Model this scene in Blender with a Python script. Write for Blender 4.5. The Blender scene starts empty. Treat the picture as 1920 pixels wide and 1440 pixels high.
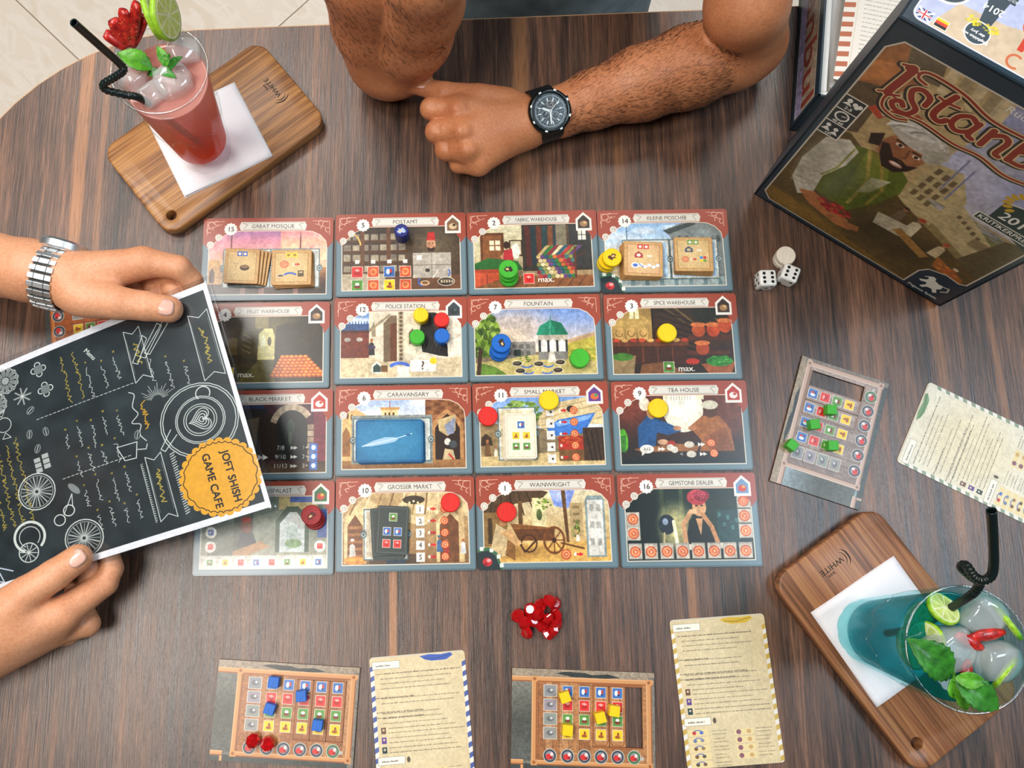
import bpy, bmesh, math, random
import numpy as np
from mathutils import Vector, Matrix, Euler
random.seed(7); rng = np.random.default_rng(7)
PI = math.pi
C = bpy.context.scene.collection
SC = bpy.context.scene
MM = 0.001

# ------------------------------------------------------------------ camera
F_PX, PX0, PITCH, ROLL, CAM_H = 1576.8, 816.27, 0.20149, 0.00393, 736.49
cd = bpy.data.cameras.new('camera'); cam = bpy.data.objects.new('camera', cd); C.objects.link(cam)
cd.sensor_width = 36.0; cd.lens = F_PX*36/1920; cd.shift_x = (960-PX0)/1920; cd.clip_start = .01; cd.clip_end = 30
R_CAM = Matrix.Rotation(ROLL, 3, 'Y') @ Matrix.Rotation(PITCH, 3, 'X')
cam.matrix_world = Matrix.Translation((0, 0, CAM_H*MM)) @ R_CAM.to_4x4()
SC.camera = cam
# ------------------------------------------------------------------ world, lights, exposure
SC.view_settings.view_transform = 'Standard'; SC.view_settings.look = 'None'
SC.view_settings.gamma = 1.0; SC.view_settings.use_curve_mapping = False
SC.view_settings.exposure = -0.50
wd = bpy.data.worlds.new('cafe_interior'); SC.world = wd; wd.use_nodes = True
wd.node_tree.nodes['Background'].inputs[0].default_value = (.50, .74, .86, 1)
wd.node_tree.nodes['Background'].inputs[1].default_value = 0.12
def area(name, x, y, sx, sy, watt, col, z=1.9, tilt=(0, 0)):
    l = bpy.data.lights.new(name, 'AREA'); l.shape = 'RECTANGLE'; l.size = sx; l.size_y = sy
    l.energy = watt; l.color = col
    o = bpy.data.objects.new(name, l); C.objects.link(o); o.location = (x, y, z); o.rotation_euler = (tilt[0], tilt[1], 0)
    return o
area('ceiling_panel_light', -.72, -.26, .60, .60, 33, (1, .92, .84))
area('ceiling_panel_light', -.86, .62, .45, .45, 30, (1, .95, .90))
area('ceiling_panel_light', -.72, 1.56, .60, .50, 27, (1, .94, .88))
area('ceiling_panel_light', .80, 1.70, .60, .50, 24, (1, .94, .88))
area('ceiling_panel_light', 1.34, .12, .60, .80, 30, (.74, .88, 1))
SC.cycles.transparent_max_bounces = 24

# ------------------------------------------------------------------ helpers
def P(x, y, z=0):
    """point (mm) at height z whose place in the photograph is pixel (x, y)"""
    d = R_CAM @ Vector(((x-PX0)/F_PX, (720-y)/F_PX, -1.0)); t = (z-CAM_H)/d.z
    return Vector((d.x*t, d.y*t, z))
def px_per_mm(z): return F_PX/(CAM_H-z)*math.cos(PITCH)
def srgb(c):
    if isinstance(c, str):
        c = c.lstrip('#'); c = [int(c[i:i+2], 16) for i in (0, 2, 4)]
    c = [v/255 for v in c]
    return tuple(v/12.92 if v <= .04045 else ((v+.055)/1.055)**2.4 for v in c)
_mats = {}
class NT:
    def __init__(s, m): s.t = m.node_tree; s.n = s.t.nodes; s.l = s.t.links
    def node(s, kind, **kw):
        n = s.n.new('ShaderNode'+kind)
        for k, v in kw.items():
            if k in n.inputs.keys() or isinstance(k, int): pass
            setattr(n, k, v)
        return n
    def link(s, a, b): s.l.new(a, b)
def pmat(name, col, rough=.5, noise=.06, nscale=60, bump=0, bscale=400, metal=0, trans=0, ior=1.45, sss=0, coat=0, spec=.5, stretch=(1, 1, 1), coltwo=None, alpha=1):
    if name in _mats: return _mats[name]
    m = bpy.data.materials.new(name); m.use_nodes = True; t = NT(m); b = t.n['Principled BSDF']
    c = srgb(col)
    tc = t.node('TexCoord'); mp = t.node('Mapping'); mp.inputs['Scale'].default_value = stretch
    t.link(tc.outputs['Object'], mp.inputs['Vector'])
    nz = t.node('TexNoise'); nz.inputs['Scale'].default_value = nscale; nz.inputs['Detail'].default_value = 4
    t.link(mp.outputs[0], nz.inputs['Vector'])
    rp = t.node('ValToRGB'); rp.color_ramp.elements[0].position = .3; rp.color_ramp.elements[1].position = .7
    c2 = srgb(coltwo) if coltwo else c
    rp.color_ramp.elements[0].color = (*[v*(1-noise) for v in c], 1)
    rp.color_ramp.elements[1].color = (*[min(1, v*(1+noise)) for v in c2], 1)
    t.link(nz.outputs[0], rp.inputs[0]); t.link(rp.outputs[0], b.inputs['Base Color'])
    b.inputs['Roughness'].default_value = rough; b.inputs['Metallic'].default_value = metal
    b.inputs['Transmission Weight'].default_value = trans; b.inputs['IOR'].default_value = ior
    b.inputs['Coat Weight'].default_value = coat; b.inputs['Specular IOR Level'].default_value = spec
    b.inputs['Alpha'].default_value = alpha
    if sss:
        b.inputs['Subsurface Weight'].default_value = sss; b.inputs['Subsurface Radius'].default_value = (1, .35, .18)
        b.inputs['Subsurface Scale'].default_value = .004
    if bump:
        n2 = t.node('TexNoise'); n2.inputs['Scale'].default_value = bscale; n2.inputs['Detail'].default_value = 3
        t.link(mp.outputs[0], n2.inputs['Vector'])
        bp = t.node('Bump'); bp.inputs['Strength'].default_value = bump; bp.inputs['Distance'].default_value = .0006
        t.link(n2.outputs[0], bp.inputs['Height']); t.link(bp.outputs[0], b.inputs['Normal'])
    _mats[name] = m
    return m
def tag(o, label=None, cat=None, group=None, kind=None):
    if label: o['label'] = label
    if cat: o['category'] = cat
    if group: o['group'] = group
    if kind: o['kind'] = kind
    return o
def empty(name, loc=(0, 0, 0), rz=0, label=None, cat=None, group=None):
    o = bpy.data.objects.new(name, None); C.objects.link(o); o.location = Vector(loc)*MM
    o.rotation_euler = (0, 0, rz); o.empty_display_size = .01
    return tag(o, label, cat, group)
def add(name, verts, faces, mats, parent=None, loc=(0, 0, 0), rot=(0, 0, 0), smooth=False, midx=None, uv=None):
    me = bpy.data.meshes.new(name)
    me.from_pydata([tuple(Vector(v)*MM) for v in verts], [], faces)
    for m in (mats if isinstance(mats, (list, tuple)) else [mats]): me.materials.append(m)
    if midx is not None: me.polygons.foreach_set('material_index', midx)
    if uv is not None:
        ul = me.uv_layers.new(name='UVMap'); li = np.empty(len(me.loops), np.int32); me.loops.foreach_get('vertex_index', li)
        ul.data.foreach_set('uv', np.asarray(uv, np.float32)[li].ravel())
    if smooth: me.polygons.foreach_set('use_smooth', [True]*len(me.polygons))
    me.update()
    o = bpy.data.objects.new(name, me); C.objects.link(o); o.location = Vector(loc)*MM; o.rotation_euler = rot
    if parent: o.parent = parent
    return o
class MB:
    """collects pieces (mm) that belong to ONE part"""
    def __init__(s): s.v = []; s.f = []; s.m = []
    def raw(s, v, f, mi=0):
        n = len(s.v); s.v += [tuple(p) for p in v]; s.f += [tuple(i+n for i in q) for q in f]; s.m += [mi]*len(f); return s
    def prism(s, pts, z0, z1, mi=0, ms=None):
        n = len(pts); ms = mi if ms is None else ms
        b = len(s.v); s.v += [(x, y, z0) for x, y in pts]+[(x, y, z1) for x, y in pts]
        s.f.append(tuple(range(b+n, b+2*n))); s.m.append(mi)
        s.f.append(tuple(reversed(range(b, b+n)))); s.m.append(ms)
        for i in range(n):
            j = (i+1) % n; s.f.append((b+i, b+j, b+n+j, b+n+i)); s.m.append(ms)
        return s
    def box(s, c, d, M=None, mi=0):
        M = M or Matrix.Identity(3)
        v = [Vector(c)+M@Vector((d[0]*a/2, d[1]*b/2, d[2]*e/2)) for a in (-1, 1) for b in (-1, 1) for e in (-1, 1)]
        return s.raw(v, [(0, 1, 3, 2), (4, 6, 7, 5), (0, 4, 5, 1), (2, 3, 7, 6), (0, 2, 6, 4), (1, 5, 7, 3)], mi)
    def lathe(s, prof, n=32, mi=0, c=(0, 0, 0), M=None, close=True):
        M = M or Matrix.Identity(3); v = []; f = []; k = len(prof)
        for i in range(n):
            a = 2*PI*i/n
            for r, z in prof: v.append(Vector(c)+M@Vector((r*math.cos(a), r*math.sin(a), z)))
        for i in range(n):
            j = (i+1) % n
            for q in range(k-1): f.append((i*k+q, j*k+q, j*k+q+1, i*k+q+1))
        if close:
            if prof[0][0] > 1e-6: f.append(tuple(reversed([i*k for i in range(n)])))
            if prof[-1][0] > 1e-6: f.append(tuple(i*k+k-1 for i in range(n)))
        return s.raw(v, f, mi)
    def tube(s, pts, rad, n=12, mi=0, cap=True):
        pts = [Vector(p) for p in pts]; rr = rad if isinstance(rad, (list, tuple)) else [rad]*len(pts)
        v = []; f = []; T0 = (pts[1]-pts[0]).normalized(); N = T0.orthogonal().normalized()
        for i, p in enumerate(pts):
            T = (pts[min(i+1, len(pts)-1)]-pts[max(i-1, 0)]).normalized()
            N = (N-T*N.dot(T)).normalized(); B = T.cross(N)
            for q in range(n):
                a = 2*PI*q/n; v.append(p+(N*math.cos(a)+B*math.sin(a))*rr[i])
        for i in range(len(pts)-1):
            for q in range(n):
                w = (q+1) % n; f.append((i*n+q, i*n+w, (i+1)*n+w, (i+1)*n+q))
        if cap: f.append(tuple(reversed(range(n)))); f.append(tuple(range((len(pts)-1)*n, len(pts)*n)))
        return s.raw(v, f, mi)
    def build(s, name, mats, parent=None, loc=(0, 0, 0), rot=(0, 0, 0), smooth=False, bevel=0, segs=2, uv=None):
        o = add(name, s.v, s.f, mats, parent, loc, rot, smooth, s.m, uv)
        if bevel:
            b = o.modifiers.new('b', 'BEVEL'); b.width = bevel*MM; b.segments = segs; b.limit_method = 'ANGLE'; b.angle_limit = .6
        return o
def smooth_angle(o, ang=.7):
    o.data.polygons.foreach_set('use_smooth', [True]*len(o.data.polygons))
    me = o.data
    bm = bmesh.new(); bm.from_mesh(me)
    for e in bm.edges:
        if len(e.link_faces) == 2 and e.calc_face_angle(0) > ang: e.smooth = False
    bm.to_mesh(me); bm.free()
    return o
def rrect(w, h, r, n=5, cx=0, cy=0):
    pts = []
    for sx, sy, a0 in ((1, 1, 0), (-1, 1, PI/2), (-1, -1, PI), (1, -1, 1.5*PI)):
        for i in range(n+1):
            a = a0+PI/2*i/n; pts.append((cx+sx*(w/2-r)+r*math.cos(a), cy+sy*(h/2-r)+r*math.sin(a)))
    return pts
def copy_tree(o, parent=None):
    c = o.copy(); C.objects.link(c); c.parent = parent
    for ch in list(o.children): copy_tree(ch, c)
    return c
def spline(pts, n=8):
    """Catmull-Rom through the points"""
    pts = [Vector(p) for p in pts]; out = []
    for i in range(len(pts)-1):
        a, b, c, d = pts[max(i-1, 0)], pts[i], pts[i+1], pts[min(i+2, len(pts)-1)]
        for k in range(n):
            t = k/n; out.append(.5*((2*b)+(c-a)*t+(2*a-5*b+4*c-d)*t*t+(3*b-a-3*c+d)*t**3))
    out.append(pts[-1]); return out

# ------------------------------------------------------------------ flat print painted into generated textures
def rgb(c):
    if isinstance(c, str):
        c = c.lstrip('#'); c = [int(c[i:i+2], 16) for i in (0, 2, 4)]
    return np.array(c, np.float32)/255
def vnoise(h, w, cell, seed=0):
    r = np.random.default_rng(seed); gy, gx = int(h/cell)+3, int(w/cell)+3; g = r.random((gy, gx), dtype=np.float32)
    y = np.arange(h)/cell; x = np.arange(w)/cell; iy = y.astype(int); ix = x.astype(int); fy = (y-iy)[:, None]; fx = (x-ix)[None]
    fy = fy*fy*(3-2*fy); fx = fx*fx*(3-2*fx)
    a = g[iy][:, ix]; b = g[iy][:, ix+1]; c = g[iy+1][:, ix]; d = g[iy+1][:, ix+1]
    return (a*(1-fx)+b*fx)*(1-fy)+(c*(1-fx)+d*fx)*fy
_tc = {}
def text_tris(s):
    if s in _tc: return _tc[s]
    cu = bpy.data.curves.new('t', 'FONT'); cu.body = s; cu.size = 1; cu.align_x = 'CENTER'; cu.align_y = 'CENTER'; cu.resolution_u = 3
    ob = bpy.data.objects.new('t', cu); C.objects.link(ob); dg = bpy.context.evaluated_depsgraph_get(); dg.update()
    me = ob.evaluated_get(dg).to_mesh(); me.calc_loop_triangles()
    v = np.array([(p.co.x, -p.co.y) for p in me.vertices], np.float32).reshape(-1, 2)
    t = np.array([tuple(q.vertices) for q in me.loop_triangles], int).reshape(-1, 3)
    ob.evaluated_get(dg).to_mesh_clear(); bpy.data.objects.remove(ob); bpy.data.curves.remove(cu)
    _tc[s] = (v, t); return v, t
class Art:
    def __init__(s, W, H, S, bg):
        s.W, s.H, s.S = W, H, S; s.w, s.h = int(W*S), int(H*S); s.a = np.empty((s.h, s.w, 3), np.float32); s.a[:] = rgb(bg)
        s.T = None
    def tr(s, pts):
        p = np.asarray(pts, np.float32).reshape(-1, 2)
        if s.T is not None: p = p@s.T[0].T+s.T[1]
        return p*s.S
    def push(s, cx, cy, ang=0, sc=1):
        c, n = math.cos(ang)*sc, math.sin(ang)*sc
        s.T = (np.array([[c, -n], [n, c]], np.float32), np.array([cx, cy], np.float32)); return s
    def pop(s): s.T = None
    def _box(s, p, pad=1):
        x0 = max(0, int(p[:, 0].min()-pad)); x1 = min(s.w, int(p[:, 0].max()+pad)+2)
        y0 = max(0, int(p[:, 1].min()-pad)); y1 = min(s.h, int(p[:, 1].max()+pad)+2)
        if x0 >= x1 or y0 >= y1: return None
        return x0, y0, x1, y1, np.arange(x0, x1)[None]+.5, np.arange(y0, y1)[:, None]+.5
    def _put(s, b, m, col, al):
        x0, y0, x1, y1 = b[:4]; m = (m*al)[..., None]; c = rgb(col) if not isinstance(col, np.ndarray) else col
        s.a[y0:y1, x0:x1] = s.a[y0:y1, x0:x1]*(1-m)+c*m
    def poly(s, pts, col, al=1):
        p = s.tr(pts); b = s._box(p)
        if b is None: return
        X, Y = b[4], b[5]; m = np.zeros((b[3]-b[1], b[2]-b[0]), bool)
        for i in range(len(p)):
            xa, ya = p[i]; xb, yb = p[(i+1) % len(p)]
            if ya == yb: continue
            m ^= ((ya > Y) != (yb > Y)) & (X < (xb-xa)*(Y-ya)/(yb-ya)+xa)
        s._put(b, m.astype(np.float32), col, al)
    def rect(s, x0, y0, x1, y1, col, al=1): s.poly([(x0, y0), (x1, y0), (x1, y1), (x0, y1)], col, al)
    def grad(s, x0, y0, x1, y1, stops, horiz=False):
        X0, Y0, X1, Y1 = [int(round(v*s.S)) for v in (x0, y0, x1, y1)]
        X0, Y0 = max(X0, 0), max(Y0, 0); X1, Y1 = min(X1, s.w), min(Y1, s.h)
        n = (X1-X0) if horiz else (Y1-Y0); t = np.linspace(0, 1, n); ps = np.linspace(0, 1, len(stops)); cs = np.array([rgb(c) for c in stops])
        g = np.stack([np.interp(t, ps, cs[:, k]) for k in range(3)], -1).astype(np.float32)
        s.a[Y0:Y1, X0:X1] = g[None] if horiz else g[:, None]
    def ell(s, cx, cy, rx, ry, col, al=1, soft=0, rot=0):
        c = s.tr([(cx, cy)])[0]; k = s.S*(1 if s.T is None else float(np.hypot(*s.T[0][:, 0]))); rx, ry = rx*k, ry*k
        R = max(rx, ry)*(1+soft)+1; b = s._box(np.array([c-R, c+R]))
        if b is None: return
        if s.T is not None: rot += math.atan2(s.T[0][1, 0], s.T[0][0, 0])
        dx, dy = b[4]-c[0], b[5]-c[1]; u = dx*math.cos(rot)+dy*math.sin(rot); v = -dx*math.sin(rot)+dy*math.cos(rot)
        d = np.sqrt((u/rx)**2+(v/ry)**2); e = max(soft, 1.2/max(1, min(rx, ry)))
        s._put(b, np.clip((1-d)/e+(.5 if not soft else .5), 0, 1).astype(np.float32), col, al)
    def line(s, pts, wd, col, al=1, close=False):
        p = s.tr(pts); k = s.S*(1 if s.T is None else float(np.hypot(*s.T[0][:, 0]))); r = wd*k/2
        if close: p = np.vstack([p, p[:1]])
        b = s._box(p, r+1)
        if b is None: return
        D = np.full((b[3]-b[1], b[2]-b[0]), 1e6, np.float32)
        for i in range(len(p)-1):
            q = s._box(p[i:i+2], r+1)
            if q is None: continue
            ax, ay = p[i]; d = p[i+1]-p[i]; L = float(d@d)+1e-9
            t = np.clip(((q[4]-ax)*d[0]+(q[5]-ay)*d[1])/L, 0, 1)
            e = np.hypot(q[4]-ax-t*d[0], q[5]-ay-t*d[1])
            sl = np.s_[q[1]-b[1]:q[3]-b[1], q[0]-b[0]:q[2]-b[0]]; D[sl] = np.minimum(D[sl], e)
        s._put(b, np.clip(r-D+.5, 0, 1), col, al)
    def arc(s, cx, cy, r, a0, a1, wd, col, al=1, ry=None, n=24):
        ry = r if ry is None else ry
        s.line([(cx+r*math.cos(a0+(a1-a0)*i/n), cy+ry*math.sin(a0+(a1-a0)*i/n)) for i in range(n+1)], wd, col, al)
    def text(s, t, x, y, size, col, ang=0, al=1, sx=1, bold=0):
        v, tri = text_tris(t)
        if not len(tri): return
        c, n = math.cos(ang), math.sin(ang); q = v*size*np.array([sx, 1], np.float32)
        q = q@np.array([[c, n], [-n, c]], np.float32)+np.array([x, y], np.float32); p = s.tr(q)
        b = s._box(p, 2)
        if b is None: return
        m = np.zeros((b[3]-b[1], b[2]-b[0]), np.float32)
        for t3 in tri:
            A, B, D = p[t3]; q = s._box(p[t3], .5)
            if q is None: continue
            X, Y = q[4], q[5]
            e = lambda a, b_: (b_[0]-a[0])*(Y-a[1])-(b_[1]-a[1])*(X-a[0])
            e0, e1, e2 = e(A, B), e(B, D), e(D, A); w = ((e0 >= 0) & (e1 >= 0) & (e2 >= 0)) | ((e0 <= 0) & (e1 <= 0) & (e2 <= 0))
            sl = np.s_[q[1]-b[1]:q[3]-b[1], q[0]-b[0]:q[2]-b[0]]; m[sl] = np.maximum(m[sl], w)
        for _ in range(bold):
            z = m.copy(); z[:, 1:] = np.maximum(z[:, 1:], m[:, :-1]); z[1:] = np.maximum(z[1:], m[:-1]); m = z
        s._put(b, m, col, al)
    def grain(s, amt=.08, cell=4, seed=1, x0=0, y0=0, x1=None, y1=None):
        n = vnoise(s.h, s.w, cell, seed)*.6+vnoise(s.h, s.w, cell*3, seed+9)*.4
        f = (1+amt*(n*2-1))[..., None]; X1 = s.w if x1 is None else int(x1*s.S); Y1 = s.h if y1 is None else int(y1*s.S)
        sl = np.s_[int(y0*s.S):Y1, int(x0*s.S):X1]; s.a[sl] *= f[sl]
    def smudge(s, r=1):
        for _ in range(r):
            a = s.a; a = (np.roll(a, 1, 0)+np.roll(a, -1, 0)+2*a)/4; s.a = (np.roll(a, 1, 1)+np.roll(a, -1, 1)+2*a)/4
    def mat(s, name, rough=.4, coat=0, bump=.12):
        im = bpy.data.images.new(name, s.w, s.h); px = np.ones((s.h, s.w, 4), np.float32); px[..., :3] = np.clip(s.a[::-1], 0, 1)
        im.pixels.foreach_set(px.ravel()); im.update(); im.pack()
        m = bpy.data.materials.new(name); m.use_nodes = True; t = NT(m); b = t.n['Principled BSDF']
        ti = t.node('TexImage'); ti.image = im; ti.extension = 'EXTEND'
        uvn = t.node('UVMap'); uvn.uv_map = 'UVMap'; t.link(uvn.outputs[0], ti.inputs[0])
        t.link(ti.outputs[0], b.inputs['Base Color']); b.inputs['Roughness'].default_value = rough; b.inputs['Coat Weight'].default_value = coat; b.inputs['Coat Roughness'].default_value = .22
        tc = t.node('TexCoord'); n2 = t.node('TexNoise'); n2.inputs['Scale'].default_value = 1500; t.link(tc.outputs['Object'], n2.inputs['Vector'])
        bp = t.node('Bump'); bp.inputs['Strength'].default_value = bump; bp.inputs['Distance'].default_value = .0003
        t.link(n2.outputs[0], bp.inputs['Height']); t.link(bp.outputs[0], b.inputs['Normal'])
        return m
def card(name, w, h, t, mprint, medge, parent=None, loc=(0, 0, 0), rz=0, r=2.5, flip=False):
    """a printed card, tile or board: rounded slab, print on the top face; local y up = top of the print"""
    pts = rrect(w, h, r, 4); mb = MB().prism(pts, 0, t, 0, 1)
    uv = [(x/w+.5, y/h+.5) for x, y in pts]*2
    return mb.build(name, [mprint, medge], parent, loc, (0, 0, rz), uv=uv)
def place(pts, z):
    """centre, angle of an oblong from its photo corners TL TR BR BL at height z"""
    q = [P(x, y, z) for x, y in pts]; c = sum(q, Vector())/4
    u = (q[1]-q[0])+(q[2]-q[3]); return c, math.atan2(u.y, u.x), (u.length/2, ((q[0]-q[3]).length+(q[1]-q[2]).length)/2)
# ================================================================== setting: floor, table
def wood_table():
    m = bpy.data.materials.new('walnut_laminate'); m.use_nodes = True; t = NT(m); b = t.n['Principled BSDF']
    tc = t.node('TexCoord'); sep = t.node('SeparateXYZ'); t.link(tc.outputs['Object'], sep.inputs[0])
    def noise(sx, sy, sc, det=6, rough=.6, dist=0):
        mp = t.node('Mapping'); mp.inputs['Scale'].default_value = (sx, sy, 1); t.link(tc.outputs['Object'], mp.inputs['Vector'])
        n = t.node('TexNoise'); n.inputs['Scale'].default_value = sc; n.inputs['Detail'].default_value = det; n.inputs['Roughness'].default_value = rough
        n.inputs['Distortion'].default_value = dist; t.link(mp.outputs[0], n.inputs['Vector']); return n.outputs[0]
    def mth(op, a, b_=None, c=None):
        n = t.node('Math', operation=op)
        for i, v in enumerate((a, b_, c)):
            if v is None: continue
            if isinstance(v, (int, float)): n.inputs[i].default_value = v
            else: t.link(v, n.inputs[i])
        return n.outputs[0]
    def mix(f, a, b_):
        n = t.node('Mix', data_type='RGBA')
        for i, v in ((0, f), (6, a), (7, b_)):
            if isinstance(v, tuple): n.inputs[i].default_value = (*v, 1)
            elif isinstance(v, (int, float)): n.inputs[i].default_value = v
            else: t.link(v, n.inputs[i])
        return n.outputs[2]
    broad = noise(22, 1.0, 1, 3, .5, .3); mid = noise(130, 5.0, 1, 5, .7, .5); fine = noise(620, 26, 1, 4, .75)
    v = mth('ADD', mth('MULTIPLY', broad, .30), mth('ADD', mth('MULTIPLY', mid, .44), mth('MULTIPLY', fine, .34)))
    rp = t.node('ValToRGB'); e = rp.color_ramp.elements
    e[0].position = .40; e[0].color = (*srgb('#1c1a19'), 1); e[1].position = .68; e[1].color = (*srgb('#96694f'), 1)
    for p, c in ((.44, '#322823'), (.51, '#4e392f'), (.59, '#6c4e3d')):
        q = e.new(p); q.color = (*srgb(c), 1)
    t.link(v, rp.inputs[0]); col = rp.outputs[0]
    # tan sapwood stripes of the laminate print
    wob = mth('MULTIPLY', mth('SUBTRACT', noise(2, 5, 1, 2), .5), .012)
    x = mth('ADD', sep.outputs[0], wob)
    tot = None
    for sx, hw, amt, y0, y1 in STRIPES:
        s_ = mth('MULTIPLY', mth('SUBTRACT', 1.0, mth('MINIMUM', mth('DIVIDE', mth('ABSOLUTE', mth('SUBTRACT', x, sx)), hw), 1.0)), amt*2.2)
        s_ = mth('MINIMUM', s_, amt)
        for sg, y_ in ((1, y0), (-1, y1)):
            w_ = t.node('MapRange'); w_.inputs[1].default_value = y_-.03*sg; w_.inputs[2].default_value = y_+.03*sg; t.link(sep.outputs[1], w_.inputs[0]); s_ = mth('MULTIPLY', s_, w_.outputs[0])
        tot = s_ if tot is None else mth('MAXIMUM', tot, s_)
    tot = mth('MULTIPLY', tot, mth('ADD', mth('MULTIPLY', mid, .9), .45))
    col = mix(tot, col, srgb('#b07a50'))
    # short dark pores
    por = noise(900, 40, 1, 2, .5); pr = t.node('ValToRGB'); pr.color_ramp.elements[0].position = .56; pr.color_ramp.elements[1].position = .64
    t.link(por, pr.inputs[0]); col = mix(mth('MULTIPLY', pr.outputs[0], .35), col, srgb('#251e1c'))
    t.link(col, b.inputs['Base Color'])
    rr = mth('ADD', mth('MULTIPLY', mid, .2), .23); t.link(rr, b.inputs['Roughness']); b.inputs['Specular IOR Level'].default_value = .62
    bp = t.node('Bump'); bp.inputs['Strength'].default_value = .5; bp.inputs['Distance'].default_value = .00035
    t.link(mth('ADD', fine, mth('MULTIPLY', por, .6)), bp.inputs['Height']); t.link(bp.outputs[0], b.inputs['Normal'])
    return m
STRIPES = [(-.338, .0075, .85, .12, .6), (-.318, .004, .4, .2, .6), (.078, .0085, .8, .36, .6), (.170, .005, .4, .26, .40), (-.040, .0040, .85, -.5, .02), (.215, .0045, .6, -.5, .04), (.372, .004, .35, -.1, .2), (-.165, .003, .2, -.5, .1), (.45, .006, .45, .0, .3), (.50, .004, .3, .1, .5), (.12, .0028, .4, -.5, -.02), (.02, .003, .35, -.5, .0), (-.12, .003, .3, .2, .6)]
tbl = empty('cafe_table', (0, 0, -750), 0, 'large dark walnut laminate cafe table with a rounded corner that carries the whole game', 'table')
ROT = math.radians(2.35)
def table_outline(inset=0, n=14):
    R = 242-inset; x0, x1, y0, y1 = -472+inset, 900-inset, -520+inset, 510-inset; out = []
    for cx, cy, a0 in ((x1-R, y1-R, 0), (x0+R, y1-R, PI/2), (x0+R, y0+R, PI), (x1-R, y0+R, 1.5*PI)):
        for i in range(n+1):
            a = a0+PI/2*i/n; out.append((cx+R*math.cos(a), cy+R*math.sin(a)))
    c, s = math.cos(ROT), math.sin(ROT)
    return [(c*x-s*y+12, s*x+c*y+5) for x, y in out]
MB().prism(table_outline(1.2), 722, 750, 0).build('tabletop', wood_table(), tbl)
oo, ii = table_outline(0), table_outline(1.2); n_ = len(oo)
v_ = [(x, y, z) for z in (721.5, 749.6) for x, y in oo]+[(x, y, z) for z in (721.5, 749.6) for x, y in ii]
f_ = []
for i in range(n_):
    j = (i+1) % n_
    f_ += [(i, j, n_+j, n_+i), (2*n_+j, 2*n_+i, 3*n_+i, 3*n_+j), (n_+i, n_+j, 3*n_+j, 3*n_+i), (2*n_+i, 2*n_+j, j, i)]
add('edge_band', v_, f_, pmat('edge_band', '#c49a72', .45, .08), tbl)
blackm = pmat('black_metal', '#1d1f20', .4, .05, metal=.6)
for cx in (-120, 560):
    MB().lathe([(0, 28), (38, 28), (38, 722), (0, 722)], 24, c=(cx, 0, 0)).build('column', blackm, tbl)
    MB().lathe([(0, 0), (230, 0), (230, 8), (60, 28), (0, 28)], 40, c=(cx, 0, 0)).build('foot', blackm, tbl)
# floor of large cream stone tiles
def stone():
    m = pmat('cream_stone', '#e9ddcd', .35, .05, 4, bump=.1, bscale=90, coltwo='#f0e8dc')
    t = NT(m); b = t.n['Principled BSDF']
    tc = t.node('TexCoord'); n = t.node('TexNoise'); n.inputs['Scale'].default_value = 7; n.inputs['Detail'].default_value = 8; n.inputs['Distortion'].default_value = 1.6
    mp = t.node('Mapping'); mp.inputs['Scale'].default_value = (1, 2.4, 1); mp.inputs['Rotation'].default_value = (0, 0, .75)
    t.link(tc.outputs['Object'], mp.inputs['Vector']); t.link(mp.outputs[0], n.inputs['Vector'])
    r = t.node('ValToRGB'); r.color_ramp.elements[0].position = .45; r.color_ramp.elements[0].color = (*srgb('#ebdfd0'), 1)
    r.color_ramp.elements[1].position = .62; r.color_ramp.elements[1].color = (*srgb('#e6d9c8'), 1)
    q = r.color_ramp.elements.new(.5); q.color = (*srgb('#f0e6da'), 1)
    t.link(n.outputs[0], r.inputs[0]); t.link(r.outputs[0], b.inputs['Base Color']); return m
fl = empty('floor', (0, 0, -750)); fl['kind'] = 'structure'
a_, b_ = P(30, 0, -750), P(135, 100, -750); dv = (b_-a_).normalized(); ang = math.atan2(dv.y, dv.x)
base = MB().box((0, 0, -9), (5200, 5200, 10)).build('screed', pmat('grout', '#a89a88', .9), fl)
sm = stone(); L = 600
tm = MB().box((0, 0, -3), (L-2.2, L-2.2, 6)).build('floor_tile', sm, fl, bevel=.6)
tm.rotation_euler[2] = ang; ux = Vector((math.cos(ang), math.sin(ang), 0)); uy = Vector((-ux.y, ux.x, 0)); org = Vector((a_.x, a_.y, 0))
first = True
for i in range(-4, 5):
    for j in range(-4, 5):
        c = org+ux*(i*L+120)+uy*(j*L+L/2)
        if abs(c.x) > 2100 or abs(c.y) > 2100: continue
        o = tm if first else tm.copy()
        if not first: C.objects.link(o); o.parent = fl
        first = False; o.location = c*MM
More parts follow.
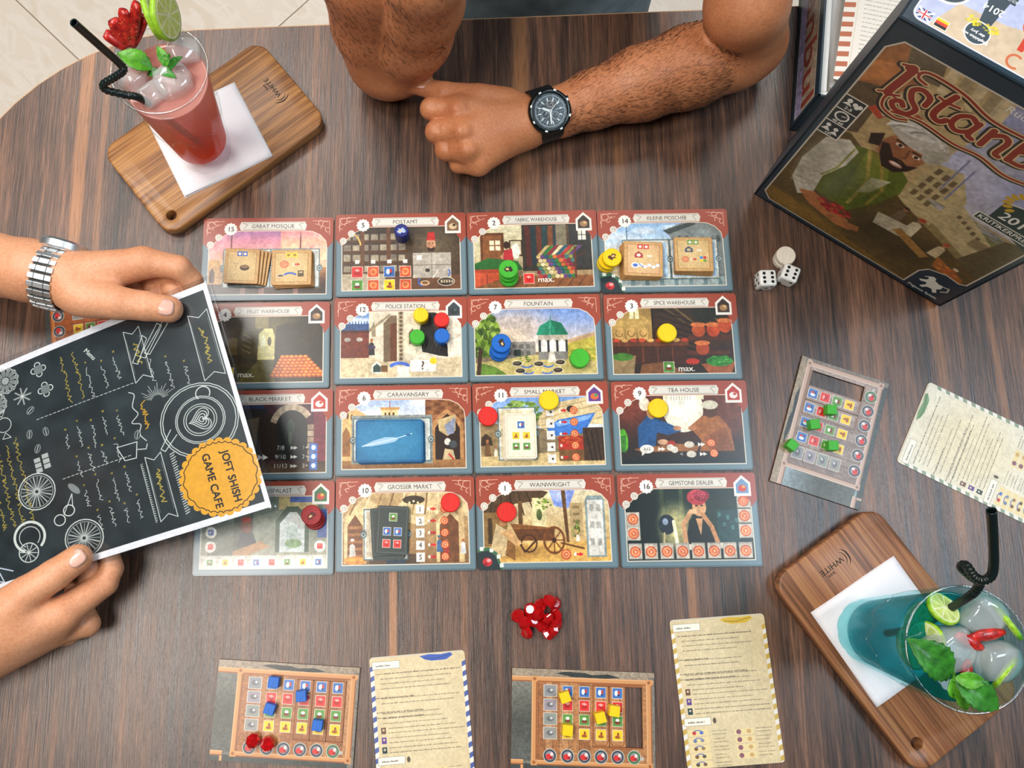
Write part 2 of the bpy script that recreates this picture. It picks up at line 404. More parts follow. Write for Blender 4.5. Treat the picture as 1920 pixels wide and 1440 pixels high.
# ================================================================== printed art of the 16 game tiles (units: tile = 100 x 66)
RNG = np.random.default_rng(3)
def u(a, b): return float(RNG.uniform(a, b))
GOODS = {'r': '#d8322c', 'b': '#3f6fb4', 'g': '#5d9440', 'y': '#efc92a', 'o': '#cf5a36'}
def good(A, x, y, s, k, al=1):
    A.rect(x-s/2-.35, y-s/2-.35, x+s/2+.35, y+s/2+.35, '#e9e2d6', al); A.rect(x-s/2, y-s/2, x+s/2, y+s/2, GOODS[k], al)
    if k == 'r': A.ell(x, y+s*.08, s*.26, s*.2, '#b41c1c', al); A.poly([(x-s*.3, y-s*.2), (x, y-s*.32), (x+s*.3, y-s*.15), (x, y)], '#f2a49a', al)
    if k == 'b': A.ell(x-s*.1, y, s*.2, s*.28, '#dfe6ee', al); A.ell(x+s*.15, y-s*.08, s*.12, s*.2, '#c23b36', al); A.ell(x+s*.12, y+s*.2, s*.14, s*.1, '#28406e', al)
    if k == 'g': A.ell(x, y+s*.15, s*.3, s*.16, '#8a3a22', al); A.ell(x, y-s*.1, s*.2, s*.16, '#efe9df', al); A.rect(x-s*.2, y+s*.05, x+s*.2, y+s*.12, '#3d2316', al)
    if k == 'y': A.ell(x, y+s*.18, s*.28, s*.14, '#9c5a1c', al); A.ell(x+s*.04, y-s*.12, s*.1, s*.16, '#7c4416', al); A.line([(x-s*.2, y+s*.1), (x+s*.2, y-s*.05)], s*.07, '#c03a22', al)
    if k == 'o': A.ell(x, y, s*.33, s*.33, '#e8a166', al); A.ell(x, y, s*.2, s*.2, '#d4683c', al)
def coin(A, x, y, r, al=1):
    A.ell(x, y, r, r, '#c9512e', al); A.ell(x, y, r*.78, r*.78, '#eba878', al); A.ell(x, y, r*.5, r*.5, '#d2663e', al); A.line([(x-r*.2, y-r*.2), (x+r*.2, y), (x-r*.1, y+r*.25)], r*.16, '#f3d6b4', al)
def chev(A, x, y, s, col='#c8262a'):
    for k in (0, 1): A.poly([(x+k*s*.8-s*.6, y-s*.5), (x+k*s*.8+s*.4, y), (x+k*s*.8-s*.6, y+s*.5)], col)
def hand_arrow(A, x, y, s=1.6):
    A.line([(x-s, y), (x+s, y)], s*.5, '#c8262a'); A.poly([(x+s*.3, y-s*.6), (x+s*1.4, y), (x+s*.3, y+s*.6)], '#c8262a'); A.ell(x-s, y, s*.4, s*.5, '#e9e2d6')
def pebble(A, x, y, w, n='', dark='#3b342c'):
    A.ell(x, y, w+.5, w*.5+.5, '#e6dcc8'); A.ell(x, y, w, w*.5, dark); A.ell(x-w*.1, y-w*.1, w*.7, w*.25, '#6a5c48')
def stonebox(A, x, y, w, h, t=''):
    A.rect(x-w/2, y-h/2, x+w/2, y+h/2, '#e8e3da'); A.rect(x-w/2, y+h/2-.4, x+w/2, y+h/2, '#9a938a')
    if t: A.text(t, x, y, h*.75, '#3a332e')
def arrowstrip(A, x, y, w, col='#4a6fc4', a0=PI*1.15, a1=PI*1.85): A.arc(x, y, w, a0, a1, w*.35, col, ry=w*.5)
def figure(A, x, y, s, robe, head='#a9714c', hat=None, al=1):
    A.poly([(x-s*.5, y+s*2.2), (x-s*.38, y+s*.3), (x, y), (x+s*.38, y+s*.3), (x+s*.55, y+s*2.2)], robe, al); A.ell(x, y-s*.25, s*.26, s*.33, head, al)
    if hat: A.ell(x, y-s*.5, s*.3, s*.2, hat, al)
def slot(A, x0, y0, x1, y1, fill='#b9bdb8'):
    A.rect(x0, y0, x1, y1, '#5f7377'); A.rect(x0+.8, y0+.8, x1-.8, y1-.8, '#cfd0c8'); A.rect(x0+2, y0+2, x1-2, y1-2, fill)
    for xx in (x0, x1): A.ell(xx, (y0+y1)/2, 2.2, 2.8, '#5f7377'); A.arc(xx, (y0+y1)/2, 1.3, 0, 2*PI, .5, '#cfd0c8')
def sky(A, y0, y1, st): A.grad(4, y0, 96, y1, st)
def clouds(A, n, y0, y1, col='#f3f1ee', al=.5, x0=5, x1=95):
    for _ in range(n): A.ell(u(x0, x1), u(y0, y1), u(5, 12), u(1.2, 3), col, al, 1)
def foliage(A, x, y, rx, ry, n=60, cols=('#4e6b22', '#7d9a36', '#a3bd54', '#385018')):
    for i in range(n):
        a, r = u(0, 2*PI), u(0, 1)**.5; A.ell(x+rx*r*math.cos(a), y+ry*r*math.sin(a), rx*.17, ry*.14, cols[i % len(cols)], .8)
def t_mosque(A):
    sky(A, 8, 44, ['#a274a8', '#d98f9c', '#f0b49a', '#f6d3a8']); A.grad(60, 8, 96, 34, ['#d7808c', '#f1b997', '#f7dcb4'])
    clouds(A, 8, 12, 32, '#e7a1a8', .45); A.grad(4, 40, 96, 62, ['#c08a5a', '#5a4034', '#3c3a34'])
    A.poly([(4, 36), (8, 33), (13, 34), (16, 40), (16, 56), (4, 56)], '#d7a86a'); A.poly([(6, 44), (8, 40), (10, 44), (10, 52), (6, 52)], '#5e3a26')
    for x in (22, 75): A.poly([(x-.7, 34), (x-.5, 16), (x, 9), (x+.5, 16), (x+.7, 34)], '#7b3c48')
    A.rect(4, 53, 96, 62, '#4b3a31'); slot(A, 16, 25, 56, 56); slot(A, 52, 25, 90, 56)
    for x in (30, 44, 70): A.rect(x, 56, x+4, 61, '#8b6a5e')
def t_post(A):
    A.grad(4, 8, 96, 62, ['#3f352c', '#574433', '#4a3828']); A.ell(75, 26, 16, 16, '#6e614a', .7, 1)
    for r in range(4):
        A.rect(5, 21+r*8.5, 55, 22.6+r*8.5, '#5d4029')
        for c in range(7): A.rect(6+c*7, 15.5+r*8.5+u(0, 1), 11+c*7+u(0, 1), 21+r*8.5, ['#9b8f7c', '#857a6a', '#a89c86'][(r+c) % 3])
    for x in (19, 39): A.rect(x, 10, x+3, 46, '#6d4a30')
    A.arc(6, 26, 13, -1.3, -.1, 1.2, '#e0b866'); A.rect(4, 50, 96, 62, '#6b4a33'); A.rect(4, 48, 38, 62, '#b9aa92')
    A.ell(73, 25, 3.6, 5, '#c69372'); A.poly([(69.5, 22), (70.5, 15.5), (75.5, 15.5), (76.5, 22)], '#b8312c'); A.ell(73, 29, 2.8, 2, '#3a241a'); A.ell(73, 27.6, 1.6, .9, '#c69372')
    for x in (71.6, 74.4): A.ell(x, 24.4, .5, .4, '#241812')
    A.rect(59, 32, 88, 52, '#b7aea0'); A.rect(59, 41.5, 88, 42.1, '#8d8375'); A.rect(73, 32, 73.6, 52, '#8d8375'); stonebox(A, 64, 36, 4, 4)
    A.ell(70, 46, 1.8, 1.4, '#3f362e'); A.line([(74, 52), (78, 46)], .8, '#e9e2d6'); A.arc(84, 48, 3, -.9, .9, .9, '#4a6fc4'); A.arc(66, 55, 3, 1.7, 4, 1, '#4a6fc4')
    pebble(A, 68, 56, 3, dark='#c98a4a'); pebble(A, 84, 55, 6); [A.rect(80+i*2, 54, 81.2+i*2, 56, '#c9b899') for i in range(5)]
    for i, (a, b) in enumerate((('r', 'g'), ('o', 'o'), ('b', 'y'), ('o', 'o'))):
        x = 16.5+i*12.2; good(A, x, 46.5, 8, a); good(A, x, 57, 8, b); stonebox(A, x, 38.5, 3.4, 3.2)
def t_fabric(A):
    A.grad(4, 8, 96, 62, ['#d8cfae', '#cabf9a', '#7c5a3a']); A.rect(10, 17, 28, 44, '#6b4326'); A.rect(12, 19, 26, 44, '#8a5a34')
    for x in (17, 21.5):
        for y in (23, 27.5): A.rect(x, y, x+3.6, y+3.6, '#efe6c4')
    A.rect(42, 8, 96, 48, '#3d3329')
    for i, c in enumerate(['#5b2a22', '#243a40', '#6e3a24', '#2d4a4c', '#83502e', '#32404a', '#4a2c26', '#5c4a34']): A.poly([(44+i*4.5, 12), (48+i*4.5, 12), (49+i*4, 44), (45+i*4, 44)], c)
    A.rect(68, 10, 76, 40, '#857c66'); A.rect(78, 10, 96, 46, '#3b3a38'); A.rect(85, 16, 91, 24, '#e9e4cf'); A.rect(87.6, 16, 88.2, 24, '#3b3a38'); A.rect(85, 19.6, 91, 20.2, '#3b3a38')
    A.rect(32, 23, 42, 36, '#4a2e1e'); A.rect(33, 24, 41, 35, '#c9c0a0'); A.ell(37, 32, 3, 6, '#ece6d6'); A.line([(29, 40), (26, 36), (30, 32)], 2, '#c28e6c')
    A.ell(30, 27, 2.4, 3, '#3a2318'); A.poly([(27, 40), (28, 31), (34, 30), (35, 40)], '#b13238')
    A.poly([(4, 42), (16, 37), (38, 40), (42, 47), (4, 47)], '#2f6b30'); A.rect(4, 46, 32, 61, '#b24a2c'); A.rect(5, 49, 30, 60, '#c45a38'); A.rect(14, 50, 14.6, 60, '#8a3420')
    A.poly([(4, 61), (30, 52), (96, 52), (96, 62), (4, 62)], '#8a5a36'); [A.line([(34+i*8, 62), (42+i*8, 52)], .5, '#5c3820') for i in range(8)]
    cc = ['#c9b27a', '#3e7a3c', '#8a3040', '#d8c9a0', '#2f5c6e', '#b04038', '#8d8c50', '#6d4a7c', '#c8703c', '#477a74']
    for i in range(8): A.poly([(53+i*3.4, 36), (60+i*3.6, 28), (63+i*3.6, 28), (56+i*3.4, 36)], cc[i % 10])
    for r in range(6):
        for c in range(9): A.ell(54+c*3.1+(r % 2)*1.5, 37+r*3.1, 1.7, 1.6, cc[(r*3+c*7) % 10])
    A.line([(82, 30), (82, 54)], 1.4, '#6b3a22'); A.line([(82, 38), (90, 34)], .7, '#6b3a22'); good(A, 46, 54, 7.5, 'r'); A.text('max.', 59, 55, 6, '#f2ede2', sx=1.1, bold=1)
def t_small_mosque(A):
    sky(A, 8, 46, ['#88b1d8', '#a9c6e0', '#d9dcd8', '#e3c8a8']); clouds(A, 10, 12, 34)
    A.poly([(52, 16), (70, 9), (96, 9), (96, 60), (60, 60), (58, 28)], '#7d8584'); A.poly([(50, 17), (72, 10), (76, 12), (54, 20)], '#3d4a4a')
    for i in range(6): A.ell(62+i*6, 24, 1.6, 3, '#4f5a5a')
    A.ell(80, 22, 7, 6, '#8e9a98'); A.rect(4, 40, 18, 62, '#cdbb9a'); A.rect(4, 54, 96, 62, '#9aa6a4'); slot(A, 18, 24, 54, 56, '#a9c4d8'); slot(A, 54, 24, 91, 56, '#a9c4d8')
    A.line([(22, 10), (22, 24)], .7, '#54718a'); [A.rect(12+i*11, 56, 15+i*11, 61, '#6f8486') for i in range(8)]
def t_fruit(A):
    A.grad(4, 8, 96, 62, ['#2c2a22', '#37321f', '#2a2418']); A.ell(55, 26, 22, 22, '#8a7a3c', .55, 1); A.rect(44, 8, 54, 20, '#b9a860', .5)
    for x in (8, 20, 30): A.rect(x, 14, x+2, 48, '#453a2a')
    A.rect(20, 24, 30, 44, '#3d3324'); A.rect(24, 27, 31, 40, '#6b5a34'); A.rect(34, 22, 42, 40, '#54492c'); [A.line([(35, 24+i*4), (41, 27+i*4)], .7, '#8a7c50') for i in range(4)]
    A.poly([(46, 44), (47, 24), (51, 20), (57, 20), (59, 26), (59, 44)], '#d9cf8e'); A.ell(50, 30, 2.2, 5, '#efe9b8'); A.ell(55, 30, 1.4, 3.4, '#54492c')
    A.poly([(59, 44), (60, 18), (96, 10), (96, 62), (60, 52)], '#3b3222'); A.poly([(4, 50), (50, 44), (70, 48), (96, 62), (4, 62)], '#4a4024'); A.poly([(30, 62), (47, 44), (58, 44), (60, 62)], '#7c7440', .7)
    A.poly([(56, 56), (66, 44), (96, 50), (96, 58)], '#52301a')
    for r in range(7):
        for c in range(12-r): x = 58+c*3.4+r*1.2; A.ell(x, 56-r*2.3, 2, 1.7, '#b55424'); A.ell(x-.3, 55.5-r*2.3, 1.4, 1, '#f09a44')
    good(A, 25, 53.5, 7.5, 'y'); A.text('max.', 38, 55, 6, '#f2ede2', sx=1.1, bold=1)
def t_police(A):
    A.grad(4, 8, 96, 62, ['#cdbfa6', '#d9ccb2', '#cbb894']); A.rect(4, 9, 26, 24, '#6e93c4'); clouds(A, 3, 12, 20, '#dfe6ee', .6, 6, 22); A.rect(4, 20, 26, 26, '#4a6690')
    [A.line([(5+i*2.2, 18), (5+i*2.2, 26)], .5, '#2d4a78') for i in range(10)]; A.rect(4, 25, 26, 46, '#7c4030'); A.rect(4, 25, 26, 27, '#5c3024')
    for x in (8, 17): A.ell(x+2, 32, 2.4, 1.6, '#b8b0a6')
    A.rect(26, 9, 96, 50, '#ded2ba'); A.poly([(26, 24), (42, 12), (42, 14), (26, 27)], '#a2937a'); A.poly([(37, 20), (42, 14), (47, 14), (47, 52), (37, 52)], '#7a6650'); A.rect(42, 20, 47, 50, '#6d4228')
    A.rect(48, 9, 52, 50, '#b7a98e'); [A.ell(50, 12+i*3.2, 1.2, 1.2, '#6e5c48') for i in range(12)]; A.poly([(28, 22), (30, 18), (31, 24), (31, 30), (28, 30)], '#9a8b72'); A.poly([(56, 27), (59, 24), (60, 28), (60, 36), (56, 36)], '#6e5a48')
    [A.rect(84+c*5.2-(r % 2)*2, 14+r*5.2, 88.6+c*5.2-(r % 2)*2, 18.6+r*5.2, '#e9dfca') for r in range(8) for c in range(3)]
    A.poly([(66, 12), (76, 12), (84, 16), (85, 46), (78, 45), (66, 42), (64, 28)], '#211f1c'); [A.line([(66+i*3, 42), (70+i*3, 30)], .3, '#5a5648') for i in range(5)]
    A.poly([(26, 62), (26, 50), (96, 46), (96, 62)], '#cdbc9c'); A.poly([(4, 46), (30, 46), (60, 62), (4, 62)], '#d7c4a0'); figure(A, 28, 34, 4.6, '#3a3638'); A.ell(28, 38, 3, 1.6, '#54405e')
    A.poly([(28, 58), (28, 52), (32, 48.5), (36, 52), (36, 58)], '#e9e2d6'); A.poly([(29.2, 57), (29.2, 53), (32, 50.5), (34.8, 53), (34.8, 57)], '#38504a'); A.rect(35, 52, 40, 57, '#7c5a3a')
    arrowstrip(A, 49, 54, 7); A.rect(47, 53, 56, 61, '#e8e0d0'); A.rect(57, 48, 76, 57, '#f0ece4'); A.text('?', 66, 52.7, 9, '#4a3b2c', bold=1); A.ell(74, 49, 2.6, 2.6, '#efc92a')
def t_fountain(A):
    sky(A, 8, 44, ['#6f8ec6', '#92a6cf', '#c4bfc4', '#dccdb4']); A.ell(34, 24, 26, 12, '#cdb9a6', .8, 1); A.ell(22, 34, 20, 8, '#e3cfae', .7, 1)
    A.poly([(70, 38), (96, 31), (96, 54), (70, 52)], '#bcae4e'); A.poly([(70, 36), (96, 29), (96, 32), (70, 39)], '#c4a27c'); foliage(A, 86, 46, 12, 6, 40, ('#c9c062', '#a8a848', '#8c9a3a'))
    A.rect(26, 36, 50, 50, '#8d8880'); [A.rect(28+i*5, 38+j*5, 31+i*5, 41+j*5, '#6a6862') for i in range(4) for j in range(2)]; A.rect(34, 42, 39, 47, '#2f3c38')
    A.poly([(4, 52), (50, 46), (96, 52), (96, 62), (4, 62)], '#c6b678'); foliage(A, 41, 49, 5, 3, 20); A.poly([(4, 60), (10, 52), (20, 55), (30, 62), (4, 62)], '#6a8a3a')
    foliage(A, 12, 30, 11, 18, 160); A.line([(7, 62), (9, 42)], 3, '#4a3826')
    A.rect(52, 31, 74, 50, '#b9ae9c'); A.poly([(51, 31), (54, 24), (62, 19.5), (70, 22), (75, 31)], '#2f9272'); A.poly([(62, 19.5), (70, 22), (75, 31), (66, 31)], '#217a5c'); A.line([(62, 16), (62, 20)], .5, '#217a5c'); A.line([(62, 20), (61, 31)], .4, '#7cc4a4')
    for x in (54, 60.5, 67.5): A.poly([(x, 44), (x, 37), (x+2.4, 34), (x+4.8, 37), (x+4.8, 44)], '#e8e4dc')
    for x in (52.5, 59, 65.5, 72.5): A.rect(x, 35, x+1.6, 45, '#3b3c40')
    A.rect(52, 44, 74, 50, '#8c8880'); A.poly([(59, 52), (60, 45), (62, 43), (64, 45), (65, 52)], '#e6dccc')
    for x, y in ((36, 52.5), (52, 53), (68, 52), (38, 58), (66, 58)): pebble(A, x, y, 3.4)
    for x, y in ((43, 55), (44, 60), (59, 55), (58, 60)): A.arc(x, y-1.5, 4, .4, 2.6, 1, '#4a6fc4', ry=2)
def t_spice(A):
    A.grad(4, 8, 96, 62, ['#3a2c22', '#4a3324', '#33241b']); A.grad(5, 9, 36, 34, ['#8f7444', '#b99a5c', '#a3834c']); A.rect(19, 12, 26, 19, '#efe4b4'); A.rect(22.2, 12, 22.8, 19, '#a3834c')
    [A.rect(7+i*9, 26, 14+i*9, 36, '#c29e60') for i in range(3)]; [A.arc(10.5+i*9, 30, 2.5, 0, 4, .6, '#7c5a2c') for i in range(3)]; A.line([(36, 8), (36, 36)], 1.4, '#2a1c14')
    for i in range(6): A.line([(42+i*8, 8), (60+i*7, 22+i*.6)], 1.4, ['#5a4a30', '#6c5c3c', '#33332c'][i % 3]); A.line([(40, 12+i*5), (70, 24+i*4)], .8, '#241a14')
    A.poly([(64, 10), (96, 8), (96, 14), (72, 24)], '#2f3026'); A.rect(4, 35, 62, 40, '#6b3f26'); A.rect(4, 40, 60, 54, '#4a2c1c'); [A.rect(16+i*11, 41, 17+i*11, 53, '#6b3f26') for i in range(4)]
    [A.ell(8+i*6.4, 35.5, 2.6, 1.5, ['#b8502c', '#c9a060', '#a8402a'][i % 3]) for i in range(9)]; A.rect(62, 32, 96, 36, '#5a3422'); A.rect(60, 44, 92, 47, '#5a3422')
    for x, y, c in ((70, 28, '#b2562e'), (81, 28, '#b8502c'), (90, 25, '#c0562e'), (72, 42, '#a04c2c')): A.ell(x, y, 5, 5.4, c); A.ell(x, y-4, 5.8, 1.8, '#d07a48')
    A.poly([(4, 50), (22, 47), (20, 62), (4, 62)], '#8f7a58'); A.ell(12, 48, 8, 3, '#4a7a34'); A.poly([(70, 54), (96, 52), (92, 62), (76, 62)], '#9a5a34'); A.ell(84, 52, 10, 4, '#3e8a3c'); foliage(A, 84, 51, 9, 4, 40, ('#2f7a30', '#5aa84a', '#246426'))
    A.poly([(24, 62), (26, 54), (44, 52), (60, 62)], '#7c5434'); A.ell(64, 52, 5, 2.4, '#b03a26'); good(A, 46, 56, 7.5, 'g'); A.text('max.', 59, 57.4, 6, '#f2ede2', sx=1.1, bold=1)
def t_black(A):
    A.grad(4, 8, 96, 62, ['#4a2f38', '#5e3440', '#4c2b30']); A.poly([(30, 10), (47, 9), (52, 16), (50, 22), (28, 20)], '#24385a'); A.rect(10, 14, 52, 52, '#22262a'); A.poly([(36, 22), (46, 20), (44, 44), (34, 46)], '#6d5f4a', .8)
    A.rect(46, 18, 66, 52, '#33261c'); [A.rect(48+i*3.4, 20, 48.5+i*3.4, 52, '#241a12') for i in range(5)]; A.poly([(60, 50), (60, 20), (68, 14), (78, 16), (82, 26), (82, 52), (60, 52)], '#1b2422')
    for i in range(12): a = PI*1.12+i*.19; A.push(70+14*math.cos(a), 28+15*math.sin(a), a+PI/2); A.rect(-2, -2.4, 2, 2.4, '#c0ad94' if i % 2 else '#a99680'); A.pop()
    for i in range(6): A.rect(81.5, 26+i*4.6, 86, 30+i*4.6, '#b5a28a' if i % 2 else '#9f8d76')
    A.rect(86, 12, 96, 60, '#7a3a48'); A.ell(69, 28, 3, 6, '#3a4a40'); A.ell(69, 36, 1.4, 5, '#54604c'); A.grad(4, 53, 96, 62, ['#4a3a30', '#6d5844'])
    for i, t in enumerate(('7/8', '9/10', '11/12')):
        y = 43+i*6.6; A.text(t, 62, y, 4.6, '#eae6dc'); chev(A, 71, y, 3, '#eae6dc'); A.text('%d+' % (i+1), 80, y, 4.4, '#eae6dc'); A.rect(83, y-3, 89, y+3, '#4f77b6'); A.ell(86, y, 1.6, 1.8, '#e1e8f0')
    A.ell(40, 48, 3, 2.2, '#dcd6cc'); chev(A, 48, 49.6, 4.4, '#dcd6cc')
def t_caravan(A):
    sky(A, 8, 28, ['#8fa7cf', '#c7d0e0', '#dcd9d4']); clouds(A, 8, 11, 24, '#f2f0ee', .7); A.poly([(4, 16), (14, 16), (26, 24), (26, 62), (4, 62)], '#d9b47c'); A.rect(20, 24, 68, 40, '#e0be8a')
    A.rect(34, 17, 46, 25, '#e4c592'); A.rect(33, 16, 47, 18, '#c99a5e'); [A.rect(36+i*3, 20, 37.4+i*3, 23, '#5a3a22') for i in range(3)]; A.line([(40, 12), (40, 16)], .5, '#8a3a2a')
    for i in range(5): A.ell(9+i*3, 22+i*1.2, .9, 2.4, '#6e4a2c')
    A.poly([(5, 52), (5, 36), (8, 30), (11, 36), (11, 52)], '#9a6c40'); A.rect(66, 9, 96, 62, '#8a5a38'); [A.rect(66+c*5+(r % 2)*2, 10+r*3, 70+c*5+(r % 2)*2, 12.4+r*3, '#9c6a44' if (r+c) % 2 else '#74482c') for r in range(10) for c in range(6)]
    A.poly([(70, 60), (70, 30), (76, 22), (82, 18), (88, 22), (94, 30), (94, 60)], '#b98a5c'); A.poly([(73, 60), (73, 32), (78, 25), (82, 21.5), (87, 25), (91, 32), (91, 60)], '#382318')
    A.poly([(75, 26), (88, 22), (88, 34), (82, 38), (76, 34)], '#c9b184'); A.poly([(80, 30), (88, 24), (87, 36), (82, 37)], '#8c94a8'); A.ell(82, 42, 2.4, 2.6, '#d9d2c4'); A.ell(86, 44, 3, 3, '#4a4e50'); A.poly([(78, 56), (80, 47), (86, 48), (88, 57)], '#c8b48c'); A.line([(83, 51), (88, 57)], 1.2, '#c03028')
    A.grad(4, 55, 96, 62, ['#a87c50', '#8a6440']); A.rect(12, 22, 71, 57.5, '#8e948e'); slot(A, 13, 24, 70, 56)
def t_smallmarket(A):
    sky(A, 8, 34, ['#6f97d4', '#a4bfe2', '#d6dfe4']); A.poly([(44, 30), (56, 16), (96, 9), (96, 32), (70, 30), (60, 40)], '#d8c398'); [A.line([(50, 22+i*5), (96, 11+i*5)], .5, '#a58e64') for i in range(4)]
    foliage(A, 36, 22, 13, 9, 110, ('#6e8a3a', '#9ab658', '#b5cc70', '#4f6c28')); A.rect(4, 30, 18, 54, '#9a835e'); A.poly([(5, 46), (6, 40), (9, 37), (13, 40), (14, 46)], '#4a3a2a'); A.poly([(4, 54), (96, 50), (96, 62), (4, 62)], '#cdb684')
    A.poly([(54, 34), (62, 28), (90, 23), (84, 33), (80, 38), (56, 40)], '#4a7cc4'); A.poly([(60, 30), (88, 24), (84, 28), (62, 33)], '#86aee0'); A.rect(80, 34, 96, 58, '#4d3a2a'); [A.line([(82+i*4, 36), (86+i*3, 58)], .8, '#2c2018') for i in range(4)]
    A.rect(62, 40, 80, 50, '#a8402c'); foliage(A, 72, 42, 9, 3, 30, ('#c0502e', '#8a2e22', '#d8762e')); A.rect(62, 50, 80, 58, '#7c5a38'); figure(A, 10, 44, 4.4, '#7c5c3c'); figure(A, 16, 48, 2.6, '#d9d0bc'); slot(A, 18, 18, 46, 57, '#d9cfae')
    A.ell(72, 20, 3, 2.4, '#2f3230'); [stonebox(A, 56.5, 22+i*8.6, 6, 6.6) for i in range(5)]; [A.ell(57.2, 22+i*8.6, .8, .9, '#4a4440') for i in range(5)]
    for i in range(5): hand_arrow(A, 66, 21+i*8.6, 2.2); coin(A, 74, 21+i*8.6, 2.9)
def t_tea(A):
    A.grad(4, 8, 96, 62, ['#6a3a2c', '#55342a', '#202a2c']); A.ell(86, 24, 14, 16, '#7c4a38', .7, 1); A.ell(14, 20, 10, 10, '#8a4634', .6, 1); A.ell(7, 44, 3.6, 9, '#5cae2e'); A.rect(4, 40, 9, 62, '#2a4a3c', .5)
    A.ell(52, 20, 15, 18, '#e9e3cc'); A.rect(38, 9, 68, 14, '#e2dbbc'); A.ell(52, 16, 11, 12, '#f6f2e2'); [A.line([(44+i*2, 10), (44+i*2, 14)], .5, '#a59c7c') for i in range(8)]
    A.poly([(18, 34), (26, 25), (34, 28), (46, 34), (50, 37), (40, 40), (32, 38), (30, 50), (18, 50)], '#2f5c8c'); A.ell(29, 22, 4, 6, '#c39a78'); A.ell(24, 17, 4, 5, '#e0d6c4'); A.ell(47, 35, 3, 1.8, '#c69372')
    A.poly([(56, 34), (66, 26), (78, 26), (86, 36), (88, 54), (62, 54), (64, 44)], '#a0683c'); A.ell(72, 22, 5, 5.4, '#5c3c28'); A.ell(72, 18, 6, 3.4, '#d9d2bc'); A.ell(58, 35, 3, 1.8, '#b9805c'); A.poly([(70, 40), (82, 34), (88, 54), (72, 54)], '#8a5630')
    A.poly([(14, 50), (44, 46), (62, 48), (60, 53), (20, 52)], '#9a6a44'); A.ell(36, 45, 4, 2, '#c8a080'); A.ell(42, 46, 3, 2, '#a8402c'); A.grad(4, 52, 96, 62, ['#3a2e2a', '#1b2a2e'])
    A.ell(24, 50, 5, 3.2, '#e9e5dc'); A.poly([(20, 52), (20, 55), (24, 52)], '#e9e5dc'); A.text('3-12', 24, 50, 2.8, '#3a332e'); chev(A, 34, 50, 3, '#e9e5dc'); [A.ell(41+i*3, 49+i*1.6, 2.6, 2.4, '#dcd6c8') for i in range(2)]; A.ell(55, 47, 3.6, 2.4, '#d3cbbb'); A.ell(56, 54, 3.6, 2.4, '#dcd6c8')
    A.text('<', 49, 54, 4.5, '#e9e5dc'); chev(A, 63, 47, 3, '#f2eee6'); chev(A, 64, 54, 3, '#f2eee6'); coin(A, 71, 46, 3); coin(A, 72.5, 53.5, 3)
def t_sultan(A):
    A.grad(4, 8, 96, 62, ['#6e7a6c', '#8d9484', '#a9a692']); A.rect(28, 12, 42, 50, '#5a5f54'); A.rect(60, 9, 88, 20, '#b9a878'); A.rect(68, 11, 84, 15, '#5068a0'); A.poly([(58, 50), (58, 28), (66, 18), (74, 18), (82, 28), (82, 50)], '#3f5a48')
    A.poly([(61, 50), (61, 30), (68, 22), (73, 22), (79, 30), (79, 50)], '#cfd8d4'); A.poly([(66, 48), (66, 34), (70, 30), (74, 34), (74, 48)], '#b4c4bc'); A.ell(71, 44, 6, 3, '#7da06c'); A.rect(88, 20, 96, 40, '#5068a0')
    A.ell(37, 32, 4, 5, '#7c4c3a'); A.ell(37, 27, 3.6, 2, '#a8402c'); A.poly([(30, 46), (34, 36), (42, 37), (46, 46)], '#33404c'); A.poly([(26, 50), (48, 42), (54, 46), (34, 54)], '#b98c60'); A.rect(10, 20, 28, 52, '#6d7468'); A.grad(4, 52, 96, 62, ['#c8c6b8', '#dcd9cc'])
    for i, k in enumerate(('g', 'y', 'r', 'b', 'r', 'g', 'y', 'b')): x = 12+i*11; A.ell(x, 57, 4.4, 4.4, '#e9e6da'); good(A, x, 57, 4.2, k, .85)
    for x, y, k in ((12, 46, 'r'), (12, 36, 'b'), (90, 46, 'r')): A.ell(x, y, 4, 4, '#e9e6da'); good(A, x, y, 3.8, k, .9)
def t_grosser(A):
    A.grad(4, 8, 96, 62, ['#c0a478', '#b4946a', '#8a6a48']); A.poly([(4, 30), (20, 14), (40, 24), (56, 9), (96, 9), (96, 30), (80, 20), (64, 34), (40, 30), (20, 34)], '#d4bd90')
    for i in range(9): A.line([(18+i*8, 10), (10+i*9, 26)], 1.1, ['#8a6a44', '#e4d2a8', '#a58558'][i % 3])
    for x, w in ((14, 8), (82, 10)): A.poly([(x-w, 60), (x-w, 32), (x, 22), (x+w, 32), (x+w, 60)], '#e0c898'); A.poly([(x-w+2.5, 60), (x-w+2.5, 34), (x, 26), (x+w-2.5, 34), (x+w-2.5, 60)], '#7c5236')
    [A.rect(9, 34+i*5, 19, 36+i*5, '#a5754c') for i in range(5)]; A.ell(56, 16, 8, 3, '#4a3c2c'); [A.ell(50+i*3, 17+abs(i-2), .8, .8, '#f6e8b4') for i in range(5)]; A.rect(88, 22, 92, 60, '#d4b888')
    figure(A, 12, 46, 4.6, '#cbc8c0', hat='#e9e5dc'); A.ell(14, 58, 8, 3, '#cf8a4a'); [A.ell(8+i*2.6, 57.4, 1.4, 1.2, '#e0a050') for i in range(6)]; figure(A, 91, 46, 3.8, '#d8d8d4'); figure(A, 74, 44, 4, '#4c6c92', hat='#4c6c92'); figure(A, 79, 46, 3.6, '#a8403a'); A.rect(24, 54, 60, 62, '#5a4838'); A.rect(36, 56, 50, 62, '#2f4452')
    slot(A, 20, 22, 52, 58, '#c9bfa8'); [stonebox(A, 60.5, 23+i*8.4, 6, 6.6, str(i+1)) for i in range(5)]
    for i in range(5): hand_arrow(A, 69, 22.6+i*8.4, 2.2); coin(A, 78, 22.6+i*8.4, 2.9)
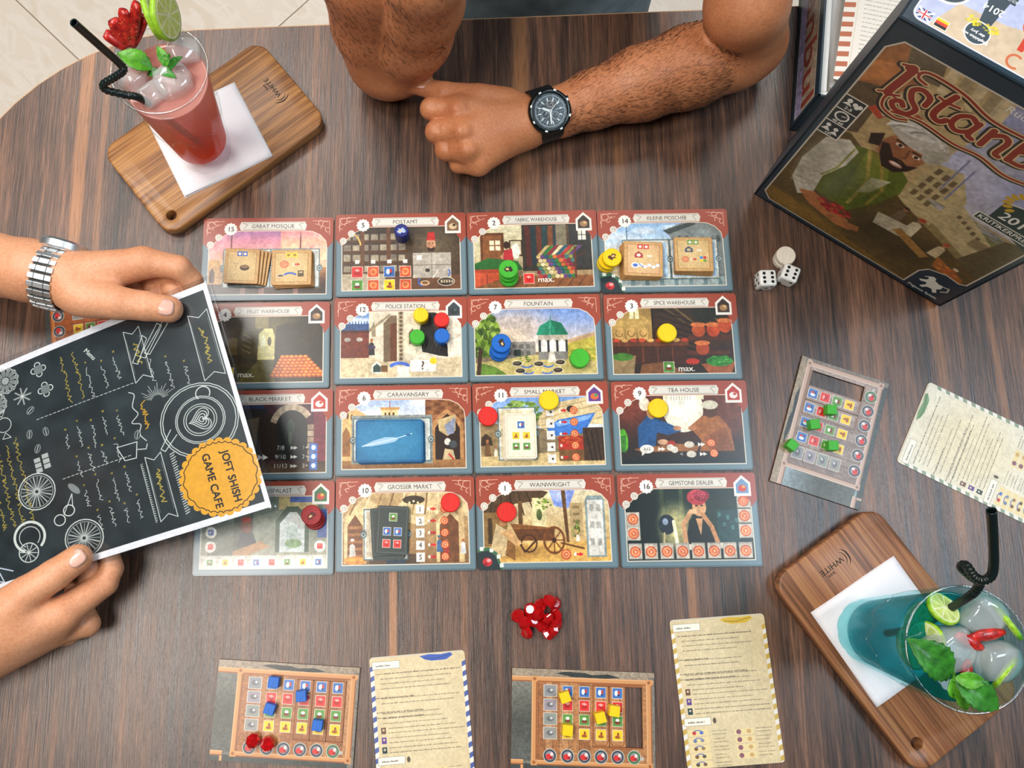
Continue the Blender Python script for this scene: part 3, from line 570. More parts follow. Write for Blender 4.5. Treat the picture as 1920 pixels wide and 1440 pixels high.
def t_wain(A):
    A.grad(4, 8, 96, 62, ['#dcd2b4', '#d2b886', '#c49a5c']); A.poly([(52, 9), (72, 9), (66, 24), (56, 22)], '#8398d6'); A.ell(60, 14, 5, 4, '#c8cfe8', .8, 1); A.poly([(4, 9), (40, 9), (52, 12), (46, 18), (28, 20), (4, 32)], '#5a452e'); [A.line([(6+i*6, 11), (2+i*8, 28)], .8, '#3c2c1c') for i in range(6)]
    A.rect(4, 26, 22, 54, '#8c6f44'); A.rect(8, 30, 11, 48, '#4c3a22'); A.rect(30, 18, 33, 42, '#6a5030'); A.rect(40, 16, 50, 40, '#e0d2a2'); A.ell(45, 28, 2, 4, '#5c6a3c'); foliage(A, 48, 20, 6, 4, 24); A.poly([(61, 9), (64, 9), (66, 50), (64, 50)], '#6b4c2c'); A.rect(67, 20, 76, 44, '#b39b72'); [A.rect(69, 22+i*5, 74, 24+i*5, '#8a7650') for i in range(4)]
    foliage(A, 71, 38, 3, 6, 24); figure(A, 72, 42, 2.8, '#e3dccb'); A.poly([(4, 50), (96, 46), (96, 62), (4, 62)], '#d9ae62'); A.ell(30, 54, 18, 4, '#9c7440', .7, 1)
    A.poly([(26, 38), (56, 38), (54, 46), (30, 46)], '#6a4426'); A.poly([(24, 34), (44, 36), (58, 38), (26, 38)], '#8a5c32'); A.line([(28, 44), (34, 54), (42, 46)], 1.2, '#4a2e1a'); A.arc(37, 48, 5.5, 0, 2*PI, 1, '#4a2e1a', ry=6)
    A.arc(55, 46, 7.2, 0, 2*PI, 1.6, '#7c4f2a', ry=9); [A.line([(55, 46), (55+6.5*math.cos(k*PI/4), 46+8.4*math.sin(k*PI/4))], .9, '#7c4f2a') for k in range(8)]; A.ell(55, 46, 1.6, 1.8, '#4a2e1a'); A.line([(60, 48), (76, 52)], 1.1, '#6a4426')
    A.poly([(8, 58), (14, 34), (24, 40), (26, 56)], '#c9b48c', .9); A.ell(19, 32, 3, 3.6, '#b5825c'); A.poly([(20, 56), (22, 44), (27, 48), (27, 60)], '#8a6238'); A.poly([(16, 40), (24, 38), (32, 48), (28, 50)], '#c8a070')
    A.poly([(78, 58), (78, 18), (80, 15), (90, 15), (92, 18), (92, 58)], '#8b9a9a'); A.rect(79.4, 18, 90.6, 57, '#d9d6cc'); [A.rect(81+c*5, 21+r*12, 84+c*5, 26+r*12, '#aeaca6') for r in range(3) for c in range(2)]; coin(A, 63, 56, 3.6); hand_arrow(A, 72, 56, 2.4)
def t_gem(A):
    A.grad(4, 8, 96, 62, ['#1f2f28', '#2a3a2f', '#1a241e']); A.rect(30, 10, 33, 52, '#3e4a36'); A.rect(44, 10, 47, 50, '#46523c'); A.rect(5, 12, 28, 50, '#18241f'); A.rect(70, 26, 86, 52, '#2c4a4a'); [A.rect(71+i*3, 28+(i*7) % 12, 73+i*3, 31+(i*7) % 12, '#4c7470') for i in range(5)]
    A.ell(40, 38, 10, 14, '#e9dc9c', .75, 1); A.ell(34, 36, 6, 7, '#26323c'); A.ell(33, 34, 2, 2.4, '#8c9cb0'); A.line([(39, 34), (41, 52)], 2.4, '#f4ecc4'); A.line([(32, 42), (31, 54)], 1.2, '#c8b88c')
    A.poly([(46, 54), (50, 34), (54, 30), (62, 30), (68, 40), (72, 52)], '#1f2622'); A.ell(58, 24, 5, 6.6, '#c89a72'); A.ell(57, 17, 7.4, 5.6, '#b23c44'); A.ell(60, 16, 6, 4, '#8c2a3a'); [A.arc(57, 18, 3+i*1.6, PI, 2*PI, .4, '#d8707a') for i in range(3)]
    for x in (56, 60): A.ell(x, 23, .8, .6, '#2a1812')
    A.line([(47, 50), (46, 36), (52, 27)], 3.4, '#c89a72'); A.line([(70, 50), (66, 38), (60, 29)], 3.2, '#b98860'); A.ell(54, 27, 2.4, 2, '#d8ac84'); A.line([(45, 52), (50, 52)], 4, '#d8d2c0'); A.line([(67, 52), (73, 51)], 4, '#d8d2c0'); A.poly([(55, 32), (60, 32), (58, 44)], '#c89a72')
    for i in range(8): x = 10.5+i*11.2; A.rect(x-4.8, 49, x+4.8, 60, '#a8a297'); A.rect(x-4.4, 50, x+4.4, 59.4, '#c0b8aa'); coin(A, x, 54.8, 3.8)
    for x, y in ((10, 42), (10, 32), (90, 20), (90, 30.5), (90, 41)): A.rect(x-4.8, y-5, x+4.8, y+5, '#a8a297'); A.rect(x-4.4, y-4.4, x+4.4, y+4.4, '#c0b8aa'); coin(A, x, y, 3.8)
    coin(A, 90, 19.5, 2.6)
def tile_frame(A, title, num, icon, corner=False):
    A.grain(.16, 5, num); A.grain(.10, 14, num+3); A.a = np.clip((A.a-.5)*1.12+.47, 0, 1); A.smudge(1)
    R_, B_ = '#9e4430', '#68808a'
    # grey border
    for q in ([0, 0, 4.6, 66], [95.4, 0, 100, 66], [0, 61.4, 100, 66]): A.rect(*q, B_)
    for q in ([0, 64.6, 100, 66], [99, 20, 100, 66], [0, 20, 1, 66]): A.rect(*q, '#526870')
    A.line([(4.8, 20), (4.8, 61.2), (95.2, 61.2), (95.2, 20)], .7, '#ddd6c6')
    # red header with lobed corners
    L = [(0, 0), (24, 0), (24, 10.5), (20, 12), (15.5, 14.5), (11, 18), (8, 21), (5.5, 24.5), (3.5, 24), (0, 20)]
    A.poly(L, R_); A.rect(20, 0, 80, 10.5, R_); ar = [(100, 0), (76, 0), (76, 10.5)]
    ar += [(84, 11.2), (90, 14), (94.4, 19), (95.2, 24.5), (97, 23.5), (100, 19)] if not icon else [(88, 10.5), (95.2, 21), (95.2, 24), (97, 23), (100, 19)]
    A.poly(ar, R_); A.line([(24, 10.6), (76, 10.6)]+([(84, 11.2), (90, 14), (94.4, 19), (95.2, 24.5)] if not icon else [(95, 10.6)]), .55, '#e6d6c4'); A.line(L[2:9], .5, '#e6d6c4')
    for sx in (1, -1):
        X = lambda v: v if sx > 0 else 100-v
        if icon and sx < 0: continue
        for a, b, r in ((6, 5.5, 2.4), (10, 4, 1.6), (4.4, 10, 1.8), (8.4, 8.4, 1.3)): A.arc(X(a), b, r, u(0, 3), u(4, 6), .5, '#e2b49c')
        A.line([(X(3), 3), (X(16), 2.6)], .4, '#e2b49c'); A.line([(X(3), 3), (X(3), 14)], .4, '#e2b49c'); A.line([(X(6), 8), (X(14), 5)], .4, '#e2b49c')
    A.poly([(29, 3.2), (78, 3.2), (79.5, 6), (78.5, 10), (28.6, 10), (27.5, 6.8)], '#ddd8cc'); A.line([(30, 4.2), (34, 5.4), (31, 8.6)], .4, '#8d8678'); A.line([(77, 4.2), (73.5, 5.4), (76, 8.6)], .4, '#8d8678')
    A.line([(31, 3.9), (76, 3.9)], .25, '#8d8678'); A.line([(31, 9.3), (76, 9.3)], .25, '#8d8678'); A.text(title, 53.5, 6.9, 4.4, '#453c36', sx=min(1.0, 34/(len(title)*3.1)*1.12))
    for k in range(12): A.ell(21+4*math.cos(k*PI/6), 9+4*math.sin(k*PI/6), 1.1, 1.1, '#ece7de')
    A.ell(21, 9, 4.2, 4.2, '#f0ece5'); A.text(str(num), 21, 9, 5.4, '#3a332e', bold=1)
    for x, y in ((12, 15.6), (5.8, 21.4)): A.ell(x, y, 2.7, 2.7, '#e6dfd4'); A.arc(x, y, 1.7, 0, 2*PI, .3, '#9a8878'); A.text(str(num), x, y, 2.4, '#7a6a5e')
    if icon:
        cx = 90; A.poly([(cx-6, 16.6), (cx-6, 7), (cx, 1.6), (cx+6, 7), (cx+6, 16.6)], '#ebe6dc')
        A.poly([(cx-4.4, 14.6), (cx-4.4, 8), (cx, 3.8), (cx+4.4, 8), (cx+4.4, 14.6)], icon[0]); A.ell(cx, 11, 3, 2.4, icon[1]); A.ell(cx+1, 10, 1.2, 1, icon[2])
    if corner:
        A.poly([(0, 53), (8, 51), (14, 55), (17.5, 66), (0, 66)], '#1f2f33'); A.poly([(0, 52), (8, 50), (14, 54), (18, 66), (16.5, 66), (12.6, 56), (7.6, 52.6), (0, 54)], '#3d6a4c')
        for x, y in ((3, 51.4), (10, 52.6), (15, 57), (17, 63)): A.rect(x-1.2, y-1.4, x+1.4, y+1.2, '#dfe4dc')
        A.ell(7, 60.5, 3.4, 3, '#c42a2e'); A.ell(8, 59.4, 1.6, 1.2, '#f0a0a0'); A.ell(5.6, 62, 1.5, 1, '#8a1820')
WH = ('#3b2c26', '#a07a50', '#d8b078')
TILES = [  # corners TL TR BR BL in the photograph
 ([(384, 408), (626, 408-2), (619, 564), (377, 566)], 'GREAT MOSQUE', 15, None, 0, t_mosque, 'a pink evening sky'),
 ([(631, 403), (873, 398), (876, 553), (628, 557)], 'POSTAMT', 5, ('#7c5c40', '#d8b890', '#3a2a20'), 0, t_post, 'a clerk in a red fez'),
 ([(876, 400), (1117, 393), (1127, 548), (877, 552)], 'FABRIC WAREHOUSE', 2, WH, 0, t_fabric, 'rolls of cloth'),
 ([(1120, 395), (1363, 391), (1373, 546), (1127, 549)], 'KLEINE MOSCHEE', 14, None, 1, t_small_mosque, 'blue sky and a grey building'),
 ([(376, 570), (616, 567), (610, 726), (368, 731)], 'FRUIT WAREHOUSE', 4, WH, 0, t_fruit, 'a heap of oranges in a dim hall'),
 ([(627, 560), (876, 555), (880, 719), (624, 721)], 'POLICE STATION', 12, ('#3a4448', '#2b3234', '#4c5a5e'), 0, t_police, 'a sandy gateway and a question mark'),
 ([(876, 555), (1124, 551), (1136, 712), (877, 717)], 'FOUNTAIN', 7, None, 0, t_fountain, 'a green-domed pavilion beside a tree'),
 ([(1130, 552), (1379, 548), (1395, 713), (1138, 715)], 'SPICE WAREHOUSE', 3, WH, 0, t_spice, 'clay jars and baskets'),
 ([(373, 735), (624, 730), (620, 897), (366, 901)], 'BLACK MARKET', 8, ('#b8352c', '#e8e2d8', '#c0473c'), 0, t_black, 'a dark stone archway'),
 ([(629, 725), (884, 721), (888, 889), (626, 893)], 'CARAVANSARY', 6, None, 0, t_caravan, 'a sandy courtyard under a blue card deck'),
 ([(883, 720), (1139, 715), (1153, 883), (887, 888)], 'SMALL MARKET', 11, ('#6a3c88', '#d86a3c', '#3c9a5c'), 0, t_smallmarket, 'a blue market awning'),
 ([(1145, 716), (1399, 713), (1413, 881), (1152, 884)], 'TEA HOUSE', 9, ('#b8352c', '#e8e2d8', '#c0473c'), 0, t_tea, 'two men at a lit table'),
 ([(371, 907), (625, 904), (624, 1075), (362, 1077)], 'SULTANSPALAST', 13, ('#2f6a3c', '#c83a2e', '#e0b83a'), 0, t_sultan, 'a pale palace gate, partly under the menu'),
 ([(630, 897), (890, 893), (894, 1069), (627, 1074)], 'GROSSER MARKT', 10, None, 0, t_grosser, 'a vaulted bazaar under dark cards'),
 ([(892, 892), (1151, 889), (1163, 1065), (893, 1070)], 'WAINWRIGHT', 1, None, 1, t_wain, 'a wooden cart'),
 ([(1157, 889), (1414, 886), (1429, 1062), (1167, 1066)], 'GEMSTONE DEALER', 16, ('#6d8fb4', '#c83a2e', '#e8a05a'), 0, t_gem, 'a person in a crimson turban'),
]
edge_card = pmat('card_edge_grey', '#5d6a70', .7, .1)
TZ = 2.0
for i, (q, title, num, icon, corner, fn, desc) in enumerate(TILES):
    A = Art(100, 66, 5.6, '#8a7a60'); fn(A); tile_frame(A, title, num, icon, corner)
    c, a, _ = place(q, TZ)
    o = card('game_tile', 120.5, 79.8, TZ, A.mat('print_'+title.lower().replace(' ', '_'), .34, .55), edge_card, None, (c.x, c.y, 0), a)
    tag(o, 'tile headed %s, showing %s' % (title, desc), 'game tile', 'game tiles laid out four by four')
# ================================================================== player boards, cards, pieces, box
def gemicon(A, x, y, r, ring='#3c4450', al=1):
    A.ell(x, y, r+.7, r+.7, '#b9b7ae', al); A.ell(x, y, r, r, ring, al); A.ell(x, y, r*.72, r*.72, '#8e9298', al); A.ell(x-.2*r, y+.15*r, r*.5, r*.45, '#d62f2c', al); A.ell(x+.3*r, y-.25*r, r*.25, r*.3, '#f4d9d4', al); A.ell(x+.25*r, y+.3*r, r*.25, r*.25, '#a51c1e', al)
COLX = [31.8, 46.2, 60.0, 73.6, 87.2, 100.6]; ROWY = [17, 28, 39, 50]
def planks(A, x0, y0, x1, y1, cols, seed):
    r = np.random.default_rng(seed)
    A.rect(x0, y0, x1, y1, cols[0])
    x = x0
    while x < x1:
        w = r.uniform(5, 9); A.rect(x, y0, min(x+w, x1), y1, cols[int(r.integers(len(cols)))]); A.rect(x, y0, x+.35, y1, '#5a351c', .6); x += w
def board_print(name, wood, frame, panel, seed, ext):
    A = Art(118, 79, 6, panel); planks(A, 16, 6, 118, 79, wood, seed)
    A.rect(0, 0, 118, 6, '#9a8a76'); A.poly([(36, 3), (44, 1.6), (60, 2), (66, 3.6), (80, 2.6), (90, 5), (78, 6), (50, 5.6)], '#2f3431')
    A.grad(0, 10, 16.5, 72, [panel, '#4a4c45', '#5b5e58']); A.rect(0, 74, 118, 79, '#3f4542'); A.rect(8, 74, 10, 79, frame[0]); A.rect(113, 4, 118, 79, '#7a746a')
    A.grain(.22, 5, seed)
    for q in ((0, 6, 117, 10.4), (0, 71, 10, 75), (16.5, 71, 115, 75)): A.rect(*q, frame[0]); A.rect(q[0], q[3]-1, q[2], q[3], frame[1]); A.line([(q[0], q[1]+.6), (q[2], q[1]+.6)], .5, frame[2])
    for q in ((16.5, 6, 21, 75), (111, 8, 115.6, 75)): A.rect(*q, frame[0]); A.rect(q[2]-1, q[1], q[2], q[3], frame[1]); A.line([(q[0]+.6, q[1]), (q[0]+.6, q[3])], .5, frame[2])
    for x in (18.8, 113.4):
        for y in (8, 73): A.rect(x-2.6, y-2.4, x+2.6, y+2.4, frame[0]); A.ell(x, y, 1.2, 1.2, frame[1])
    for j, c in enumerate(('#8b8d90', '#9a8f98', '#8d928a', '#95938d')):
        x, y = COLX[0], ROWY[j]; A.rect(x-5.7, y-4.9, x+5.7, y+4.9, '#c9c5bb'); A.rect(x-5, y-4.3, x+5, y+4.3, c); A.ell(x, y, 3, 2, '#6a6c70'); A.ell(x+1, y-.6, 1.2, 1, '#c6c8ca')
    for i in (1, 2):
        for j, k in enumerate('brgy'): good(A, COLX[i], ROWY[j], 8, k)
    for i in range(6): gemicon(A, COLX[i], 67-.2*i+.5, 4.9, '#3f7040' if i == 5 else '#39424c')
    A.rect(105.5, 66, 108.5, 68.6, '#b9b7ae')
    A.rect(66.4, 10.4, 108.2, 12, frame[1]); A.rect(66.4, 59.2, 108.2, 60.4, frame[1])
    return A.mat(name, .4, .12)
def ext_print(name, wood, edge, seed):
    A = Art(13.4, 47, 8, wood[0]); planks(A, 0, 0, 13.4, 47, wood, seed); A.grain(.2, 5, seed)
    A.line([(.4, .2), (.4, 42), (2.4, 46.2), (11, 46.2), (13, 42), (13, .2)], .9, edge)
    for j, k in enumerate('brgy'): good(A, 6.7, ROWY[j]-12, 8, k)
    return A.mat(name, .4, .12)
W1 = ['#b07a4c', '#a56c40', '#b98558', '#9c643a']; F1 = ('#cf935c', '#9a5a2e', '#e6b586')
W2 = ['#97867e', '#8d7b72', '#a3928a', '#86756e']; F2 = ('#c1a494', '#8e705f', '#ddc6b8')  # plank and frame browns greyed to paint in the glare on this board
W3 = ['#b5642e', '#a85826', '#c0723a']; F3 = ('#d07a3a', '#8a4a1e', '#e8a468')
def frame_slab(name, w, h, t, hole, mp, me, loc, rz):
    xs = [0, hole[0], hole[2], w]; ys = [0, h-hole[3], h-hole[1], h]; v = []; uv = []; f = []; mi = []
    for z in (0, t):
        for y in ys:
            for x in xs: v.append((x-w/2, y-h/2, z)); uv.append((x/w, y/h))
    I = lambda i, j, k: k*16+j*4+i
    cells = [(i, j) for i in range(3) for j in range(3) if (i, j) != (1, 1)]
    for i, j in cells:
        f.append((I(i, j, 1), I(i+1, j, 1), I(i+1, j+1, 1), I(i, j+1, 1))); mi.append(0)
        f.append((I(i, j, 0), I(i, j+1, 0), I(i+1, j+1, 0), I(i+1, j, 0))); mi.append(1)
        for (a, b, c, d, ni, nj) in ((i, j, i+1, j, i, j-1), (i+1, j, i+1, j+1, i+1, j), (i+1, j+1, i, j+1, i, j+1), (i, j+1, i, j, i-1, j)):
            if (ni, nj) not in cells: f.append((I(a, b, 0), I(c, d, 0), I(c, d, 1), I(a, b, 1))); mi.append(1)
    return add(name, v, f, [mp, me], None, loc, (0, 0, rz), False, mi, uv)
edge_brown = pmat('card_edge_brown', '#4a382c', .7, .1)
def frame_of(TL, TR, w, h, z):
    a, b = P(*TL, z), P(*TR, z); d = b-a; an = math.atan2(d.y, d.x); ux = Vector((math.cos(an), math.sin(an), 0)); uy = Vector((-ux.y, ux.x, 0))
    c = (a+b)/2-uy*h/2; return c, an, ux, uy
BZ = 2.0
def player_board(TL, TR, wood, frame, panel, seed, n_ext, label, who):
    c, an, ux, uy = frame_of(TL, TR, 118, 79, BZ); c.z = 0
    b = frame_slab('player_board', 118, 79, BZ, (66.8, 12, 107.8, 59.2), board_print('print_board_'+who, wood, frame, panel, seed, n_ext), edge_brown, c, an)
    tag(b, label, 'player board', 'wheelbarrow player boards')
    ep = ext_print('print_extension_'+who, wood, frame[1], seed+5)
    L = lambda x, y, z=0: c+ux*(x-59)+uy*(39.5-y)+Vector((0, 0, z))
    names = ['the innermost one', 'the second one', 'the outermost one']
    for k in range(n_ext):
        e = card('board_extension', 13.3, 46.8, BZ, ep, edge_brown, None, L(73.6+13.62*k, 35.6), an, r=.8)
        tag(e, 'strip of four goods in the %s, %s' % (who, names[k]), 'board extension', 'extension strips in the player boards')
    return L, an
LB, aB = player_board((412.5, 1236), (674, 1252), W1, F1, '#6d6e66', 11, 3, 'wooden wheelbarrow player board with blue cubes and two red gems', 'board with blue cubes')
LY, aY = player_board((958, 1252), (1229, 1262), W1, F1, '#7c7a70', 12, 2, 'wooden wheelbarrow player board with yellow cubes and one open slot', 'board with yellow cubes')
LG, aG = player_board((1443, 903), (1505, 665), W2, F2, '#8fa0a8', 13, 2, 'wheelbarrow player board in glare-greyed colours with green cubes, right of the game tiles', 'board with green cubes')
c0 = P(83, 556, BZ); LR, aR = player_board((243, 508), (262, 750), W3, F3, '#8a5a3a', 14, 0, 'orange wheelbarrow player board mostly hidden under the held menu', 'board under the menu')
# ---- reference cards
def lines(A, x0, x1, y, n, gap, seed, sz=.75, ind=0, col='#4a4234', bold=False):
    r = np.random.default_rng(seed)
    for i in range(n):
        x = x0+ind; e = x1-r.uniform(0, (x1-x0)*.35)
        while x < e:
            w = r.uniform(1, 4.2)*sz*1.4
            for q in np.arange(x, min(x+w, e), .62*sz): A.rect(q, y+i*gap-r.uniform(.3, .8)*sz, q+.4*sz, y+i*gap+.35*sz, col, .95 if bold else .7)
            x += w+.9*sz
def ref_print(name, band, orn, seed, paper='#d8c59c'):
    A = Art(80, 118, 6, paper); A.ell(40, 50, 34, 40, '#e0d0aa', .7, .8); A.grain(.07, 9, seed)
    for k in range(14):
        y = 8+k*8; A.poly([(0, y), (3.2, y-1.5), (3.2, y+2.3), (0, y+3.8)], band); A.poly([(80, y), (76.8, y+1.5), (76.8, y+5.3), (80, y+3.8)], band)
        A.poly([(0, y+4), (3.2, y+2.4), (3.2, y+6.2), (0, y+7.8)], '#e6e2da'); A.poly([(80, y+4), (76.8, y+5.4), (76.8, y+9), (80, y+7.8)], '#e6e2da')
    A.rect(0, 0, 80, 1.4, '#cfc4ae'); A.poly([(42, 2.2), (50, 1.2), (60, 2), (68, 1), (70, 3), (64, 6.4), (52, 6.6), (46, 5)], orn); A.line([(46, 4), (56, 5), (68, 2.4)], .5, '#2a2c30', .5)
    A.rect(2, 4, 25, 10, '#efeadc'); A.line([(2, 4), (25, 4), (25, 10), (2, 10)], .3, '#8d8468', close=True); lines(A, 5, 22, 7.6, 1, 1, seed, 1.2, bold=True)
    y = 14; lines(A, 5, 76, y, 1, 3, seed+1, .95, bold=True)
    for k, n in ((0, 3), (4, 2), (7, 2), (9, 1)): lines(A, 5, 73, y+4+k*3.9, n, 3.9, seed+k+2, .85, 3)
    lines(A, 3, 40, 33, 1, 3, seed+20, .95, bold=True); lines(A, 3, 62, 44.4, 2, 4.2, seed+23, .95, bold=True)
    for k, c in enumerate(('#6e4a34', '#5a3a8a', '#1f3a3c')): A.rect(6, 56+k*7.6, 10, 61+k*7.6, c); A.ell(8, 58+k*7.6, 1, 1, '#c9b89a'); lines(A, 12, 75, 57+k*7.6, 2, 3.6, seed+30+k, .85)
    A.rect(2, 79, 24, 85, '#efeadc'); A.line([(2, 79), (24, 79), (24, 85), (2, 85)], .3, '#8d8468', close=True); lines(A, 5, 21, 82.6, 1, 1, seed+40, 1.2, bold=True); A.ell(27, 82, 1.4, 2.2, '#5a5040')
    for k in range(5):
        yy = 88+k*6.1; A.rect(4, yy, 21, yy+5, '#e6d29c'); A.ell(9, yy+2.6, 1.6, 1.5, ['#c83a2e', '#6f7f9c', '#7c5a3a', '#7c5a3a', '#5a5040'][k]); A.ell(15, yy+2.6, 1.6, 1.3, ['#4a6fc4', '#8a8f9a', '#9a7a50', '#5a5040', '#7c5a3a'][k]); A.arc(12, yy+2.4, 3.4, 3.5, 5.9, .7, '#5a6fae', ry=1.8); lines(A, 24, 38, yy+2, 2, 2.6, seed+50+k, .7)
        if k < 4: A.rect(42, yy+1.6, 58, yy+6.4, '#e6d29c'); A.ell(45.6, yy+4, 2, 1.9, '#8a5a6a'); A.ell(54, yy+4, 1.9, 1.6, '#c9a468'); lines(A, 60, 75, yy+2.2, 2, 2.6, seed+70+k, .7)
    return A.mat(name, .42, .1, .08)
edge_par = pmat('card_edge_parchment', '#b8a88a', .7, .1)
for TL, TR, band, orn, lab, nm in (((691, 1233.5), (871.8, 1218), '#4a5fa0', '#3a5cb4', 'parchment reference card with blue striped border, beside the board with blue cubes', 'blue'),
                                   ((1253.5, 1163), (1433, 1149.6), '#c9a850', '#d6b030', 'parchment reference card with tan striped border, left of the blue drink board', 'tan'),
                                   ((1680.4, 865), (1741.6, 715.5), '#8a9a84', '#6f9464', 'parchment reference card with green striped border, lying sideways at the right edge', 'green')):
    c, an, _, _ = frame_of(TL, TR, 80, 118, .8)
    tag(card('reference_card', 80, 118, .8, ref_print('print_reference_'+nm, band, orn, len(nm)*7, '#e2dcc8' if nm == 'green' else '#d8c59c'), edge_par, None, (c.x, c.y, 0), an, r=3), lab, 'reference card', 'reference cards')
# ---- little stacks on the tiles
edge_tan = pmat('token_edge_tan', '#a97a44', .7, .15); edge_wh = pmat('card_edge_white', '#cfc7b8', .7, .1); edge_dk = pmat('card_edge_dark', '#1e2422', .7, .1); edge_bl = pmat('card_edge_blue', '#14598f', .7, .1)
def parch(name, kind, tone='#d2ad72'):
    A = Art(34, 34, 9, '#b98a50'); A.rect(.8, .8, 33.2, 33.2, '#c99c60'); A.rect(2.4, 2.2, 31.6, 31.8, tone); A.ell(17, 17, 13, 13, '#e0c38c', .8, .9); A.line([(3, 2.8), (31, 2.8), (31, 31.2), (3, 31.2)], .5, '#9a6c38', close=True); A.grain(.1, 7, 5)
    c1, c2 = {'b': ('#3f62b8',)*2, 'y': ('#ecd23a',)*2, 'r': ('#cf3232',)*2, 'g': ('#6a9a3c',)*2}[kind]
    for x, c in ((14.3, c1), (19.6, c2)): A.rect(x-2.3, 2.6, x+2.3, 7.2, c); A.ell(x, 5, 1.4, 1.4, '#e9e2d6' if kind != 'y' else '#a8862a')
    if kind == 'b': [A.ell(10+i*1.4, 17-abs(i-1)*2, .5, .5, '#3a2a1c') for i in range(3)]; A.ell(20, 18.5, 4.6, 2.8, '#3a2a1c'); A.ell(20, 17.6, 3.6, 1.6, '#8a6a44')
    if kind == 'y': coin(A, 11, 14, 3.6); hand_arrow(A, 21, 14, 2.4); pebble(A, 8, 25, 2.6, dark='#8a6a44'); arrowstrip(A, 16, 25, 5, '#3f62b8'); A.rect(22.4, 20, 27.6, 26, '#5a4a34'); A.rect(23.4, 21, 26.6, 22.6, '#c9ae7c')
    if kind == 'r': A.poly([(9.4, 16), (9.4, 12.4), (13, 9.4), (16.6, 12.4), (16.6, 16)], '#b03a3a'); A.ell(13, 13.4, 1.8, 1.5, '#e9e2d6'); chev(A, 22, 14, 2.6, '#efe9dc'); A.ell(10, 23.4, 3.6, 2.6, '#e9edf4'); A.ell(10, 23.4, 2.2, 1.6, '#4a6fc4'); [A.ell(15+i*3.6, 23+(i % 2)*1.6, 1.8, 1.6, '#dfe6f2') for i in range(5)]; A.line([(13, 22), (17, 25)], .7, '#4a6fc4')
    if kind == 'g': A.poly([(9.4, 15), (9.4, 11.6), (13, 8.8), (16.6, 11.6), (16.6, 15)], '#4c5a6a'); A.ell(13, 12.6, 1.8, 1.4, '#c9b08a'); chev(A, 22, 13, 2.6, '#efe9dc'); coin(A, 9.6, 22, 3); hand_arrow(A, 17, 22, 2); [A.rect(22.4+(i % 2)*3, 19+(i//2)*3, 25+(i % 2)*3, 21.6+(i//2)*3, ['#3f8ad0', '#cf3232', '#ecd23a', '#6a9a3c'][i]) for i in range(4)]
    return A.mat(name, .45, .05)
def small_stack(name, cat, corners, w, h, n, t, mp, me, offs, labels, group, z0=TZ, r=1.5):
    c, a, _ = place(corners, z0+n*t)
    for k in range(n):
        dx, dy, da = offs(n-1-k)
        o = card(name, w, h, t-.05, mp, me, None, (c.x+dx, c.y+dy, z0+k*t), a+da, r)
        tag(o, labels(k, n), cat, group)
def order(k, n, what): return ('topmost ' if k == n-1 else 'bottom ' if k == 0 else {1: 'second from the bottom ', 2: 'third from the bottom ', 3: 'fourth from the bottom ', 4: 'fifth from the bottom ', 5: 'sixth from the bottom '}[k])+what
small_stack('mosque_token', 'token', [(423.7, 462.6), (489, 464), (484, 536), (415, 533)], 31.5, 33, 4, 2, parch('print_token_blue', 'b'), edge_tan, lambda k: (k*2.6, .4*k, -.03*k), lambda k, n: order(k, n, 'parchment token of the fanned stack marked with two blue goods'), 'tokens with blue goods')
small_stack('mosque_token', 'token', [(507.6, 466.7), (585, 465), (587, 537), (506, 537)], 36.5, 33.5, 3, 2, parch('print_token_yellow', 'y'), edge_tan, lambda k: (.8*k, -.6*k, .02*k), lambda k, n: order(k, n, 'parchment token of the stack marked with two yellow goods'), 'tokens with yellow goods')
small_stack('mosque_token', 'token', [(1169, 447), (1246, 451), (1245, 523), (1165, 521)], 35.5, 33, 4, 2, parch('print_token_red', 'r', '#d9a878'), edge_tan, lambda k: (-.7*k, -.5*k, .01*k), lambda k, n: order(k, n, 'parchment token of the stack marked with two red goods'), 'tokens with red goods')
small_stack('mosque_token', 'token', [(1260, 440), (1337, 441), (1341, 513), (1264, 513)], 35, 32.5, 4, 2, parch('print_token_green', 'g'), edge_tan, lambda k: (.5*k, -.5*k, -.012*k), lambda k, n: order(k, n, 'parchment token of the stack marked with two green goods'), 'tokens with green goods')
A = Art(60, 38, 9, '#1d618f'); A.rect(2, 2, 58, 36, '#2a739f'); A.ell(30, 19, 28, 17, '#3d88b2', .8, .5); A.grain(.08, 12, 4); A.poly([(5, 24), (16, 19), (26, 16), (34, 16), (38, 17.5), (35, 20), (26, 22), (14, 24)], '#bcd6ea', .8); A.line([(6, 24), (30, 18.5), (40, 16), (50, 13)], .8, '#d2e4f0', .9); A.ell(47, 14, 2.2, 1, '#1d5288', .8)
mbl = A.mat('print_blue_card_back', .3, .3)
small_stack('bonus_card', 'card', [(665, 787), (793, 784), (797, 867), (665, 867)], 59, 37.6, 6, .8, mbl, edge_bl, lambda k: (.35*k, -.25*k, .006*(k % 3)), lambda k, n: order(k, n, 'blue feather-backed card of the deck on the caravansary tile'), 'blue card deck', r=3)
def demand(name, bg, fg, rows):
    A = Art(27.5, 40.5, 10, bg); A.line([(1.6, 1.6), (25.9, 1.6), (25.9, 38.9), (1.6, 38.9)], .5, fg, close=True); A.grain(.06, 8, 3)
    for x, y, k in rows: good(A, x, y, 6.2, k)
    return A.mat(name, .4, .1)
mw = demand('print_small_market_card', '#e9e0c9', '#cfc2a4', [(14, 10.4, 'b'), (9.2, 20, 'y'), (18.6, 20, 'y'), (9.2, 29.6, 'g'), (18.6, 29.6, 'g')])
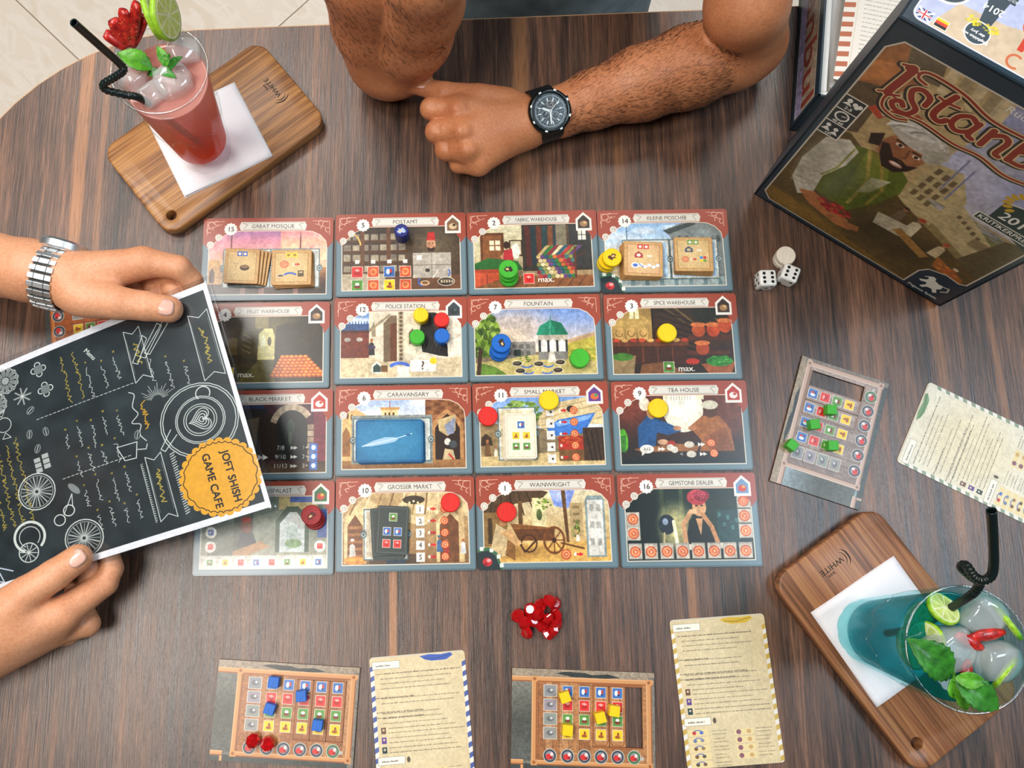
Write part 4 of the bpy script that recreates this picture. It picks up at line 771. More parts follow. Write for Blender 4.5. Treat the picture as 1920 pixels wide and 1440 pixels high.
small_stack('market_card', 'card', [(947.6, 775.5), (1005.5, 774), (1007, 860), (947.6, 860)], 27, 40, 4, 1.6, mw, edge_wh, lambda k: (-.6*k, -.3*k, 0), lambda k, n: order(k, n, 'cream demand card of the deck on the small market tile'), 'cream demand cards', r=2)
mk = demand('print_large_market_card', '#333c39', '#55605c', [(14, 9.4, 'g'), (9.2, 21.4, 'b'), (18.6, 21.4, 'b'), (9.2, 31.6, 'r'), (18.6, 31.6, 'r')])
small_stack('market_card', 'card', [(710, 949), (766, 951), (763, 1040), (703, 1037)], 27.2, 41, 4, 1.2, mk, edge_dk, lambda k: ((0, -4.6, -3.6, -2)[k], (0, -1.2, -4, -2)[k], (0, .11, .07, .03)[k]), lambda k, n: order(k, n, 'dark green demand card of the messy stack below the caravansary tile'), 'dark demand cards', r=2)
# ---- wooden discs
def wood_paint(name, col): return pmat(name, col, .42, .10, 400, bump=.25, bscale=900, stretch=(1, .12, 1), spec=.4)
WC = {'yellow': '#f0ca12', 'red': '#d8261e', 'green': '#3fae2c', 'blue': '#1565c0', 'navy': '#1d2470', 'white': '#e6dccb', 'shaded_red': '#9c1c20'}
def disc(px, py, ztop, h, dia, col, label, z0, emblem=None, group='painted wooden discs', dxy=(0, 0), name='wooden_disc'):
    c = P(px, py, ztop); r = dia/2; b = .6
    prof = [(0, 0), (r-b, 0), (r, b), (r, h-b), (r-b, h), (0, h)]
    mt = wood_paint('paint_'+col, WC[col])
    if emblem:
        root = empty(name, (c.x+dxy[0], c.y+dxy[1], z0), random.random()*6)
        smooth_angle(MB().lathe(prof, 40).build('disc_body', mt, root))
        em = MB(); pts = [(-5.2, 1.6), (-3, 3.4), (-.4, 2.4), (1.4, 4), (4.4, 2.6), (5.2, .2), (2.6, -.6), (4, -3), (.6, -1.8), (-1.6, -3.6), (-3.6, -1.4)]
        em.prism([(x*.78, y*.78) for x, y in pts], h-.05, h+.22).build('emblem', pmat('emblem_'+emblem, emblem, .5), root)
        em = MB(); em.prism([(x*.3+1, y*.3+.4) for x, y in pts], h, h+.3).build('emblem_highlight', pmat('emblem_light', '#e8c088', .5), root)
        return tag(root, label, 'disc', group)
    return tag(smooth_angle(MB().lathe(prof, 40).build(name, mt, None, (c.x+dxy[0], c.y+dxy[1], z0), (0, 0, random.random()*.5-.2))), label, 'disc', group)
z = TZ
disc(789, 590, z+10, 10, 13.6, 'yellow', 'tall yellow wooden disc on the police station tile', z)
disc(828, 599, z+10, 10, 13.6, 'red', 'tall red wooden disc on the police station tile', z)
disc(782, 631, z+10, 10, 13.6, 'green', 'tall green wooden disc on the police station tile', z)
disc(828.5, 629, z+10, 10, 13.6, 'blue', 'tall blue wooden disc on the police station tile', z)
d = disc(752.5, 432, z+15, 15, 13, 'navy', 'tall navy blue wooden post piece with a pale mark, on the post office tile', z, emblem='#a9bde6')
def stack(px, py, col, n, offs, label, em):
    for k in range(n):
        disc(px, py, z+5*n, 5, 17.2, col, order(k, n, label), z+5*k, em if k == n-1 else None, 'stack of '+col+' discs', offs[k])
stack(953.5, 504, 'green', 3, [(1.2, -4), (.3, -1.6), (0, 0)], 'green wooden disc of the stack on the fabric warehouse tile', '#2a1408')
stack(1148, 482, 'yellow', 3, [(-3, -1.6), (-2.6, -1), (0, 0)], 'yellow wooden disc of the stack beside the parchment tokens', '#5c3208')
stack(940, 643, 'blue', 3, [(-1.4, -5.4), (-.6, -4), (0, 0)], 'blue wooden disc of the stack on the fountain tile', '#2a1a14')
stack(583.5, 966, 'shaded_red', 3, [(1.6, -3.4), (.8, -1.4), (0, 0)], 'shade-darkened red wooden disc of the stack next to the menu', '#5c0c10')  # red discs in a darker colour that stands for the shadow on them
disc(1087.5, 671, z+7, 7, 17.2, 'green', 'single green wooden disc on the fountain tile', z)
disc(1251.5, 623.5, z+5, 5, 17.2, 'yellow', 'yellow wooden disc on the spice warehouse tile', z)
disc(915, 780, z+5, 5, 17.2, 'red', 'red wooden disc at the left of the small market tile', z)
disc(1029.5, 750, z+5, 5, 17.4, 'yellow', 'yellow wooden disc covering the small market heading', z)
disc(1234.5, 765, z+5, 5, 17.2, 'yellow', 'yellow wooden disc on the tea house tile', z)
disc(844.5, 942, z+6, 6, 16.6, 'red', 'red wooden disc on the tile headed GROSSER MARKT', z)
disc(950, 960, z+5, 5, 17, 'red', 'red wooden disc on the wainwright tile', z)
for k in range(2): disc(1475, 478, 12, 5.8, 17.4, 'white', ('lower' if k == 0 else 'upper')+' of two plain white wooden discs above the dice', k*5.8, None, 'white discs', ((.3, -1) if k == 0 else (0, 0)))
# ---- dice
dw = pmat('die_white', '#ecebe6', .25, .02, coat=.3); dk = pmat('die_pip', '#15181a', .4, .02)
def die(px, py, rz, label, faces):
    s = 15.4; c = P(px, py, s); root = empty('die', (c.x, c.y, 0), rz, label, 'die', 'white dice')
    o = MB().box((0, 0, s/2), (s, s, s)).build('die_body', dw, root, bevel=2.4, segs=4); smooth_angle(o, 1.2)
    P3 = {1: [(0, 0)], 2: [(-1, -1), (1, 1)], 3: [(-1, -1), (0, 0), (1, 1)], 4: [(-1, -1), (1, -1), (-1, 1), (1, 1)], 5: [(-1, -1), (1, -1), (-1, 1), (1, 1), (0, 0)], 6: [(-1, -1), (-1, 0), (-1, 1), (1, -1), (1, 0), (1, 1)]}
    base = None
    for val, M in ((faces[0], Matrix.Identity(3)), (faces[1], Matrix.Rotation(PI/2, 3, 'X')), (faces[2], Matrix.Rotation(PI/2, 3, 'Y')), (7-faces[1], Matrix.Rotation(-PI/2, 3, 'X')), (7-faces[2], Matrix.Rotation(-PI/2, 3, 'Y'))):
        for x, y in P3[val]:
            if base is None: base = MB().lathe([(0, -.3), (1.45, -.3), (1.45, .04), (0, .04)], 14).build('pip', dk, root); p = base
            else: p = base.copy(); C.objects.link(p)
            p.location = (M@Vector((x*3.6, y*4.0, s/2))+Vector((0, 0, s/2)))*MM; p.rotation_euler = M.to_euler()
die(1441, 520, .02, 'white die showing six, nearer the game tiles', (6, 3, 2)); die(1484, 511, -.42, 'white die showing six, touching the white discs', (6, 2, 3))
# ---- cubes
def cube(p, rz, col, label, grp):
    o = MB().box((0, 0, 4.2), (8.4, 8.4, 8.4)).build('wooden_cube', wood_paint('paint_'+col, WC[col]), None, (p.x, p.y, BZ), (0, 0, rz), bevel=.35, segs=2); tag(o, label, 'cube', grp)
for (x, y), rz, lab in (((512.7, 1279.6), -.12, 'blue cube on the top row of the left board'), ((564, 1306), .06, 'blue cube covering the red goods row'), ((504.6, 1330), -.3, 'blue cube covering the green goods row'), ((594.5, 1361), -.12, 'blue cube covering the orange goods row')): cube(P(x, y, BZ+8.4), rz, 'blue', lab, 'blue cubes')
for (x, y), rz, lab in (((1060, 1308), .3, 'yellow cube nearest the top left of its board'), ((1126.7, 1346.5), .25, 'yellow cube tilted over the green goods row'), ((1153, 1334), -.15, 'yellow cube closest to the open slot of its board'), ((1064.8, 1370), -.1, 'yellow cube lowest on its board')): cube(P(x, y, BZ+8.4), rz, 'yellow', lab, 'yellow cubes')
for (x, y), rz, lab in (((1560.6, 767.6), -.1, 'green cube on the upper extension strips'), ((1529, 795), .1, 'green cube covering a red goods picture'), ((1487, 834), -.7, 'green cube hanging at the left rim of the board'), ((1563.5, 835), -.05, 'green cube nearest the gem circles')): cube(P(x, y, BZ+8.4), rz, 'green', lab, 'green cubes')
# ---- red gems
gm = pmat('ruby_plastic', '#e0181c', .06, .05, trans=.55, ior=1.5, coat=.5)
def gem(p, s, label, grp, e):
    r = s/2; prof = [(0, -r*.85), (r*.55, -r*.45), (r, .05*r), (r*.96, .2*r), (r*.55, .62*r), (0, .62*r)]
    o = MB().lathe(prof, 8).build('red_gem', gm, None, (p.x, p.y, p.z), e); tag(o, label, 'gem', grp)
gp = [(310, 92, 14), (340, 108, 6), (352, 182, 6), (105, 186, 5), (190, 150, 6), (250, 122, 6), (150, 232, 7), (236, 172, 13), (300, 205, 12), (352, 240, 6), (165, 292, 6), (300, 300, 6), (262, 250, 6), (330, 275, 5), (205, 215, 6)]
for i, (x, y, zz) in enumerate(gp):
    gem(P(940+x/3.4286, 1100+y/3.4286, zz*.8), 12.5, 'small faceted red plastic gem in the loose heap below the game tiles', 'heap of red gems', (random.uniform(-.9, .9), random.uniform(-.9, .9), random.random()*3))
gem(P(474, 1389, 8), 12.5, 'red gem on the first gem circle of the board with blue cubes', 'gems on the board', (.5, .2, 1)); gem(P(502, 1394, 8), 12.5, 'red gem on the second gem circle of the board with blue cubes', 'gems on the board', (-.4, .3, .4))

# ================================================================== game box
navy = '#1b3240'
navym = pmat('box_navy', navy, .4, .08, bump=.1)
def stroke3(A, pts, w, n=6):
    q = [(p.x, p.y) for p in spline([(x, y, 0) for x, y in pts], n)]
    return q
def fancy(A, paths, red='#8e2f22'):
    for dw_, c in ((2.0, '#2e2620'), (1.1, '#d9bd8c'), (0, red)):
        for pts, w in paths: A.line([(x-(.5 if dw_ == 2 else 0), y+(.4 if dw_ == 2 else 0)) for x, y in stroke3(A, pts, w)], w+dw_, c)
A = Art(100, 138, 8, navy); fr = [(3, 8+6), (7, 8), (93, 8), (97, 12), (97, 112), (94.5, 114), (88, 113), (81, 116), (79, 121), (79, 134.5), (7, 134.5), (3, 130)]
S = Art(100, 138, 8, '#b59a6c')   # market scene, invented stand-in in the same colours
S.grad(0, 0, 100, 138, ['#b7a482', '#bca77e', '#8f7c4e', '#5a4a2a']); S.grad(46, 0, 100, 70, ['#9a94a8', '#8f93bb', '#a9aac8', '#b9b4bc'])
S.poly([(0, 0), (36, 0), (48, 30), (46, 60), (50, 76), (0, 84)], '#b89d6c'); S.poly([(0, 0), (16, 0), (20, 22), (12, 44), (0, 50)], '#a56a3c'); S.poly([(8, 4), (22, 6), (26, 18), (14, 20)], '#6a5c44'); S.poly([(0, 22), (16, 16), (14, 24), (0, 38)], '#c07a44'); S.poly([(0, 36), (14, 30), (16, 60), (0, 70)], '#5a4c34')
for i in range(5): S.poly([(24+i*5, 6), (28+i*5, 8), (30+i*5, 22), (26+i*5, 20)], '#9c8a66' if i % 2 else '#c9b48a')
S.ell(70, 30, 24, 12, '#c9bf9c', .35, 1); S.ell(60, 48, 14, 10, '#c6c3d6', .7, 1); S.ell(84, 40, 18, 12, '#7f86b4', .5, 1)
S.poly([(46, 52), (56, 50), (66, 64), (64, 88), (46, 84)], '#bca878'); [S.rect(48+i*3.6, 54+j*6+i, 50+i*3.6, 58+j*6+i, '#6e5c3c') for i in range(3) for j in range(4)]
for x, y in ((53, 42), (57.5, 46)): S.line([(x, y), (x+1.6, y+22)], .7, '#77789a')
foliage(S, 72, 74, 16, 3, 60, ('#8a86a4', '#a5a1b4', '#6e7a5c', '#b9b4b4')); foliage(S, 84, 78, 14, 2.4, 50, ('#5c6a3c', '#7c8a50', '#45522f'))
S.poly([(62, 68), (66, 66), (97, 86), (97, 96), (90, 98), (62, 84)], '#bda97c'); [S.rect(68+i*3, 72+i*1.6, 69.6+i*3, 74.4+i*1.6, '#6a5a3c') for i in range(5)]; S.rect(80, 80, 88, 86, '#8a7856')
S.poly([(88, 72), (100, 66), (100, 112), (82, 108), (84, 96)], '#5c5236'); S.poly([(0, 70), (14, 62), (50, 84), (96, 104), (100, 138), (0, 138)], '#5e4c2a'); S.poly([(0, 122), (40, 128), (80, 134), (80, 138), (0, 138)], '#7a5c26'); S.ell(60, 110, 20, 12, '#3e3620', .8, .8); S.ell(20, 128, 18, 5, '#93702e', .7, 1)
# far stall people
for x, y, s_, c, h in ((61, 90, 5.4, '#d0c3a0', '#b23a28'), (76, 96, 4.6, '#c9b48c', '#b8442e'), (53, 88, 4.4, '#6e5c44', '#3a2c20'), (88, 108, 4.4, '#cbb894', '#d6c7a4')): figure(S, x, y, s_, c, '#a8744c', h)
S.poly([(46, 98), (60, 96), (62, 106), (48, 107)], '#b7ab90'); S.poly([(58, 100), (76, 108), (74, 112), (56, 104)], '#a3763c'); S.poly([(78, 104), (94, 110), (96, 118), (80, 112)], '#a0602c'); foliage(S, 86, 110, 6, 3, 24, ('#c0502e', '#c98a3c', '#d06a3c'))
# striped cloth, seller in white turban and green waistcoat
for i in range(6): S.push(25, 47, -2.7+i*.36); S.rect(6, -3, 12.5, 3, '#b8492c' if i % 2 == 0 else '#d6c3a4'); S.pop()
S.poly([(22, 66), (34, 62), (44, 70), (46, 80), (42, 96), (36, 110), (20, 108), (12, 88), (14, 70)], '#5e6a20'); S.poly([(24, 66), (33, 64), (40, 80), (36, 98), (30, 104)], '#7b842c'); S.line([(25, 66), (33, 84), (34, 104)], 1.6, '#b8a050'); S.line([(30, 66), (40, 84), (40, 98)], 1.4, '#a89040')
S.poly([(33, 80), (40, 76), (37, 90), (33, 94)], '#d9cfb4'); S.ell(32, 92, 12, 14, '#434c14', .5, 1)
S.poly([(8, 72), (16, 66), (22, 70), (22, 82), (18, 96), (20, 112), (15, 118), (8, 108), (6, 92)], '#c9c2b0'); S.ell(11, 90, 5, 16, '#a9a28e', .7, 1); S.line([(20, 70), (20, 86), (17, 96)], .8, '#8a8a3c'); [S.line([(8, 98+i*4), (15, 96+i*4)], .6, '#a39c86') for i in range(4)]
S.poly([(14, 114), (20, 110), (40, 116), (44, 122), (38, 124), (22, 120)], '#b87444'); foliage(S, 32, 113, 8, 4, 60, ('#b3282c', '#d2433c', '#8c1c22')); S.poly([(38, 118), (46, 116), (47, 120), (42, 122)], '#a5683c')
S.ell(34, 56, 8.6, 10.5, '#a46a44', rot=.25); S.ell(30, 60, 5, 7, '#8a5434', .6, .8); S.poly([(25.5, 57), (28, 64), (32, 70), (37, 70), (41, 65), (42.4, 60), (38, 63), (33, 62), (28, 56)], '#2e2018'); S.ell(35.6, 65, 2.8, 1.3, '#c98a7c'); S.ell(35.6, 64.7, 2, .6, '#ece2d2'); S.line([(31.5, 62.4), (35.8, 61.6), (40, 63.4)], 1.1, '#2e2018')
for x, y in ((31.4, 53.8), (39, 55.4)): S.ell(x, y, 1.7, .9, '#e9dcc8'); S.ell(x, y, .8, .8, '#20150f'); S.line([(x-2.4, y-1.9), (x+2.2, y-2)], .9, '#2e2018')
S.line([(35.4, 54), (36.4, 59), (34.8, 59.8)], 1, '#7c4c30'); S.poly([(24, 52), (20, 56), (22, 62), (26, 60)], '#2e2018')
S.ell(34, 44.5, 12.5, 7.4, '#b9b2a4', rot=.2); S.ell(31, 42, 9, 4.4, '#d8d2c6', rot=-.1); [S.arc(34+i*.8, 48-i*.6, 12-i*1.4, PI*1.05, PI*1.93, 1, ['#e4dfd4', '#9a9488', '#cfc8ba'][i % 3], ry=6.6-i*.5) for i in range(6)]; S.ell(44, 50, 3.4, 5.6, '#aea795', rot=.5)
S.grain(.16, 10, 8); S.smudge(2)
fancy(S, [([(14, 17), (15.5, 17.4), (14, 31), (14.4, 32.6)], 3), ([(11, 34), (14, 32.4), (18, 33)], .9), ([(11.5, 17), (14, 16.2), (18, 17.4)], 1),
  ([(27, 29), (26.4, 24.6), (22.6, 23), (20.2, 25.4), (22, 29.6), (25.6, 33), (24.4, 37.2), (20, 38), (17.6, 35.4), (19.6, 33), (21.4, 34.6)], 2.2), ([(18, 31), (14.6, 34), (16, 40), (22, 42), (26, 40)], 1),
  ([(32.4, 18), (31, 26), (31.4, 31), (34.4, 32.4), (36, 30)], 2.4), ([(28.4, 22), (32, 22.4), (36, 21.8)], 1.1),
  ([(44, 24), (41, 22.6), (38, 25.4), (38, 30), (41, 32), (44.4, 29), (45, 23.6), (44.8, 30.6), (47, 32)], 2.1),
  ([(50, 23), (50.4, 32)], 2.3), ([(50.4, 26), (53.6, 23), (56.4, 25), (56.4, 32), (58, 33)], 2.1),
  ([(61, 15), (60.6, 24), (61, 32)], 2.4), ([(61, 26), (64.6, 24.4), (67.4, 27.4), (66, 31.4), (61.4, 32)], 2),
  ([(71, 24.4), (71, 30), (74, 32.2), (77.4, 30), (78, 24.4), (78, 31.4), (80, 32.4)], 2.1), ([(84, 15), (83.6, 24), (84, 31), (87, 32)], 2.4),
  ([(22, 20), (18.4, 18.8), (18.6, 15.6), (23, 14.4), (34, 15.4), (46, 19.2), (58, 19), (70, 17)], 1.1), ([(20, 40), (30, 37), (44, 38.6), (54, 37.4), (66, 39.6), (80, 36), (90, 37)], 1)])
S.text('Rüdiger Dorn', 60, 11.6, 4.6, '#e6e2da', ang=.03, sx=1.05)
# corner badge with laurel and 2014
S.poly([(74, 52), (80, 50), (97, 52), (97, 72), (75, 64)], '#1f3c3a'); S.line([(74, 52), (80, 50), (97, 50)], .6, '#e2dccd')
for i in range(9): a = 2.2+i*.32; S.ell(83+9*math.cos(a), 49+7*math.sin(a), 1.8, 1, '#c9a024', rot=a)
S.ell(86, 46, 6.4, 4.6, '#1f3c3a'); S.text('2014', 84, 59, 7, '#ece8dc', bold=2)
S.rect(71, 63.4, 96, 68.6, '#e2dccd'); S.rect(71.6, 64, 95.4, 68, '#1f3c3a'); S.text('KRITIKERPREIS', 83.5, 66, 3.5, '#ece8dc', bold=1)
# player count icons
for k in range(3):
    y = 44+k*9; S.rect(2.6, y-.6, 12.4, y+9, '#e2dccd'); S.rect(3.2, y, 11.8, y+8.4, '#1b2c30')
    if k == 0: S.ell(6, y+2.2, 1.1, 1.2, '#e9e6dc'); S.poly([(4, y+5), (6, y+3), (8, y+5)], '#e9e6dc'); [S.ell(8.6+i, y+3+(i % 2), 1, 1.2, '#e9e6dc') for i in range(3)]; S.text('2-5', 7.4, y+6.8, 2.4, '#e9e6dc', bold=1)
    if k == 1: S.arc(7.5, y+3.4, 2.6, 0, 2*PI, .8, '#e9e6dc'); S.line([(7.5, y+3.4), (9, y+2.8)], .5, '#e9e6dc'); S.text('40-60', 7.5, y+7.4, 2, '#e9e6dc', bold=1)
    if k == 2: [S.ell(5.6+i*3.6, y+2.4+i*.8, 1, 1.1, '#e9e6dc') for i in range(2)]; S.poly([(3.6, y+6), (5.6, y+3.4), (7.6, y+6)], '#e9e6dc'); S.poly([(7.6, y+6.6), (9.4, y+4.2), (11.2, y+6.6)], '#e9e6dc'); S.text('10+', 7.6, y+7.4, 2, '#e9e6dc', bold=1)
msk = Art(100, 138, 8, '#000000'); msk.poly([(p.x, p.y) for p in spline([(x, y, 0) for x, y in fr+[fr[0]]], 1)], '#ffffff'); A.grain(.06, 12, 2)
A.a = np.where(msk.a > .5, S.a, A.a); A.line(fr, .7, '#cfc6b4', close=True)
# prancing horse crest and script line
h_ = [(84, 121), (85.4, 119.2), (87, 119.6), (87.6, 121.4), (90, 122.4), (92, 122), (92.6, 125), (91.4, 127), (93, 129.4), (91.8, 131), (90, 128.6), (88, 129), (86.6, 131.6), (85.2, 131), (86.6, 128), (86, 126), (83.6, 127.4), (82.4, 126.4), (84.4, 124.6), (85.2, 123)]
A.poly(h_, '#e6e2d6'); A.line([(92, 122.6), (94.6, 121.6), (95.4, 124.6), (93.6, 127)], .7, '#cfcabc'); A.line([(84.6, 120.6), (83.2, 122.2)], .6, '#e6e2d6'); A.text('Pegasus Spiele', 88.4, 134, 2.5, '#dfdbd0', ang=-.03, bold=1)
cover = A.mat('print_box_cover', .3, .2, .1)
T = Art(100, 35.2, 8, navy); S2 = Art(100, 35.2, 8, '#b7bede'); S2.poly([(8, 35), (14, 20), (30, 19), (50, 14), (80, 18), (100, 12), (100, 35)], '#cdb89c'); S2.grain(.07, 12, 6); S2.smudge(1)
# the top side is seen upside down from the front, so its print is turned by half a turn
S2.push(100, 35.2, PI)
S2.ell(91.5, 19.5, 7.6, 7, '#f0ecea'); S2.ell(91.5, 19.9, 7, 6.5, '#3c4a54'); S2.ell(91, 22, 2, 2.2, '#e9e6dc'); S2.ell(93, 24.4, 1.3, 1.2, '#e9e6dc')
S2.pop(); S2.push(0, 0, 0); S2.pop()
# flags
S2.rect(4, 28, 9, 31.6, '#28407c'); S2.line([(4, 28), (9, 31.6)], .8, '#efecea'); S2.line([(4, 31.6), (9, 28)], .8, '#efecea'); S2.rect(6, 28, 7, 31.6, '#efecea'); S2.rect(4, 29.4, 9, 30.2, '#efecea'); S2.rect(6.25, 28, 6.75, 31.6, '#c8323a'); S2.rect(4, 29.6, 9, 30, '#c8323a')
S2.rect(10.4, 28, 15, 31.6, '#e9e6dc'); S2.rect(10.6, 28.2, 14.8, 29.3, '#f0c81e'); S2.rect(10.6, 29.3, 14.8, 30.4, '#d8402c'); S2.rect(10.6, 30.4, 14.8, 31.4, '#25221f')
S2.poly([(20.5, 10), (27.5, 10), (26, 22), (22, 22)], '#3c4a54'); S2.text('2014', 24, 16, 3.6, '#efecea', ang=PI, bold=1); S2.rect(19, 8.4, 29, 11.4, '#3c4a54'); S2.text('KRITIKERPREIS', 24, 9.9, 1.6, '#efecea', ang=PI); S2.ell(23.6, 26.4, 4.3, 4.3, '#f0ecea'); S2.ell(23.6, 26.4, 3.9, 3.9, '#3c4a54')
for sx in (-1, 1): foliage(S2, 23.6+sx*3.2, 22.4+abs(sx)*.6, 2.6, 1.7, 40, ('#e8d21e', '#f0de3a', '#c9b01a'))
for i, t in enumerate(('Empfohlen von', 'der Jury')): S2.text(t, 23.6, 28.2-i*1.9, 1.5, '#efecea', ang=PI, bold=1)
S2.text('Istanbul', 62, 18, 17, '#c9402a', ang=PI, sx=1.0, bold=4); S2.arc(38, 15, 3.4, 0, 5.2, .9, '#c96a44'); S2.arc(38, 29, 2.4, 1, 5.2, .8, '#c96a44')
ms2 = Art(100, 35.2, 8, '#000000'); ms2.poly([(p[0]+50, p[1]+17.6) for p in rrect(94, 29.6, 3)], '#ffffff'); T.grain(.06, 12, 3); T.a = np.where(ms2.a > .5, S2.a, T.a); T.line([(p[0]+50, p[1]+17.6) for p in rrect(94, 29.6, 3)], .5, '#dfdcea', close=True)
topside = T.mat('print_box_top_side', .35, .15, .1)
lid = empty('game_box_cover', (295.2, 331.8, 0), 0, 'navy board game box lid standing upright, showing a turbaned market seller', 'game box lid')
lid.rotation_euler = Euler((1.591, -.02, -.613), 'XYZ'); LW, LH, LD = 193, 266, 68
inner = pmat('box_inner_card', '#b9aa98', .7, .06)
def panel(name, M, w, h, mats, parent, t=1.8):
    """panel with its print facing local +z of M (4x4, mm)"""
    mb = MB().prism([(0, 0), (w, 0), (w, h), (0, h)], -t, 0, 0, 2); mb.m[1] = 1; o = mb.build(name, list(mats)+[navym], parent, uv=[(0, 0), (1, 0), (1, 1), (0, 1)]*2)
    M = M.copy(); M.translation *= MM; o.matrix_local = M; return o
def M4(cols, t): m = Matrix.Identity(4); [[m.__setitem__(r, tuple(list(m[r])[:c]+[cols[c][r]]+list(m[r])[c+1:])) for r in range(3)] for c in range(3)]; m.translation = t; return m
panel('cover_panel', M4(((1, 0, 0), (0, 1, 0), (0, 0, 1)), (0, 0, 0)), LW, LH, [cover, inner], lid)
panel('side_panel', M4(((1, 0, 0), (0, 0, -1), (0, 1, 0)), (0, LH, 0)), LW, LD, [topside, inner], lid)
panel('side_panel', M4(((1, 0, 0), (0, 0, 1), (0, -1, 0)), (0, 0, -LD)), LW, LD, [navym, inner], lid)
panel('side_panel', M4(((0, 0, 1), (0, 1, 0), (-1, 0, 0)), (0, 0, -LD)), LD, LH, [navym, inner], lid)
panel('side_panel', M4(((0, 0, -1), (0, 1, 0), (1, 0, 0)), (LW, 0, 0)), LD, LH, [navym, inner], lid)
# tray of the box, lying behind the lid
tray = empty('game_box_tray', (334, 396, 0), math.radians(-8.5), 'open lower half of the board game box lying behind the standing lid', 'game box tray')
TW, TL_, TH = 250, 186, 62
A = Art(100, 33, 8, navy); B = Art(100, 33, 8, '#a2917c'); B.grad(0, 20, 100, 33, ['#9c93b8', '#a9a6cc']); B.text('Istanbul', 50, 14, 20, '#8a3a2c', sx=1.5, bold=5); B.grain(.25, 9, 3)
A.a[int(5*8):int(28*8), 24:-24] = B.a[int(5*8):int(28*8), 24:-24]; A.line([(3, 5), (97, 5), (97, 28), (3, 28)], .5, '#b9b3a4', close=True)
tside = A.mat('print_tray_side', .4, .1)
panel('tray_wall', M4(((0, -1, 0), (0, 0, 1), (-1, 0, 0)), (0, TL_, 0)), TL_, TH, [tside, inner], tray)
panel('tray_wall', M4(((1, 0, 0), (0, 0, 1), (0, -1, 0)), (0, 0, 0)), TW, TH, [navym, inner], tray)
panel('tray_wall', M4(((0, 1, 0), (0, 0, 1), (1, 0, 0)), (TW, 0, 0)), TL_, TH, [navym, inner], tray)
panel('tray_wall', M4(((-1, 0, 0), (0, 0, 1), (0, 1, 0)), (TW, TL_, 0)), TW, TH, [navym, inner], tray)
panel('tray_bottom', M4(((1, 0, 0), (0, 1, 0), (0, 0, 1)), (0, 0, 2.2)), TW, TL_, [inner, inner], tray)
ins = pmat('white_insert_plastic', '#dcdad6', .35, .03)
mb = MB(); ox, oy = 3, 3
mb.prism([(ox, oy), (TW-3, oy), (TW-3, oy+10), (ox, oy+10)], 3, 50); mb.prism([(ox, TL_-12), (TW-3, TL_-12), (TW-3, TL_-3), (ox, TL_-3)], 3, 50); mb.prism([(ox, oy+10), (ox+9, oy+10), (ox+9, TL_-12), (ox, TL_-12)], 3, 50); mb.prism([(TW-12, oy+10), (TW-3, oy+10), (TW-3, TL_-12), (TW-12, TL_-12)], 3, 50); mb.prism([(ox, oy), (TW-3, oy), (TW-3, TL_-3), (ox, TL_-3)], 2.6, 24)
mb.build('plastic_insert', ins, tray, bevel=1)
A = Art(60, 90, 6, '#eee6da'); [A.poly([(0, 4+i*8), (8, 2.5+i*8), (8, 6.5+i*8), (0, 8+i*8)], '#b9694a') for i in range(12)]; A.rect(9, 0, 10, 90, '#e4d9c8'); A.text('DIE REGELN', 30, 10, 4, '#b9523a', bold=1); lines(A, 14, 56, 16, 18, 3.6, 3, .9, col='#8a8078'); A.poly([(14, 84), (22, 76), (30, 80), (40, 74), (48, 86)], '#d9a25a')
rules = A.mat('print_rules', .5, 0)
def intray(x, y, z): a = math.radians(-8.5); return (334+x*math.cos(a)-y*math.sin(a), 396+x*math.sin(a)+y*math.cos(a), z)
tag(card('rules_leaflet', 78, 116, 1.2, rules, edge_wh, None, intray(62, 84, 45), math.radians(-13), r=1), 'cream rules leaflet with a rust striped margin inside the open box', 'leaflet')
pb = pmat('pale_blue_card', '#b4c6d2', .5, .05)
tag(card('pale_card_sheet', 110, 118, 1.5, pb, edge_wh, None, intray(84, 108, 42.5), math.radians(4), r=1), 'pale blue card sheet under the rules leaflet in the open box', 'card sheet')
tag(card('pale_card_sheet', 60, 60, 1.5, pb, edge_wh, None, intray(146, 138, 47), math.radians(-38), r=1), 'pale blue card sheet lying slanted at the far side of the open box', 'card sheet')
cm = pmat('grey_booklet', '#b5b2ae', .5, .06)
tag(card('grey_booklet', 30, 120, 14, cm, edge_wh, None, intray(30, 86, 24.2), math.radians(-5), r=1), 'narrow grey booklet standing along the wall inside the open box', 'booklet')
